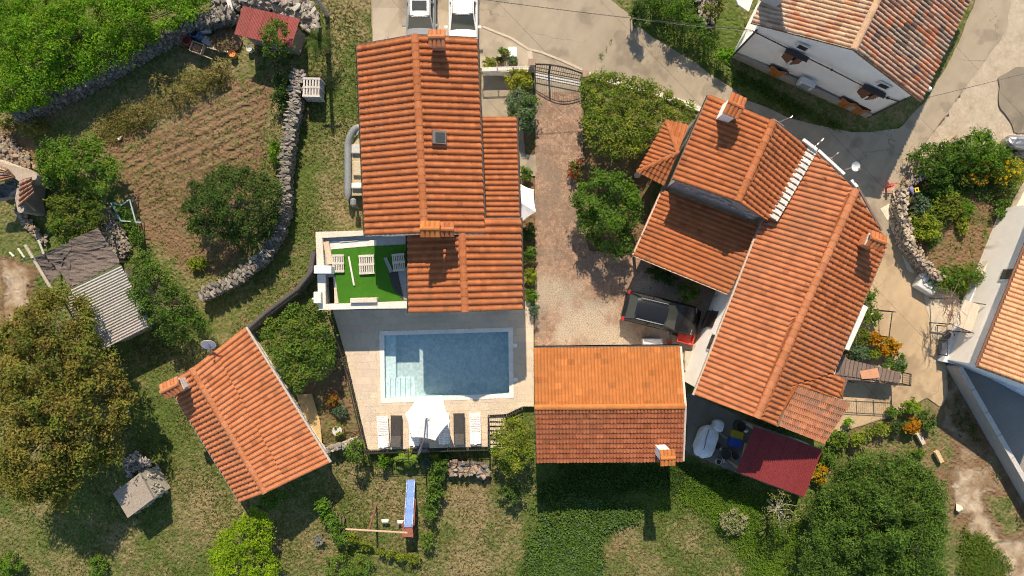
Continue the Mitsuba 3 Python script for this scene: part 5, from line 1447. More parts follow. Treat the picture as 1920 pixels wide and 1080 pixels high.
# ground cover
cover('potato_field', 'rows of leafy green potato plants in the field below the barn', [(1010, 900), (1100, 930), (1215, 950), (1205, 985), (1130, 1010), (1140, 1120), (965, 1120), (990, 1000)], 3300, MID + DARK[:1] + BLUEG[1:2], 0.16, 0.36, 61, 0.5, 7, 0.14)
cover('lush_grass', 'tall lush weeds in the field below the dark red shed', [(1215, 900), (1290, 880), (1400, 900), (1510, 960), (1500, 1120), (1400, 1120), (1370, 1020), (1290, 960), (1220, 980)], 2300, BRIGHT[:2] + MID + YELLOWG[:1], 0.14, 0.26, 62, 0.35, 6, 0.14)
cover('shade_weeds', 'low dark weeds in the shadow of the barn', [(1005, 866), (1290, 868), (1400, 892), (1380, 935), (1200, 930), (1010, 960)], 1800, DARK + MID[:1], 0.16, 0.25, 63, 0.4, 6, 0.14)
cover('straw_weeds', 'patchy dry weeds along the upper edge of the tilled plot', [(165, 255), (180, 215), (260, 180), (340, 130), (430, 110), (455, 150), (400, 190), (300, 235), (210, 280)], 1500, STRAW + OLIVE[:2], 0.14, 0.4, 64, 0.3, 6, 0.14)
cover('verge_weeds', 'dark weeds on the shaded verge beside the top road', [(1190, -30), (1345, -30), (1345, 110), (1420, 178), (1500, 222), (1590, 244), (1580, 250), (1480, 222), (1400, 186), (1340, 140), (1270, 92), (1200, 52)], 1500, DARK + MID[:2], 0.15, 0.3, 65, 0.4, 6, 0.13)
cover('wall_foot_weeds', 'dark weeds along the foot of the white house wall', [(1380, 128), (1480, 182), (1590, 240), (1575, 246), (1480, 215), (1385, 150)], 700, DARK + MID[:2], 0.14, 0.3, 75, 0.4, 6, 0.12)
cover('vegetables', 'mixed leafy vegetables covering the upper half of the walled garden', [(1712, 350), (1760, 290), (1830, 270), (1915, 290), (1905, 350), (1870, 385), (1790, 372), (1770, 440), (1740, 470), (1716, 430)], 1100, MID + DARK[1:3] + BLUEG[:1], 0.17, 0.5, 76, 0.4, 7, 0.14)
cover('crack_weeds', 'green weeds growing in a crack of the concrete road near the top', [(1158, 50), (1162, 52), (1128, 112), (1122, 110)], 26, MID + DARK[:1], 0.12, 0.1, 77, 0.4, 6, 0.08)
cover('field_weeds', 'rough weeds beside the dirt path at the lower right', [(1800, 990), (1850, 1000), (1900, 1060), (1900, 1120), (1790, 1120)], 900, OLIVE[:3] + MID, 0.15, 0.35, 66, 0.4, 6, 0.14)
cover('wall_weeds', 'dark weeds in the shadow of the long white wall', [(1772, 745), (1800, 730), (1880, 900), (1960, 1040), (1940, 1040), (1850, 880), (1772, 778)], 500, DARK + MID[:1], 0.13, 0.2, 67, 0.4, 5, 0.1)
cover('plot_weeds', 'scattered green weeds on the tilled plot', [(230, 260), (430, 160), (500, 150), (515, 450), (380, 540), (300, 480), (240, 340)], 420, OLIVE[:3] + MID[:1], 0.12, 0.14, 68, 0.4, 5, 0.1)
cover('seedlings', 'tiny seedlings dotted over the bare vegetable bed', [(1775, 400), (1870, 385), (1835, 520), (1775, 470)], 60, MID, 0.10, 0.12, 69, 0.5, 4, 0.05)


def lawn():
    rng = np.random.default_rng(71)
    import shapely
    polys = [(ZONES[i][0]) for i in (0, 7, 8, 9, 10, 11, 15, 16, 17)]
    g = so.unary_union([sg.Polygon(XY(p)).buffer(0) for p in polys]).difference(DECK.buffer(0.05)).difference(sg.Polygon(XY([(671, 60), (908, 60), (908, 440), (671, 440)], 3)))
    n = 150000
    p = np.column_stack([rng.uniform(-34, 24, n), rng.uniform(-19.5, 19.5, n)])
    p = p[shapely.contains(g, shapely.points(p))]
    w = nfbm(np.column_stack([p * 0.5, p[:, 0] * 0]), 3, 8)
    keep = rng.uniform(0.2, 0.8, len(p)) < w + 0.12
    p, w = p[keep], w[keep]
    gr = pick([(0.06, 0.095, 0.02), (0.085, 0.115, 0.028), (0.12, 0.125, 0.04)], len(p), rng)
    st = pick([(0.26, 0.20, 0.10), (0.20, 0.165, 0.075)], len(p), rng)
    col = np.where((rng.uniform(0.3, 0.8, len(p)) < w)[:, None], gr, st)
    pos = np.column_stack([p, ground_z(p[:, 0], p[:, 1]) + 0.03])
    m = MB()
    leaf_mesh(pos, np.tile([0, 0, 0.5], (len(p), 1)), 0.16, 0.05, col, rng, m, 0.1)
    put('lawn_grass', m, 'leaf', label='short dry and green grass of the lawns', kind='stuff')


lawn()
# ================= vehicles
def rotz(a):
    c, s = math.cos(a), math.sin(a)
    return np.array([[c, -s, 0], [s, c, 0], [0, 0, 1]])


def placed(m, R, at):
    """The MB turned by R and moved to at."""
    m.v = [v @ R.T + at for v in m.v]
    return m


def car(name, label, cat, at, ang, paint, L, W, hood, belt, roof, xs, rails=False, sunroof=False, roof_col=None, estate=True):
    """xs = windscreen base, roof front, roof rear, rear window base (metres from the middle, front positive)."""
    key = thing(name, label, cat)
    R, at = rotz(ang), np.array([at[0], at[1], 0.02])
    ws, rf, rr, rb = xs
    hl, w = L / 2, W / 2
    st = np.array([-hl, -hl + .08, -hl + .35, rb, 0, ws, ws + (hl - ws) * .5, hl - .35, hl - .08, hl])
    wd = np.array([.72, .84, .95, .99, 1.0, .99, .97, .92, .78, .60]) * w
    zt = np.array([belt - .25, belt - .06, belt - .01, belt, belt, belt - .01, (belt + hood) / 2 - .01, hood, hood - .12, hood - .3])
    zl = np.array([.42, .34, .30, .28, .28, .28, .28, .30, .34, .42])
    V = []
    for x, a, t, b in zip(st, wd, zt, zl):
        s = [(a * .90, b), (a, b + .16), (a * 1.0, (b + t) / 2 + .05), (a * .955, t - .05), (a * .86, t), (a * .45, t + .025)]
        V.append([(x, y, z) for y, z in s] + [(x, 0, t + .035)] + [(x, -y, z) for y, z in s[::-1]])
    V = np.array(V)
    n, k = V.shape[:2]
    i, j = np.meshgrid(np.arange(n - 1), np.arange(k - 1), indexing='ij')
    q = np.stack([i * k + j, i * k + j + 1, (i + 1) * k + j + 1, (i + 1) * k + j], -1).reshape(-1, 4)
    m = MB(paint).raw(V.reshape(-1, 3), q)
    for e in (0, n - 1):
        c = V[e].mean(0)
        idx = np.arange(k)
        m.raw(np.vstack([V[e], c]), np.column_stack([idx[:-1], idx[1:], np.full(k - 1, k)]))
    put('body', placed(m, R, at), 'paint', key, smooth=True)
    put('underbody', placed(MB((0.02, 0.02, 0.02)).box((0, 0, .33), (L * .9, W * .86, .2)), R, at), 'matte', key)
    bw, tw = w * .90, w * .70
    z0, z1 = belt - .03, roof - .05
    A = {s: np.array([ws, s * bw * .96, z0 - .02]) for s in (1, -1)}
    B = {s: np.array([rf, s * tw, z1]) for s in (1, -1)}
    C = {s: np.array([rr, s * tw, z1]) for s in (1, -1)}
    D = {s: np.array([rb, s * bw * .94, z0]) for s in (1, -1)}
    put('windscreen', placed(MB().slab([A[1], B[1], B[-1], A[-1]], .03), R, at), 'glass', key)
    put('rear_window', placed(MB().slab([C[1], D[1], D[-1], C[-1]], .03), R, at), 'glass', key)
    for s in (1, -1):
        put('side_window', placed(MB().slab([A[s] * [1, 1.0, 1], B[s], C[s], D[s]], .03), R, at), 'glass', key)
    m = MB(paint)
    for s in (1, -1):
        m.bar(A[s] + [0, s * .02, 0], B[s] + [0, s * .02, 0], .07, .06)
        m.bar(C[s] + [0, s * .02, 0], D[s] + [0, s * .02, 0], .09, .06)
        mid = (B[s] + C[s]) / 2
        m.bar(mid + [0, s * .02, 0], [mid[0] - .05, s * bw * .98, z0], .08, .05)
        m.bar(B[s] + [0, s * .02, 0], C[s] + [0, s * .02, 0], .06, .06)
    put('pillars', placed(m, R, at), 'paint', key)
    xx = np.linspace(rr - .06, rf + .06, 7)
    g = []
    for x in xx:
        e = 1 - .10 * (abs(x - (rf + rr) / 2) / ((rf - rr) / 2)) ** 4
        zz = roof - .04 * (abs(x - (rf + rr) / 2) / ((rf - rr) / 2)) ** 2
        g.append([(x, y * tw * 1.05 * e, zz - .06 * abs(y) ** 3 - (0.03 if abs(y) == 1 else 0)) for y in (-1, -.8, -.4, 0, .4, .8, 1)])
    g = np.array(g)
    i, j = np.meshgrid(np.arange(6), np.arange(6), indexing='ij')
    q = np.stack([i * 7 + j, i * 7 + j + 1, (i + 1) * 7 + j + 1, (i + 1) * 7 + j], -1).reshape(-1, 4)
    rk = put('roof', placed(MB(roof_col or paint).raw(g.reshape(-1, 3), q), R, at), 'paint', key, smooth=True)
    if sunroof:
        put('sunroof', placed(MB().box(((rf + rr) / 2 + .25, 0, roof + .005), (.55, .86, .02)), R, at), 'glass', rk)
    if rails:
        for s in (1, -1):
            put('roof_rail', placed(MB((.62, .62, .62)).tube([(rr + .1, s * tw * .95, roof - .03), (rr + .2, s * tw * .95, roof + .06), (rf - .2, s * tw * .95, roof + .06), (rf - .05, s * tw * .95, roof - .03)], .025, 6), R, at), 'metal', rk)
    for sx in (-1, 1):
        for s in (1, -1):
            c = np.array([sx * L * .31, s * (w - .13), .33])
            wk = put('wheel', placed(MB((.015, .015, .015)).tube([c - [0, .11, 0], c + [0, .11, 0]], .33, 18), R, at), 'matte', key)
            put('rim', placed(MB((.45, .45, .46)).tube([c + [0, s * .08, 0], c + [0, s * .12, 0]], .21, 12), R, at), 'metal', wk)
    for s in (1, -1):
        put('headlight', placed(MB((.70, .71, .72)).slab([(hl - .42, s * w * .86, hood + .01), (hl - .40, s * w * .55, hood + .03), (hl - .12, s * w * .52, hood - .10), (hl - .16, s * w * .76, hood - .12)], .05), R, at), 'satin', key)
        put('tail_light', placed(MB((.40, .015, .02)).box((-hl + .12, s * w * .86, belt - .06), (.16, .26, .20), bev=.04), R, at), 'paint', key)
        put('mirror', placed(MB(paint).box((ws - .25, s * (w + .10), belt + .06), (.14, .22, .16), bev=.03), R, at), 'paint', key)
    return key


car('parked_car', 'black estate car with silver roof rails parked on the cobbled driveway', 'car', P(1239, 588, .6)[:2], -0.235, (.006, .006, .007), 4.70, 1.88, .98, 1.08, 1.62, (.98, .14, -1.66, -2.2), rails=True)
car('parked_car', 'grey car with pale roof and dark sunroof, half hidden by the roof edge', 'car', P(790, 30, .6)[:2], -math.pi / 2, (.23, .25, .27), 4.35, 1.78, .92, 1.0, 1.48, (1.0, .30, -1.35, -1.95), sunroof=True, roof_col=(.60, .62, .64))
car('parked_car', 'white car with sunlit roof parked right of the grey car', 'car', P(869, 32, .6)[:2], -math.pi / 2, (.76, .76, .76), 4.4, 1.80, .92, 1.0, 1.46, (1.05, .1, -1.45, -2.0))

# inflatable boat on its trailer under the west eave
bt = thing('inflatable_boat', 'grey inflatable boat with cream interior on a trailer beside the main house', 'boat')
o = P(673, 313, 0.9)
t = np.linspace(0, 1, 40)
pts = []
for s_ in np.linspace(-2.0, 1.35, 14):
    pts.append((-0.66, s_, 0))
for a in np.linspace(np.pi, 0, 13)[1:-1]:
    pts.append((0.66 * math.cos(a) * (1 - .25 * math.sin(a)), 1.35 + 0.98 * math.sin(a), 0.16 * math.sin(a)))
for s_ in np.linspace(1.35, -2.0, 14):
    pts.append((0.66, s_, 0))
pts = np.array(pts)
rad = np.full(len(pts), 0.215)
rad[[0, -1]] = 0.06
rad[[1, -2]] = 0.19
put('tube', MB((.22, .235, .25)).tube(pts + o, rad, 12), 'satin', bt, smooth=True)
put('floor', MB((.40, .35, .24)).prism([(o[0] - .5, o[1] - 1.7), (o[0] + .5, o[1] - 1.7), (o[0] + .5, o[1] + 1.3), (o[0], o[1] + 1.8), (o[0] - .5, o[1] + 1.3)], o[2] - .22, o[2] - .12), 'matte', bt)
put('bow_locker', MB((.46, .46, .45)).box(o + [0, 1.05, .02], (.86, .55, .26), bev=.05), 'satin', bt)
put('seat', MB((.46, .40, .27)).box(o + [0, -.1, .02], (.70, .9, .22), bev=.05), 'satin', bt)
put('stern_bench', MB((.66, .66, .64)).box(o + [0, -1.15, .05], (.84, .35, .25), bev=.05), 'satin', bt)
put('outboard_motor', MB((.20, .22, .24)).box(o + [-.30, -2.15, .12], (.34, .5, .42), bev=.1).box(o + [-.30, -2.25, -.45], (.14, .2, .9), bev=.04), 'satin', bt)
put('handle', MB((.08, .08, .09)).box(o + [-.88, .2, .05], (.06, .28, .05)).box(o + [-.88, -.9, .05], (.06, .28, .05)), 'satin', bt)
tr = thing('boat_trailer', 'galvanised trailer carrying the grey inflatable boat', 'trailer')
put('frame', MB((.45, .45, .45)).bar(o * [1, 1, 0] + [-.4, -1.6, .45], o * [1, 1, 0] + [-.4, 1.6, .45], .08, .1).bar(o * [1, 1, 0] + [.4, -1.6, .45], o * [1, 1, 0] + [.4, 1.6, .45], .08, .1).bar(o * [1, 1, 0] + [-.4, 1.6, .45], o * [1, 1, 0] + [0, 2.5, .45], .08, .1).bar(o * [1, 1, 0] + [.4, 1.6, .45], o * [1, 1, 0] + [0, 2.5, .45], .08, .1), 'metal', tr)
put('winch_post', MB((.62, .62, .62)).bar(o * [1, 1, 0] + [0, 2.45, .4], o * [1, 1, 0] + [0, 2.4, 1.0], .08, .08).box(o * [1, 1, 0] + [0, 2.35, 1.0], (.14, .2, .14)), 'metal', tr)
for s in (-1, 1):
    put('wheel', MB((.02, .02, .02)).tube([o * [1, 1, 0] + [s * .78, -.4, .3], o * [1, 1, 0] + [s * .95, -.4, .3]], .29, 16), 'matte', tr)

# ================= pool furniture
def pallet(name, label, at, rz, w, d, col, group=None, layers=1, boards=8, cat='pallet'):
    key = thing(name, label, cat, group)
    R = rotz(rz)
    rng = np.random.default_rng(int(at[0] * 100) & 1023)
    for l in range(layers):
        z = l * 0.145
        for i in range(boards):
            x = -w / 2 + (i + .5) * w / boards
            put('board', placed(MB(jit(col, .12, rng)).box((x, 0, z + .125), (w / boards * .62, d, .022)), R, at), 'matte', key)
        for y in (-1, 0, 1):
            put('bearer', placed(MB(jit(col, .1, rng) * .92).box((0, y * (d / 2 - .05), z + .06), (w, .1, .10)), R, at), 'matte', key)
    for y in (-1, 0, 1):
        put('cross_board', placed(MB(jit(col, .08, rng)).box((0, y * (d / 2 - .06), layers * .145 + .0), (w, .13, .022)), R, at), 'matte', key)
    return key


for px, py, w, d, rz, txt in ((635, 494, .68, 1.02, .02, 'weathered pallet on the turf at the left, beside the pale block'), (688, 496, .88, 1.10, .04, 'large weathered pallet in the sunlit middle of the turf'), (748, 492, .72, 1.0, .1, 'weathered pallet in the shade under the roof edge')):
    pallet('pallet', txt, P(px, py, 2.74) * [1, 1, 0] + [0, 0, 2.73], rz, w, d, (.52, .49, .45), 'pallets on the turf roof terrace', 1, 7)
pallet('pallet_stack', 'tall stack of whitish pallets beside the curving stone wall', P(584, 164, 1.1) * [1, 1, 0], -.03, 1.05, 1.15, (.48, .46, .43), None, 8, 6, 'pallet stack')
tag(put('plank', MB((.66, .66, .58)).bar(P(654, 481, 2.80), P(664, 535, 2.80), .09, .08), 'matte'), 'single whitish beam lying on the turf between two pallets', 'plank')
tag(put('plank', MB((.56, .45, .34)).bar(P(611, 453, 2.90), P(620, 495, 2.85), .32, .06), 'matte'), 'broad tan plank leaning at the west parapet of the turf terrace', 'plank')
tag(put('plank', MB((.5, .5, .46)).bar(P(637, 454, 2.77), P(671, 451, 2.77), .05, .05), 'matte'), 'thin pale lath on the white strip north of the turf', 'plank')
tag(put('plank', MB((.24, .25, .26)).bar(P(722, 483, 2.80), P(734, 510, 2.80), .2, .06), 'matte'), 'grey plank in the shade next to the dark tarpaulin', 'plank')


def lounger(label, px, py, rz, col, group, z=0.4, cushion=False, Lg=1.88):
    key = thing('sun_lounger', label, 'sun lounger', group)
    q = P(px, py, z + .35)
    at, R = np.array([q[0], q[1], z]), rotz(rz)
    w = .62
    for s in (-1, 1):
        put('side_rail', placed(MB(jit(col, .03)).box((s * w / 2, 0, .30), (.06, Lg, .09), bev=.02), R, at), 'satin', key)
    if cushion:
        put('seat', placed(MB(jit(col, .04)).box((0, .33, .36), (w, 1.22, .10), bev=.04), R, at), 'matte', key)
        c, s = math.cos(.42), math.sin(.42)
        RB = np.array([[1, 0, 0], [0, c, s], [0, -s, c]])
        put('backrest', placed(MB(np.array(col) * 1.35).box((0, -.60, .52), (w, .72, .10), bev=.04, R=RB), R, at), 'matte', key)
    else:
        for i in range(11):
            put('slat', placed(MB(jit(col, .03)).box((0, .88 - i * .105, .34), (w - .04, .082, .03), bev=.01), R, at), 'satin', key)
        c, s = math.cos(.42), math.sin(.42)
        RB = np.array([[1, 0, 0], [0, c, s], [0, -s, c]])
        b = MB(jit(col, .02))
        for i in range(7):
            y = -.29 - i * .095
            b.box((0, y, .36 + (-.29 - y) * .44), (w - .04, .075, .03), R=RB)
        b.box((0, -.62, .50), (.12, .7, .02), R=RB)
        put('backrest', placed(b, R, at), 'satin', key)
    for sx in (-1, 1):
        for sy in (-.72, .72):
            put('leg', placed(MB(jit(col, .03)).box((sx * w * .46, sy, .14), (.06, .08, .28)), R, at), 'satin', key)


WHT, ANT = (.74, .74, .74), (.055, .052, .052)
lounger('white slatted sun lounger at the left end of the row by the pool', 718, 809, .06, WHT, None)
lounger('dark grey padded sun lounger left of the white parasol', 743, 808, .0, ANT, None, cushion=True)
lounger('white sun lounger mostly hidden under the left side of the white parasol', 777, 806, .02, WHT, None)
lounger('white sun lounger showing its foot under the right side of the white parasol', 832, 803, .03, WHT, None)
lounger('dark grey padded sun lounger right of the white parasol', 861, 804, .02, ANT, None, cushion=True)
lounger('white slatted sun lounger at the right end of the row near the stairs', 891, 803, .03, WHT, None)


def parasol(label, apex_px, rim_px, z_top, z_rim, col, pole, sag=.16):
    key = thing('parasol', label, 'parasol')
    A = P(*apex_px, z_top)
    rim = [P(x, y, z_rim) for x, y in rim_px]
    n = len(rim)
    for i in range(n):
        a, b = rim[i], rim[(i + 1) % n]
        g = []
        for r in np.linspace(0, 1, 7):
            row = []
            for s in np.linspace(0, 1, 7):
                e = a + (b - a) * s
                pull = 4 * s * (1 - s)
                e = e + (A - e) * [1, 1, 0] * .05 * pull - [0, 0, .05 * pull]
                row.append(A + (e - A) * r - [0, 0, sag * r * (1 - r) * (1 - .3 * pull)])
            g.append(row)
        g = np.array(g)
        k, j = np.meshgrid(np.arange(6), np.arange(6), indexing='ij')
        q = np.stack([k * 7 + j, k * 7 + j + 1, (k + 1) * 7 + j + 1, (k + 1) * 7 + j], -1).reshape(-1, 4)
        m = MB(jit(col, .015)).raw(g.reshape(-1, 3), q)
        q2 = g[-1]
        m.raw(np.vstack([q2, q2 - [0, 0, .12]]), np.column_stack([np.arange(6), np.arange(1, 7), np.arange(8, 14), np.arange(7, 13)]))
        put('canopy_panel', m, 'matte', key)
        put('rib', MB((.4, .4, .4)).bar(A - [0, 0, .1], a - [0, 0, .06], .03, .03), 'metal', key)
    put('finial', MB((.6, .6, .6)).lathe([(0.001, .10), (.05, .06), (.07, 0), (.16, -.02)], A), 'satin', key)
    if pole == 'arm':
        q = P(793, 838, 0.4)
        top = P(796, 822, 2.95)
        put('mast', MB((.12, .12, .13)).tube([q, [q[0], q[1], 2.2], [q[0] + .02, q[1] + .1, 2.75], top + [0, 0, 0.15], A + [0, -.05, .22], A + [0, 0, .1]], .045, 8), 'satin', key)
        put('base', MB((.18, .18, .18)).box(q + [0, 0, .05], (.7, .5, .08), bev=.02), 'satin', key)
    else:
        put('mast', MB((.5, .5, .5)).tube([[A[0], A[1], 0], A], .03, 8), 'metal', key)


parasol('large white six sided parasol over the sun loungers by the pool', (800, 784), [(782, 744), (829, 742), (844, 791), (816, 826), (772, 820), (759, 777)], 2.85, 2.5, (.84, .84, .84), 'arm')
parasol('white parasol half hidden under the east eave of the main house', (974, 379), [(950, 352), (975, 344), (1001, 355), (1005, 397), (976, 418), (948, 404)], 2.9, 2.4, (.78, .78, .80), 'pole')

# ================= railings, gate, stairs
IRON = (.028, .026, .025)


def railing(label, pts, z, h=1.0, cat='railing', step=1.3, gap=.13, col=IRON, rails=(1.0, .88, .12), balusters=True, name='railing'):
    key = thing(name, label, cat)
    q = [P(x, y, z) for x, y in pts]
    bal = MB(col)
    for a, b in zip(q, q[1:]):
        L = np.linalg.norm(b - a)
        n = max(1, round(L / step))
        for i in range(n + 1):
            p = a + (b - a) * i / n
            put('post', MB(col).box(p + [0, 0, h / 2], (.055, .055, h)), 'satin', key)
        for r in rails:
            put('rail', MB(col).bar(a + [0, 0, h * r], b + [0, 0, h * r], .034, .025), 'satin', key)
        if balusters:
            for i in range(1, int(L / gap)):
                p = a + (b - a) * i * gap / L
                bal.box(p + [0, 0, h * .5], (.016, .016, h * .76))
    if bal.n:
        put('balusters', bal, 'satin', key, kind='stuff')
    return key


railing('dark iron railing along the west edge of the pool deck', [(624, 590), (649, 668), (690, 842)], 0.4)
railing('dark iron railing along the south edge of the pool deck behind the loungers', [(692, 843), (916, 837)], 0.4)
railing('short dark railing around the stairs at the deck corner', [(916, 836), (916, 778), (950, 776), (979, 763)], 0.4, step=1.0)
railing('small dark railing gate at the bend of the west deck edge', [(622, 668), (642, 664), (646, 690), (628, 696)], 0.2, h=.9, step=.7)
st = thing('stone_stairs', 'short flight of pale stone steps beside the yellow green tree', 'stairs')
for i in range(7):
    put('tread', MB(jit((.60, .52, .40), .06)).box(P(932, 787 + i * 8.4, .3 - i * .12) - [0, 0, .04], (.95, .2, .09), bev=.015), 'matte', st)
    put('riser', MB((.20, .18, .16)).box(P(932, 790 + i * 8.4, .2 - i * .12) - [0, 0, .06], (.93, .1, .14)), 'matte', st)
put('landing', MB((.22, .21, .2)).box(P(932, 780, .1), (.95, .3, .1)), 'matte', st)

# arched double gate
gk = thing('iron_gate', 'black iron double gate with arched top across the cobbled driveway', 'gate')
g0, g1 = P(1003, 133, 0), P(1089, 150, 0)
arch = lambda t: 1.25 + .52 * math.sin(math.pi * min(1, max(0, t * .92 + .06)))
for leaf_, (t0, t1) in (('leaf', (0.0, .30)), ('leaf', (.31, 1.0))):
    lf = put('gate_leaf', MB(IRON).bar(lerp(g0, g1, t0) + [0, 0, .12], lerp(g0, g1, t1) + [0, 0, .12], .05, .05).bar(lerp(g0, g1, t0) + [0, 0, .75], lerp(g0, g1, t1) + [0, 0, .75], .04, .04), 'satin', gk)
    ts = np.linspace(t0, t1, max(5, int((t1 - t0) * 22)))
    put('top_rail', MB(IRON).tube([lerp(g0, g1, t) + [0, 0, arch(t)] for t in ts], .03, 6), 'satin', lf)
    put('top_rail', MB(IRON).tube([lerp(g0, g1, t) + [0, 0, arch(t) - .16] for t in ts], .022, 6), 'satin', lf)
    for t in (t0, t1):
        put('stile', MB(IRON).box(lerp(g0, g1, t) + [0, 0, arch(t) / 2], (.07, .07, arch(t))), 'satin', lf)
    b = MB(IRON)
    for t in np.arange(t0, t1, .13 / 2.75):
        b.box(lerp(g0, g1, t) + [0, 0, arch(t) / 2 + .02], (.02, .02, arch(t) - .12))
    put('balusters', b, 'satin', lf, kind='stuff')
put('track', MB((.56, .57, .58)).bar(g0 + [0, -.18, .025], g1 + [0, -.18, .025], .12, .025).bar(g0 + [0, -.36, .025], g1 + [0, -.36, .025], .08, .025), 'metal', gk)
for q, w in ((P(996, 131, 0), 'left'), (P(1094, 152, 0), 'right')):
    k = thing('gate_post', f'pale stone gate post on the {w} side of the iron gate', 'gate post')
    put('shaft', MB((.42, .38, .34)).box(q + [0, 0, .7], (.34, .34, 1.4), bev=.02), 'matte', k)
    put('cap', MB((.30, .22, .17)).box(q + [0, 0, 1.43], (.42, .42, .08), bev=.02), 'matte', k)
fw = thing('front_wall', 'low whitewashed wall with pale railing at the front yard', 'wall')
put('base', MB().box((P(903, 133, .8) + P(992, 130, .8)) / 2 * [1, 1, 0] + [0, 0, .4], (2.75, .2, .8)), 'plaster', fw)
put('coping', MB((.66, .62, .56)).box((P(903, 133, .8) + P(992, 130, .8)) / 2 * [1, 1, 0] + [0, 0, .83], (2.8, .28, .06), bev=.01), 'matte', fw)
railing('pale metal railing on top of the low front yard wall', [(903, 133), (992, 130)], .85, h=.6, col=(.55, .53, .50), step=.9)
railing('low black fence strip along the kerb of the vine arbour', [(1096, 150), (1094, 260)], 0, h=.7, step=1.2, rails=(1.0, .2))

# planters in front of the railing
for px, py, r, pal, txt, hh in ((918, 118, 15, YELLOWG + OLIVE[:1], 'bushy yellow green plant in a long planter by the parked white car', .6), (946, 96, 11, MID, 'tall potted plant on the parking bay by the white crate', 1.1), (938, 112, 9, DARK + MID[:1], 'dark potted plant in front of the tall potted plant', .6), (962, 114, 10, BLUEG + MID[:1], 'small pale leaved potted plant by the railing', .55)):
    k = plant('potted_plant', txt, 'potted plant', ell(px, py, r, r * .85), .3, hh + .3, pal, leaf=.12, lobe=.2, dens=1.1)
    q = P(px, py + 2, .2)
    put('pot', MB((.30, .17, .11) if r != 15 else (.55, .48, .38)).lathe([(.001, 0), (.14, 0), (.20, .32), (.17, .32), (.15, .26), (.001, .26)], q * [1, 1, 0]), 'matte', k)
k = thing('crate', 'white crate standing beside the potted plants on the parking bay', 'crate')
put('box', MB((.74, .73, .72)).box(P(961, 98, .25), (.5, .5, .5), bev=.03), 'satin', k)
put('lid', MB((.70, .69, .68)).box(P(961, 98, .52), (.54, .54, .05), bev=.015), 'satin', k)

# ================= poles, cables, aerials, dishes
up_k = thing('utility_pole', 'tall wooden utility pole leaning out of the top edge, left of the house', 'utility pole')
q = P(613, 27, 0)
put('shaft', MB((.36, .33, .30)).tube([q, q + [-.02, .02, 7.2]], [.15, .11], 10), 'matte', up_k)
put('crossarm', MB((.30, .27, .24)).box(q + [0, 0, 6.8], (1.1, .1, .1)), 'matte', up_k)
put('insulator', MB((.5, .5, .48)).lathe([(.001, .16), (.04, .14), (.05, 0)], q + [-.45, 0, 6.85]), 'satin', up_k)


def cable(label, a, b, sag, r=.016, col=(.02, .02, .02)):
    a, b = np.array(a, float), np.array(b, float)
    p = [lerp(a, b, t) - [0, 0, sag * 4 * t * (1 - t)] for t in np.linspace(0, 1, 22)]
    return tag(put('power_cable', MB(col).tube(p, r, 5), 'satin'), label, 'cable')


cable('black cable over the road ending at the corner of the white house', P(870, -6, 6.2), P(1413, 57, 4.4), .25)
cable('second thin cable just below the black cable at the white house corner', P(1180, 34, 5.0), P(1413, 59, 4.3), .12, .01, (.2, .2, .2))
cable('black cable crossing the gravel from the white house to the right edge', P(1722, 187, 4.2), P(1990, 120, 5.2), .15)


def dish(label, px, py, z, foot, aim, col=(.62, .62, .64), r=.45):
    key = thing('satellite_dish', label, 'satellite dish')
    c = P(px, py, z)
    aim = np.array(aim, float) / np.linalg.norm(aim)
    x = np.cross(aim, [0, 0, 1.0])
    x /= np.linalg.norm(x)
    y = np.cross(x, aim)
    g = np.linspace(0, 2 * np.pi, 21)[:-1]
    rows = [c + aim * (.10 * (t ** 2)) + (np.cos(g)[:, None] * x + np.sin(g)[:, None] * y * 1.08) * r * t for t in (.02, .35, .7, 1.0)]
    rows += [q - aim * .02 for q in rows[::-1]]
    i, j = np.meshgrid(np.arange(7), np.arange(20), indexing='ij')
    q = np.stack([i * 20 + j, i * 20 + (j + 1) % 20, (i + 1) * 20 + (j + 1) % 20, (i + 1) * 20 + j], -1).reshape(-1, 4)
    put('reflector', MB(col).raw(np.vstack(rows), q), 'satin', key)
    f = P(*foot)
    put('mount', MB((.45, .42, .40)).tube([f, (f + c) / 2 + [0, 0, .1], c - aim * .05], .035, 6), 'metal', key)
    put('feed_arm', MB((.35, .35, .35)).tube([c - y * r * .9, c + aim * .42 - y * .1], .018, 5).box(c + aim * .42 - y * .1, (.09, .09, .09)), 'metal', key)


dish('pale satellite dish on the north west gable of the small house', 391, 644, 4.0, (400, 662, 3.4), (.18, -.75, .62), r=.40)
dish('round grey satellite dish at the street gable of the courtyard house', 1603, 312, 6.3, (1585, 318, 6.0), (.05, -.25, 1.0), r=.23)


def aerial(label, a, b, elems):
    key = thing('aerial', label, 'aerial')
    put('mast', MB((.55, .55, .54)).tube([a, b], .022, 6), 'metal', key)
    d = np.array(b) - a
    for t, w in elems:
        c = a + d * t
        put('element', MB((.6, .6, .58)).tube([c - np.array(w), c + np.array(w)], .014, 5), 'metal', key)


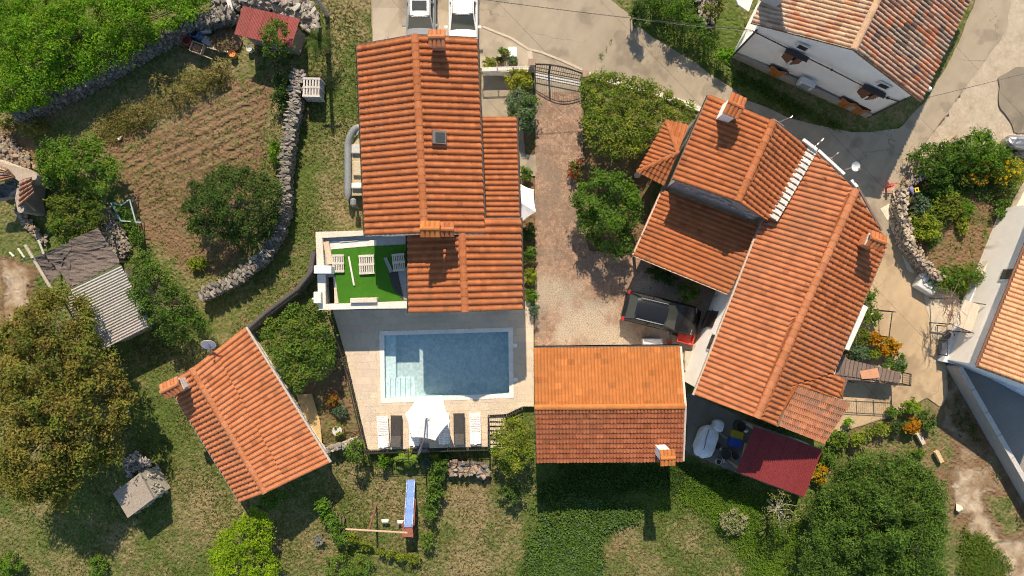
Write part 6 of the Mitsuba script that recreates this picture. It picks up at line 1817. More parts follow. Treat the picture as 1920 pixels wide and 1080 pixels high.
aerial('white T shaped aerial above the street gable at the upper ridge', P(1459, 230, 7.0), P(1484, 219, 7.9), [(0.05, (.28, -.2, 0)), (1.0, (.05, .05, 0))])
aerial('branched aerial at the top of the white mortar valley', P(1518, 284, 6.4), P(1542, 262, 7.3), [(.5, (.12, .12, 0)), (.75, (.1, .1, 0)), (.25, (-.2, .15, 0)), (1.0, (.07, .07, 0))])
aerial('thin white aerial next to the round satellite dish', P(1557, 298, 6.4), P(1571, 287, 7.0), [(1.0, (.05, .03, 0)), (.1, (.1, -.08, 0))])
k = thing('street_lamp', 'small white globe lamp at the east corner of the white house roof', 'lamp')
q = P(1742, 167, 4.6)
put('globe', MB((.75, .75, .74)).lathe([(.001, .16), (.09, .13), (.14, .04), (.13, -.04), (.06, -.12), (.001, -.12)], q, 14), 'satin', k, smooth=True)
put('bracket', MB((.3, .3, .3)).tube([q - [0, 0, .1], q + [-.4, .1, -.3]], .025, 6), 'metal', k)

# ================= sheds
def ribbed(m, quad, n, h, col, t=.02, jitter=.04):
    """A corrugated sheet over a quad a-b (ridge side) to d-c; waves run from a-b to d-c."""
    a, b, c, d = (np.array(q, float) for q in quad)
    nrm = np.cross(b - a, d - a)
    nrm /= np.linalg.norm(nrm)
    if nrm[2] < 0:
        nrm = -nrm
    k = n * 6
    s = np.linspace(0, 1, k + 1)[:, None]
    wv = (np.cos(np.linspace(0, n * 2 * np.pi, k + 1)) * h)[:, None] * nrm
    v = np.vstack([a + (b - a) * s + wv, d + (c - d) * s + wv])
    i = np.arange(k)
    m.raw(v, np.column_stack([i, i + 1, i + k + 2, i + k + 1]), col)
    return m


def sheets(parent, quad, count, n, h, col, name='roof_sheet', seed=1, bsdf='matte'):
    a, b, c, d = (np.array(q, float) for q in quad)
    rng = np.random.default_rng(seed)
    for i in range(count):
        s0, s1 = i / count, (i + 1.02) / count
        z = [0, 0, .012 * (i % 2)]
        put(name, ribbed(MB(), [lerp(a, b, s0) + z, lerp(a, b, s1) + z, lerp(d, c, s1) + z, lerp(d, c, s0) + z], n, h, jit(col, .08, rng)), bsdf, parent)


def posts(parent, pts, h, w=.12, col=(.26, .19, .13)):
    for x, y in pts:
        q = P(x, y, h)
        put('post', MB(jit(col)).box([q[0], q[1], h / 2 - .1], (w, w, h + .1)), 'matte', parent)


sr = thing('red_shed', 'small shed with faded red metal roof under the sparse tree', 'shed')
qd = [P(455, 11, 2.5), P(562, 35, 2.5), P(545, 90, 2.1), P(439, 64, 2.1)]
sheets(sr, qd, 5, 8, .012, (.34, .10, .09), seed=2)
gx = sg.Polygon([p[:2] for p in qd]).buffer(-.25)
put('wall', MB((.20, .17, .14)).prism(gx, -.1, 2.0), 'matte', sr)
dr_ = thing('red_roof_shed', 'dark red metal roofed shed half in shadow at the lower right', 'shed')
qd = [P(1413, 800, 2.75), P(1541, 844, 2.75), P(1507, 932, 2.35), P(1380, 884, 2.35)]
sheets(dr_, qd, 6, 8, .010, (.20, .032, .036), seed=3)
put('beam', MB((.16, .12, .09)).bar(qd[3] - [0, 0, .12], qd[2] - [0, 0, .12], .1, .14), 'matte', dr_)
put('beam', MB((.16, .12, .09)).bar(qd[0] - [0, 0, .12], qd[1] - [0, 0, .12], .1, .14), 'matte', dr_)
posts(dr_, [(1388, 880), (1445, 905), (1500, 924), (1418, 806), (1534, 846)], 2.25)
put('back_wall', MB((.30, .28, .26)).prism(XY([(1420, 803), (1540, 845), (1537, 850), (1417, 808)], 2.5), -.1, 2.4), 'matte', dr_)

gs = thing('corrugated_shed', 'shed with pale grey corrugated roof between big tree and straggling tree', 'shed')
qd = [P(131, 541, 2.7), P(226, 496, 2.7), P(286, 607, 2.2), P(193, 654, 2.2)]
a, b, c, d = qd
sheets(gs, [a, d, c, b], 5, 5, .035, (.36, .34, .325), seed=4)
sheets(gs, [P(119, 556, 2.45), P(170, 664, 2.0), P(191, 655, 2.1), P(136, 551, 2.6)], 4, 6, .03, (.24, .215, .19), seed=5)
put('eave_board', MB((.20, .20, .19)).bar(d - [0, 0, .08], c - [0, 0, .08], .05, .2), 'matte', gs)
put('wall', MB((.17, .15, .13)).prism(sg.Polygon([p[:2] for p in qd]).buffer(-.2), -.1, 2.05), 'matte', gs)
tp = thing('tarpaulin_shelter', 'sagging dark brown tarpaulin shelter with pole frame above the corrugated shed', 'shelter')


def cloth(quad, nu, nv, amp, seed):
    a, b, c, d = (np.array(q, float) for q in quad)
    s, t = np.meshgrid(np.linspace(0, 1, nu), np.linspace(0, 1, nv), indexing='ij')
    s, t = s.ravel()[:, None], t.ravel()[:, None]
    v = (a * (1 - s) + b * s) * (1 - t) + (d * (1 - s) + c * s) * t
    v = v + np.array([0, 0, 1]) * ((nfbm(v * [1.6, 5.0, 1] @ rotz(.5), 3, seed)[:, None] - .5) * amp * 2 - .25 * np.sin(np.pi * s) * np.sin(np.pi * t))
    i, j = np.meshgrid(np.arange(nu - 1), np.arange(nv - 1), indexing='ij')
    k = (i * nv + j).ravel()
    return v, np.column_stack([k, k + nv, k + nv + 1, k + 1])


put('tarpaulin', MB((.135, .11, .10)).raw(*cloth([P(130, 450, 2.5), P(184, 428, 2.5), P(225, 492, 2.55), P(131, 540, 2.55)], 40, 40, .16, 3)), 'matte', tp)
put('tarpaulin', MB((.12, .10, .095)).raw(*cloth([P(62, 482, 2.3), P(130, 455, 2.4), P(108, 520, 2.2), P(92, 530, 2.1)], 30, 24, .18, 4)), 'matte', tp)
put('tarpaulin', MB((.125, .105, .095)).raw(*cloth([P(84, 478, 2.4), P(134, 452, 2.5), P(131, 540, 2.5), P(118, 518, 2.4)], 26, 26, .16, 6)), 'matte', tp)
for a, b, c in (((47, 459, 2.6), (103, 553, 2.3), (.42, .37, .30)), ((34, 466, 2.4), (46, 483, 2.4), (.55, .52, .46)), ((18, 473, 2.3), (26, 481, 2.3), (.55, .52, .46)), ((72, 450, 2.6), (82, 476, 2.5), (.5, .47, .42)), ((112, 548, 2.5), (120, 556, 2.4), (.45, .55, .55))):
    put('pole', MB(c).tube([P(*a), P(*b)], .09 if a[0] == 47 else .06, 7), 'matte', tp)
put('hose', MB((.03, .05, .04)).tube([P(40, 490, 2.6), P(80, 480, 2.7), (P(130, 462, 2.75)), P(165, 455, 2.7), P(195, 452, 2.7)], .03, 6), 'satin', tp)
posts(tp, [(66, 485), (128, 535), (186, 436), (220, 490)], 2.2)

kh = thing('concrete_hut', 'small flat roofed concrete hut with cracked slab on the left lawn', 'hut')
sl_ = XY([(212, 925), (262, 887), (288, 935), (240, 971)], 2.05)
put('slab', MB((.30, .265, .225)).prism(sl_, 1.93, 2.07), 'matte', kh)
put('wall', MB((.42, .385, .33)).prism(sg.Polygon(sl_).buffer(-.05, join_style=2), -.1, 1.94), 'matte', kh)
rng_ = np.random.default_rng(55)
for a, b in ((1, 2), (2, 3), (3, 0), (0, 1)):
    for i in range(26):
        t = rng_.uniform(.04, .96)
        q = lerp(sl_[a], sl_[b], t)
        v, f, c = stone([q[0], q[1], rng_.uniform(.0, 1.75)], .17, PALE, rng_)
        put('stone', MB(c).raw(v, f), 'matte', kh)

rn = thing('ruin', 'ruined outbuilding with remnants of old tile roof at the left edge', 'ruin')
qa = [P(-30, 300, 2.6), P(12, 318, 2.6), P(26, 333, 2.2), P(-30, 352, 2.1)]
ra = deck_slab(rn + '__roof', [qa[0], qa[1], qa[2], qa[3]])
roof_tiles(rn, ra, qa[0], qa[3], qa[1], qa[2], .24, .34, COPPO, OLDPALE, 91, rough=.08, white=.2)
qb = [P(38, 338, 2.2), P(58, 332, 2.2), P(66, 362, 1.9), P(36, 388, 1.9)]
rb2 = deck_slab(rn + '__roof', [qb[0], qb[1], qb[2], qb[3]])
roof_tiles(rn, rb2, qb[0], qb[3], qb[1], qb[2], .24, .34, COPPO, OLD, 92, rough=.08, white=.1)
flush_tiles(rn)
put('wall', MB((.36, .31, .26)).prism(sg.LineString(XY([(-40, 296), (10, 314), (38, 334), (60, 330)], 2.2)).buffer(.22), -.1, 2.1), 'matte', rn)
put('wall', MB((.33, .29, .25)).prism(sg.LineString(XY([(36, 336), (30, 372), (34, 392)], 2.0)).buffer(.2), -.1, 1.8), 'matte', rn)
put('plastic_sheet', MB((.025, .025, .028)).raw(*cloth([P(-30, 356, 1.7), P(28, 336, 1.9), P(32, 372, 1.7), P(-30, 384, 1.5)], 24, 20, .14, 8)), 'satin', rn, label='black plastic sheet')

# ================= things of the top left yard
k = thing('wheelbarrow', 'rusty wheelbarrow filled with earth near the compost heap', 'wheelbarrow')
q = P(371, 91, .5)
R = rotz(-.35)
put('tray', placed(MB((.34, .26, .19)).box((0, .3, .05), (.72, .05, .3)).box((0, -.3, .05), (.72, .05, .3)).box((.36, 0, .05), (.05, .6, .3)).box((-.36, 0, .05), (.05, .6, .3)).box((0, 0, -.08), (.7, .6, .04)), R, q), 'matte', k)
put('load', placed(MB((.20, .12, .08)).box((0, 0, .04), (.62, .52, .2), bev=.09), R, q), 'matte', k)
for s in (-1, 1):
    put('handle', placed(MB((.42, .34, .25)).bar((-.3, s * .25, -.05), (1.05, s * .3, -.02), .05, .05), R, q), 'matte', k)
put('wheel', placed(MB((.02, .02, .02)).tube([(-.6, -.06, -.28), (-.6, .06, -.28)], .19, 14), R, q), 'matte', k)


def drum(name, label, px, py, r, h, col, open_=True, cat='barrel', bs='satin', inside=(.05, .04, .035)):
    k = thing(name, label, cat)
    q = P(px, py, h) * [1, 1, 0]
    put('shell', MB(col).lathe([(.001, 0), (r * .9, 0), (r, h * .1), (r, h), (r * .93, h), (r * .9, h * .75), (.001, h * .75)], q, 18), bs, k)
    put('rim', MB(np.array(col) * 1.1).lathe([(r * 1.03, h - .03), (r * 1.05, h), (r * 1.0, h + .02), (r * .95, h)], q, 18), bs, k)
    if open_:
        put('content', MB(inside).lathe([(.001, h * .80), (r * .9, h * .80)], q, 18), 'matte', k)
    return k


drum('barrel', 'red barrel in the shade left of the rusty wheelbarrow', 349, 75, .26, .8, (.30, .03, .03))
drum('barrel', 'blue barrel in the shade above the rusty wheelbarrow', 363, 60, .27, .8, (.05, .12, .32))
drum('bucket', 'orange bucket beside the brick row of the compost heap', 435, 101, .2, .36, (.62, .25, .07), True, 'bucket', inside=(.6, .28, .10))
drum('bucket', 'small white bucket below the red shed roof', 467, 91, .18, .34, (.66, .68, .64), True, 'bucket', inside=(.45, .46, .42))
for px, py, s, rz, c, txt in ((384, 53, (.62, .42, .4), .1, (.62, .62, .6), 'whitish crate in the shade above the compost heap'), (388, 76, (.6, .5, .2), -.5, (.40, .42, .42), 'grey metal sheet stack left of the compost heap'), (405, 89, (.55, .3, .2), -.4, (.60, .50, .40), 'tan concrete block at the edge of the compost heap, left of two'), (422, 92, (.5, .32, .22), -.3, (.63, .55, .45), 'tan concrete block at the edge of the compost heap, right of two'), (372, 66, (.4, .35, .45), .4, (.16, .20, .26), 'dark blue box between blue barrel and compost heap')):
    k = thing('box', txt, 'box')
    q = P(px, py, s[2])
    put('body', MB(c).box([q[0], q[1], s[2] / 2], s, rz=rz, bev=.03), 'matte', k)
    put('top', MB(np.array(c) * 1.1).box([q[0], q[1], s[2] + .01], (s[0] * .9, s[1] * .9, .03), rz=rz), 'matte', k)
cpst = thing('compost_heap', 'brown compost heap beside the red metal shed', 'heap')
rng_ = np.random.default_rng(15)
mm = MB()
q = P(421, 74, .3)
v, f = trimesh.creation.icosphere(3, 1.0).vertices.copy(), trimesh.creation.icosphere(3, 1.0).faces
v = v * (1 + .35 * (nfbm(v * 2.5, 3, 4)[:, None] - .5)) * [.95, .75, .42]
put('earth', MB((.17, .115, .08)).raw(v + [q[0], q[1], .05], f), 'matte', cpst)
leaf_mesh(rng_.normal(0, 1, (260, 3)) * [.5, .4, .06] + [q[0], q[1], .48], np.tile([0, 0, 1.0], (260, 1)), .14, .06, pick(STRAW, 260, rng_), rng_, mm)
put('straw', mm, 'leaf', cpst, kind='stuff')
tag(put('white_pipe', MB((.66, .66, .66)).bar(P(428, -4, .9), P(434, 22, .8), .26, .12), 'satin'), 'white plastic pipe lying on the white rubble at the top', 'pipe')
tag(put('fence_post', MB((.6, .58, .55)).tube([P(563, 98, .0), P(563, 94, 1.3)], .035, 6), 'matte'), 'thin whitish post between the sparse tree and the curving stone wall', 'post')
tag(put('paper_bag', MB((.68, .64, .62)).mesh(trimesh.Trimesh(STONES[2][0] * [.35, .3, .12] + P(223, 259, .06), STONES[2][1])), 'matte'), 'crumpled white bag lying on the tilled soil', 'bag')
tf = thing('frame', 'teal metal frame with plants beside the pale stone heap', 'frame')
for a, b in (((208, 380, .9), (227, 414, .9)), ((227, 385, .9), (243, 374, .9)), ((243, 374, .9), (254, 414, .9)), ((227, 414, .9), (265, 417, .9)), ((234, 396, .5), (244, 416, .5)), ((208, 380, .9), (227, 385, .9))):
    put('bar', MB((.10, .30, .30) if b[0] == 227 and a[0] == 208 else (.30, .42, .42)).bar(P(*a), P(*b), .07, .05), 'satin', tf)
for x, y in ((208, 380), (227, 414), (243, 374), (254, 414)):
    q = P(x, y, .9)
    put('leg', MB((.12, .30, .30)).box([q[0], q[1], .42], (.05, .05, .95)), 'satin', tf)

# dark edge wall between lawn and vine
lw = thing('edging_wall', 'low dark edging wall curving between west lawn and leafy vine', 'low wall')
for a, b in zip([(466, 620), (500, 590), (560, 545), (586, 512)], [(500, 590), (560, 545), (586, 512), (592, 472)]):
    put('wall_section', MB(jit((.10, .095, .09))).bar(P(*a, .45), P(*b, .45), .34, .9), 'matte', lw)
    put('rail', MB((.05, .05, .05)).tube([P(*a, 1.0) + [0, .1, 0], P(*b, 1.0) + [0, .1, 0]], .04, 6), 'satin', lw)

# ================= swings and slide
sw = thing('swing_set', 'wooden swing frame with two white seats below the small house', 'swing set')
zb, zg = 1.75, -.5
b0, b1 = P(648, 992, zb), P(764, 999, zb)
put('beam', MB((.50, .34, .24)).tube([b0, b1], .055, 8), 'matte', sw)
f_ = P(691, 994.5, zb)
for s in (-1, 1):
    put('leg', MB((.20, .09, .06)).bar(f_, [f_[0] + .03, f_[1] + s * .85, zg], .09, .09), 'matte', sw)
for px, w in ((711, 'left'), (742, 'right')):
    t = (px - 648) / 116
    q = lerp(b0, b1, t)
    sk_ = put('seat', MB((.74, .70, .70)).box([q[0], q[1] - .02, zg + .42], (.44, .2, .05), bev=.015), 'satin', sw)
    for s in (-1, 1):
        put('chain', MB((.3, .3, .3)).tube([[q[0] + s * .18, q[1], zb], [q[0] + s * .2, q[1] - .02, zg + .44]], .008, 5), 'metal', sk_)
sd_ = thing('slide', 'blue children slide with brown ladder platform next to the swings', 'slide')
s0, s1 = P(766, 988, 1.05), P(771, 899, -.25)
dv = (s1 - s0) / np.linalg.norm(s1 - s0)
sv = np.array([-dv[1], dv[0], 0])
sv /= np.linalg.norm(sv)
mm = MB((.17, .28, .58))
nn_ = 18
for i in range(nn_):
    t0, t1 = i / nn_, (i + 1) / nn_
    wv = lambda t: np.array([0, 0, .035 * math.sin(t * 3 * 2 * math.pi)])
    a, b = lerp(s0, s1, t0) + wv(t0), lerp(s0, s1, t1) + wv(t1)
    mm.raw([a - sv * .22, a + sv * .22, b + sv * .22, b - sv * .22], [[0, 1, 2, 3]])
put('chute', mm, 'matte', sd_)
for s in (-1, 1):
    mm = MB((.16, .26, .50))
    for i in range(nn_):
        t0, t1 = i / nn_, (i + 1) / nn_
        a, b = lerp(s0, s1, t0) + wv(t0) + sv * s * .24, lerp(s0, s1, t1) + wv(t1) + sv * s * .24
        mm.bar(a + [0, 0, .05], b + [0, 0, .05], .05, .16)
    put('side_wall', mm, 'satin', sd_)
    put('side_board', MB((.25, .09, .06)).bar(s0 + sv * s * .3 - [0, 0, .2], lerp(s0, s1, .55) + sv * s * .3 - [0, 0, .25], .05, .14), 'matte', sd_)
    for yy in (-.3, .35):
        q = P(764, 996, 1.0)
        put('post', MB((.22, .09, .06)).box([q[0] + s * .3, q[1] + yy, .3], (.09, .09, 1.6)), 'matte', sd_)
q = P(764, 997, 1.0)
put('platform', MB((.27, .10, .07)).box([q[0], q[1], .98], (.66, .62, .07)), 'matte', sd_)
for i in range(4):
    put('rung', MB((.24, .10, .07)).box([q[0], q[1] - .42 - .1 * (3 - i), -.2 + i * .3], (.55, .06, .06)), 'matte', sd_)

# ================= driveway clutter
k = thing('wheelbarrow', 'bright red wheelbarrow beside the bonnet of the black car', 'wheelbarrow')
q = P(1285, 633, .45)
R = rotz(-.28)
put('tray', placed(MB((.62, .05, .03)).box((0, .32, .05), (.95, .05, .28)).box((0, -.32, .05), (.95, .05, .28)).box((.47, 0, .05), (.05, .62, .28)).box((-.47, 0, .05), (.05, .62, .28)).box((0, 0, -.09), (.94, .62, .04)), R, q), 'paint', k)
for s in (-1, 1):
    put('handle', placed(MB((.55, .32, .22)).bar((.3, s * .28, -.1), (.95, s * .3, -.05), .05, .05), R, q), 'matte', k)
    put('leg', placed(MB((.3, .3, .3)).bar((.4, s * .25, -.1), (.42, s * .25, -.42), .04, .04), R, q), 'metal', k)
put('wheel', placed(MB((.02, .02, .02)).tube([(-.62, -.05, -.26), (-.62, .05, -.26)], .18, 14), R, q), 'matte', k)
k = thing('trough', 'grey rectangular trough standing at the north eave of the barn', 'trough')
q = P(1223, 643, .4)
put('shell', MB((.40, .41, .44)).box(q + [0, .24, -.1], (1.15, .05, .5)).box(q + [0, -.24, -.1], (1.15, .05, .5)).box(q + [.56, 0, -.1], (.05, .5, .5)).box(q + [-.56, 0, -.1], (.05, .5, .5)).box(q + [0, 0, -.3], (1.12, .5, .05)), 'matte', k)
put('cover', MB((.52, .53, .57)).box(q + [0, 0, .02], (1.05, .44, .03)), 'satin', k)
sp = thing('entry_steps', 'grey concrete steps in the gap between barn and courtyard house', 'steps')
for i in range(3):
    put('step', MB(jit((.42, .39, .34))).box(P(1296, 668 + i * 18, .15 + i * .05), (.85, .6, .3 + i * .1), rz=-.1), 'matte', sp)
tag(put('flower_pot', MB((.34, .09, .05)).lathe([(.001, 0), (.11, 0), (.17, .28), (.14, .28), (.12, .22), (.001, .22)], P(1254, 641, .1) * [1, 1, 0]), 'matte'), 'small terracotta pot between trough and red wheelbarrow', 'pot')

# work yard clutter
k = thing('covered_machine', 'bulky object wrapped in white plastic sheet in the shaded yard', 'covered object')
v, f = trimesh.creation.icosphere(4, 1.0).vertices.copy(), trimesh.creation.icosphere(4, 1.0).faces
v = np.sign(v) * np.abs(v) ** .75
v = v * (1 + .3 * (nfbm(v * 2.2, 4, 9)[:, None] - .5)) * [.62, 1.0, .5]
v2 = v * [.55, .35, .8] + [.32, 1.15, .05]
q = P(1324, 828, .5)
put('sheet', placed(MB((.60, .62, .68)).raw(v, f).raw(v2, f), rotz(-.35), np.array([q[0], q[1], .48])), 'satin', k, smooth=True)
put('rope', placed(MB((.05, .05, .06)).tube([(-.2, .8, .35), (-.25, .3, .52), (-.15, -.3, .52), (-.1, -.8, .34)], .02, 6), rotz(-.35), np.array([q[0], q[1], .5])), 'satin', k)
for px, py, s, rz, c, txt in ((1383, 816, (.66, .42, .4), -.25, (.42, .33, .035), 'mustard yellow plastic crate in the shaded yard, above the blue one'), (1379, 830, (.66, .5, .42), -.25, (.03, .085, .36), 'bright blue plastic crate in the shaded yard')):
    k = thing('crate', txt, 'crate')
    q = P(px, py, s[2])
    mm = MB(c)
    R = rotz(rz)
    for sx, sy, w, d in ((0, 1, s[0], .05), (0, -1, s[0], .05), (1, 0, .05, s[1]), (-1, 0, .05, s[1])):
        mm.box(R @ np.array([sx * s[0] / 2, sy * s[1] / 2, 0]) + [q[0], q[1], s[2] / 2], (w, d, s[2]), rz=rz)
    put('side', mm, 'satin', k, kind='stuff') if False else put('shell', mm, 'satin', k)
    put('lid', MB(np.array(c) * .95).box([q[0], q[1], s[2] - .04], (s[0] * .94, s[1] * .94, .04), rz=rz), 'satin', k)
drum('tub', 'dark round tub in the shaded yard below the blue crate', 1362, 852, .33, .4, (.07, .075, .085), True, 'tub')
drum('tub', 'smaller dark pot right of the round tub in the shaded yard', 1380, 856, .2, .35, (.10, .08, .07), True, 'tub')
drum('barrel', 'dark green barrel in the shaded yard near the house wall', 1390, 800, .3, .7, (.035, .05, .045), True)
drum('bucket', 'small black bucket beside the white wrapped object', 1335, 848, .14, .3, (.03, .03, .035), True, 'bucket')
tag(put('gas_bottle', MB((.6, .6, .6)).lathe([(.001, 0), (.15, .02), (.16, .4), (.1, .5), (.05, .56), (.001, .58)], P(1400, 807, .5) * [1, 1, 0], 14), 'satin'), 'white gas bottle between barrel and dark red roof', 'gas bottle')

for (x0, y0, x1, y1, c, txt) in ((1345, 808, 1362, 822, (.30, .25, .19), 'short brown plank on the shaded yard right of the white wrapped object'), (1350, 838, 1358, 868, (.42, .40, .36), 'grey lath lying beside the dark round tub'), (1398, 830, 1392, 858, (.45, .36, .25), 'pale broom stick leaning at the edge of the dark red roof')):
    tag(put('plank', MB(c).bar(P(x0, y0, .12), P(x1, y1, .1), .14, .05), 'matte'), txt, 'plank')
drum('bucket', 'light grey bucket at the lower edge of the shaded yard', 1348, 866, .17, .32, (.40, .42, .42), True, 'bucket')
drum('pot', 'maroon pot between wrapped object and round tub', 1346, 836, .18, .3, (.14, .03, .05), True, 'pot')

# ================= right hand side
ww_ = thing('boundary_wall', 'long white rendered wall between dirt path and dark courtyard', 'wall')
A, B = P(1776, 684, 0), P(1966, 1015, 0)
dd_ = (B - A) / np.linalg.norm(B - A)
put('base', MB((.34, .33, .32)).bar(A + [0, 0, .55], B + [0, 0, .55], .22, 1.3), 'matte', ww_)
for i in range(8):
    put('coping_slab', MB(jit((.46, .45, .44), .03)).bar(lerp(A, B, i / 8 + .002) + [0, 0, 1.22], lerp(A, B, (i + 1) / 8 - .002) + [0, 0, 1.22], .27, .05), 'matte', ww_)
k = thing('water_tank', 'boxy pale water tank in the yard below the garden wall', 'tank')
q = P(1743, 533, .7)
put('tank', MB((.60, .60, .60)).box([q[0], q[1], .35], (1.15, .95, .7), rz=-.55, bev=.05), 'satin', k)
put('lid', MB((.68, .68, .69)).box([q[0] + .05, q[1] + .05, .73], (.7, .6, .06), rz=-.55, bev=.02), 'satin', k)
put('lip', MB((.64, .64, .63)).box([q[0] - .25, q[1] + .35, .72], (.9, .12, .06), rz=-.55), 'satin', k)
pg = thing('pergola', 'slab topped pergola with bare vine twigs beside the grey terrace', 'pergola')
pq = [P(1809, 562, 2.2), P(1839, 572, 2.2), P(1821, 622, 2.2), P(1789, 610, 2.2)]
for i in range(2):
    a, b, c, d = pq
    put('roof_board', MB(jit((.58, .50, .41), .05)).slab([lerp(a, b, i / 2 + .01), lerp(a, b, (i + 1) / 2 - .01), lerp(d, c, (i + 1) / 2 - .01), lerp(d, c, i / 2 + .01)], .06), 'matte', pg)
for a, b in (((1780, 560, 2.1), (1848, 571, 2.1)), ((1780, 606, 2.1), (1826, 625, 2.1))):
    put('beam', MB((.12, .11, .10)).bar(P(*a), P(*b), .06, .08), 'matte', pg)
posts(pg, [(1782, 560), (1842, 570), (1782, 608), (1822, 624)], 2.0, .06, (.10, .09, .08))
rng_ = np.random.default_rng(33)
mm = MB((.20, .13, .10))
for i in range(46):
    a = P(rng_.uniform(1772, 1800), rng_.uniform(556, 606), 2.1 + rng_.uniform(0, .3))
    b = a + rng_.normal(0, 1, 3) * [.45, .75, .12]
    mm.tube([a, (a + b) / 2 + rng_.normal(0, .08, 3), b], [.022, .016, .006], 4, jit((.22, .14, .11), .3, rng_))
put('twigs', mm, 'matte', pg, kind='stuff')
railing('thin black railing frame left of the pergola at the lane', [(1756, 610), (1757, 664)], .1, h=1.0, step=1.0, rails=(1.0, .1), balusters=False)
k = thing('chair', 'dark round backed chair under the pergola frame', 'chair')
q = P(1776, 628, .5)
put('seat', MB((.10, .10, .11)).lathe([(.001, .44), (.26, .44), (.26, .48), (.001, .49)], q * [1, 1, 0], 16), 'satin', k)
put('backrest', MB((.10, .10, .11)).tube([q * [1, 1, 0] + [.30 * math.cos(a), .30 * math.sin(a), .72] for a in np.linspace(-.2, 3.4, 14)], .035, 6), 'satin', k)
for a in (.8, 2.3, 3.9, 5.5):
    put('leg', MB((.08, .08, .08)).tube([q * [1, 1, 0] + [.22 * math.cos(a), .22 * math.sin(a), 0], q * [1, 1, 0] + [.22 * math.cos(a), .22 * math.sin(a), .46]], .018, 5), 'satin', k)
k = thing('crate', 'small grey crate below the dark chair at the terrace edge', 'crate')
put('box', MB((.38, .40, .42)).box(P(1773, 648, .15), (.36, .3, .3), bev=.02), 'satin', k)
put('lid', MB((.50, .51, .52)).box(P(1773, 648, .32), (.38, .32, .04)), 'satin', k)
k = thing('garden_ornament', 'yellow square sunflower ornament with dark centre by the garden wall', 'ornament')
q = P(1719, 356, .9)
put('plate', MB((.66, .54, .02)).box(q, (.24, .28, .03), rz=.2), 'satin', k)
put('centre', MB((.06, .04, .02)).box(q + [0, 0, .02], (.10, .13, .03), rz=.2), 'satin', k)
put('stake', MB((.2, .15, .1)).tube([q * [1, 1, 0], q], .015, 5), 'matte', k)
tag(put('garden_bag', MB((.20, .19, .42)).mesh(trimesh.Trimesh(STONES[5][0] * [.32, .5, .3] + P(1708, 358, 1.4), STONES[5][1])), 'matte'), 'violet blue bag hanging on the top of the curved garden wall', 'bag')
k = thing('hydrant', 'small red standpipe on a pale slab at the road corner', 'hydrant')
q = P(1667, 350, .4)
put('pipe', MB((.50, .03, .03)).lathe([(.001, .75), (.07, .72), (.09, .6), (.07, .55), (.07, 0)], q * [1, 1, 0], 12), 'paint', k)
put('outlet', MB((.50, .05, .05)).tube([q * [1, 1, 0] + [-.16, 0, .55], q * [1, 1, 0] + [.2, .08, .55]], .05, 8), 'paint', k)
put('slab', MB((.42, .26, .20)).prism(XY([(1655, 362), (1664, 334), (1684, 344), (1680, 362)]), 0, .05), 'matte', k)
k = thing('covered_trailer', 'small vehicle under a silver crumpled cover at the right edge', 'covered object')
v, f = trimesh.creation.icosphere(3, 1.0).vertices.copy(), trimesh.creation.icosphere(3, 1.0).faces
v = np.sign(v) * np.abs(v) ** .6
v = v * (1 + .25 * (nfbm(v * 2.6, 4, 19)[:, None] - .5)) * [1.0, .42, .5]
put('cover', placed(MB((.36, .37, .40)).raw(v, f), rotz(-.15), P(1912, 270, .45)), 'metal', k)
put('wheel', MB((.02, .02, .02)).tube([P(1900, 282, .25) + [0, -.1, 0], P(1900, 282, .25) + [0, .1, 0]], .22, 12), 'matte', k)
for (x0, y0, x1, y1, txt) in ((1720, 812, 1731, 832, 'grey squared beam lying by the orange flowering bush'), (1755, 846, 1765, 866, 'yellowish squared beam at the edge of the dirt path')):
    tag(put('beam', MB((.52, .47, .40) if x0 == 1720 else (.58, .44, .25)).bar(P(x0, y0, .25), P(x1, y1, .2), .24, .22), 'matte'), txt, 'beam')
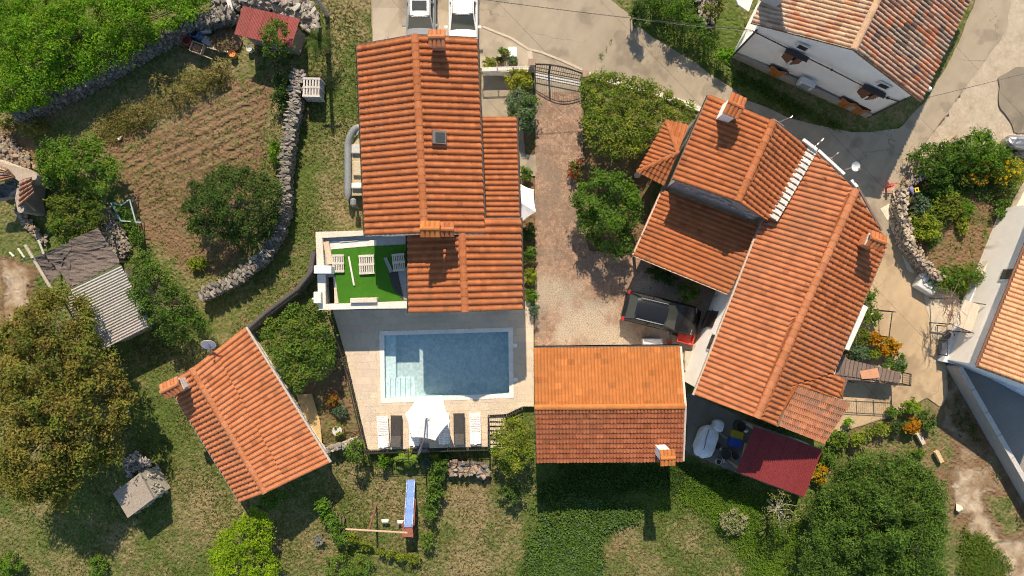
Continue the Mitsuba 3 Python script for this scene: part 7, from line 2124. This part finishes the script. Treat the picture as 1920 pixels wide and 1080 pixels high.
tag(put('boulder', MB((.60, .55, .47)).mesh(trimesh.Trimesh(STONES[4][0] * [.42, .55, .45] + P(1797, 953, .15), STONES[4][1])), 'matte'), 'single pale boulder beside the huge dark tree', 'boulder')

# balcony of the courtyard house and its trellis
bc = thing('balcony', 'dark boarded balcony with iron railing south of the flower bed', 'balcony')
bq = [P(1578, 662, 1.3), P(1602, 682, 1.3), P(1690, 700, 1.3), P(1688, 718, 1.3), P(1590, 712, 1.3), P(1560, 700, 1.3)]
put('slab', MB((.16, .13, .12)).prism([p[:2] for p in bq], .9, 1.22), 'matte', bc)
for i in range(16):
    x = 1568 + i * 7.6
    a, b = P(x, 668 + i * 1.9 + (6 if i < 2 else 0), 1.28), P(x - 5, 702 + i * 1.0, 1.28)
    put('board', MB(jit((.17, .13, .115), .12)).bar(a, b, .21, .03), 'matte', bc)
railing('dark iron railing along the south edge of the balcony', [(1590, 714), (1690, 719), (1691, 698)], 1.28, h=.95, step=1.1)
tag(put('doormat', MB((.52, .27, .17)).prism(XY([(1612, 696), (1645, 690), (1650, 708), (1616, 711)], 1.31), 1.30, 1.315), 'matte'), 'reddish mat lying on the dark balcony', 'mat')
drum('bucket', 'blue bucket on the dark balcony near the railing', 1648, 711, .14, .26, (.05, .12, .34), True, 'bucket')
posts(bc, [(1600, 712), (1686, 716)], 1.0, .14, (.3, .28, .26))
tl = thing('trellis', 'thin T shaped iron trellis frame over the flower bed edge', 'trellis')
put('bar', MB(IRON).bar(P(1637, 580, 1.9), P(1680, 585, 1.9), .05, .05), 'satin', tl)
put('bar', MB(IRON).bar(P(1673, 585, 1.9), P(1667, 632, 1.9), .04, .04), 'satin', tl)
for x, y in ((1679, 585), (1667, 632)):
    q = P(x, y, 1.9)
    put('post', MB(IRON).box([q[0], q[1], .95], (.05, .05, 1.9)), 'satin', tl)
tag(put('side_table', MB((.52, .51, .50)).lathe([(.001, .5), (.3, .5), (.3, .46), (.04, .44), (.04, .04), (.2, .02), (.2, 0)], P(636, 805, .0) * [1, 1, 0], 16), 'satin'), 'round pale pedestal in the bed left of the pool railing', 'table')
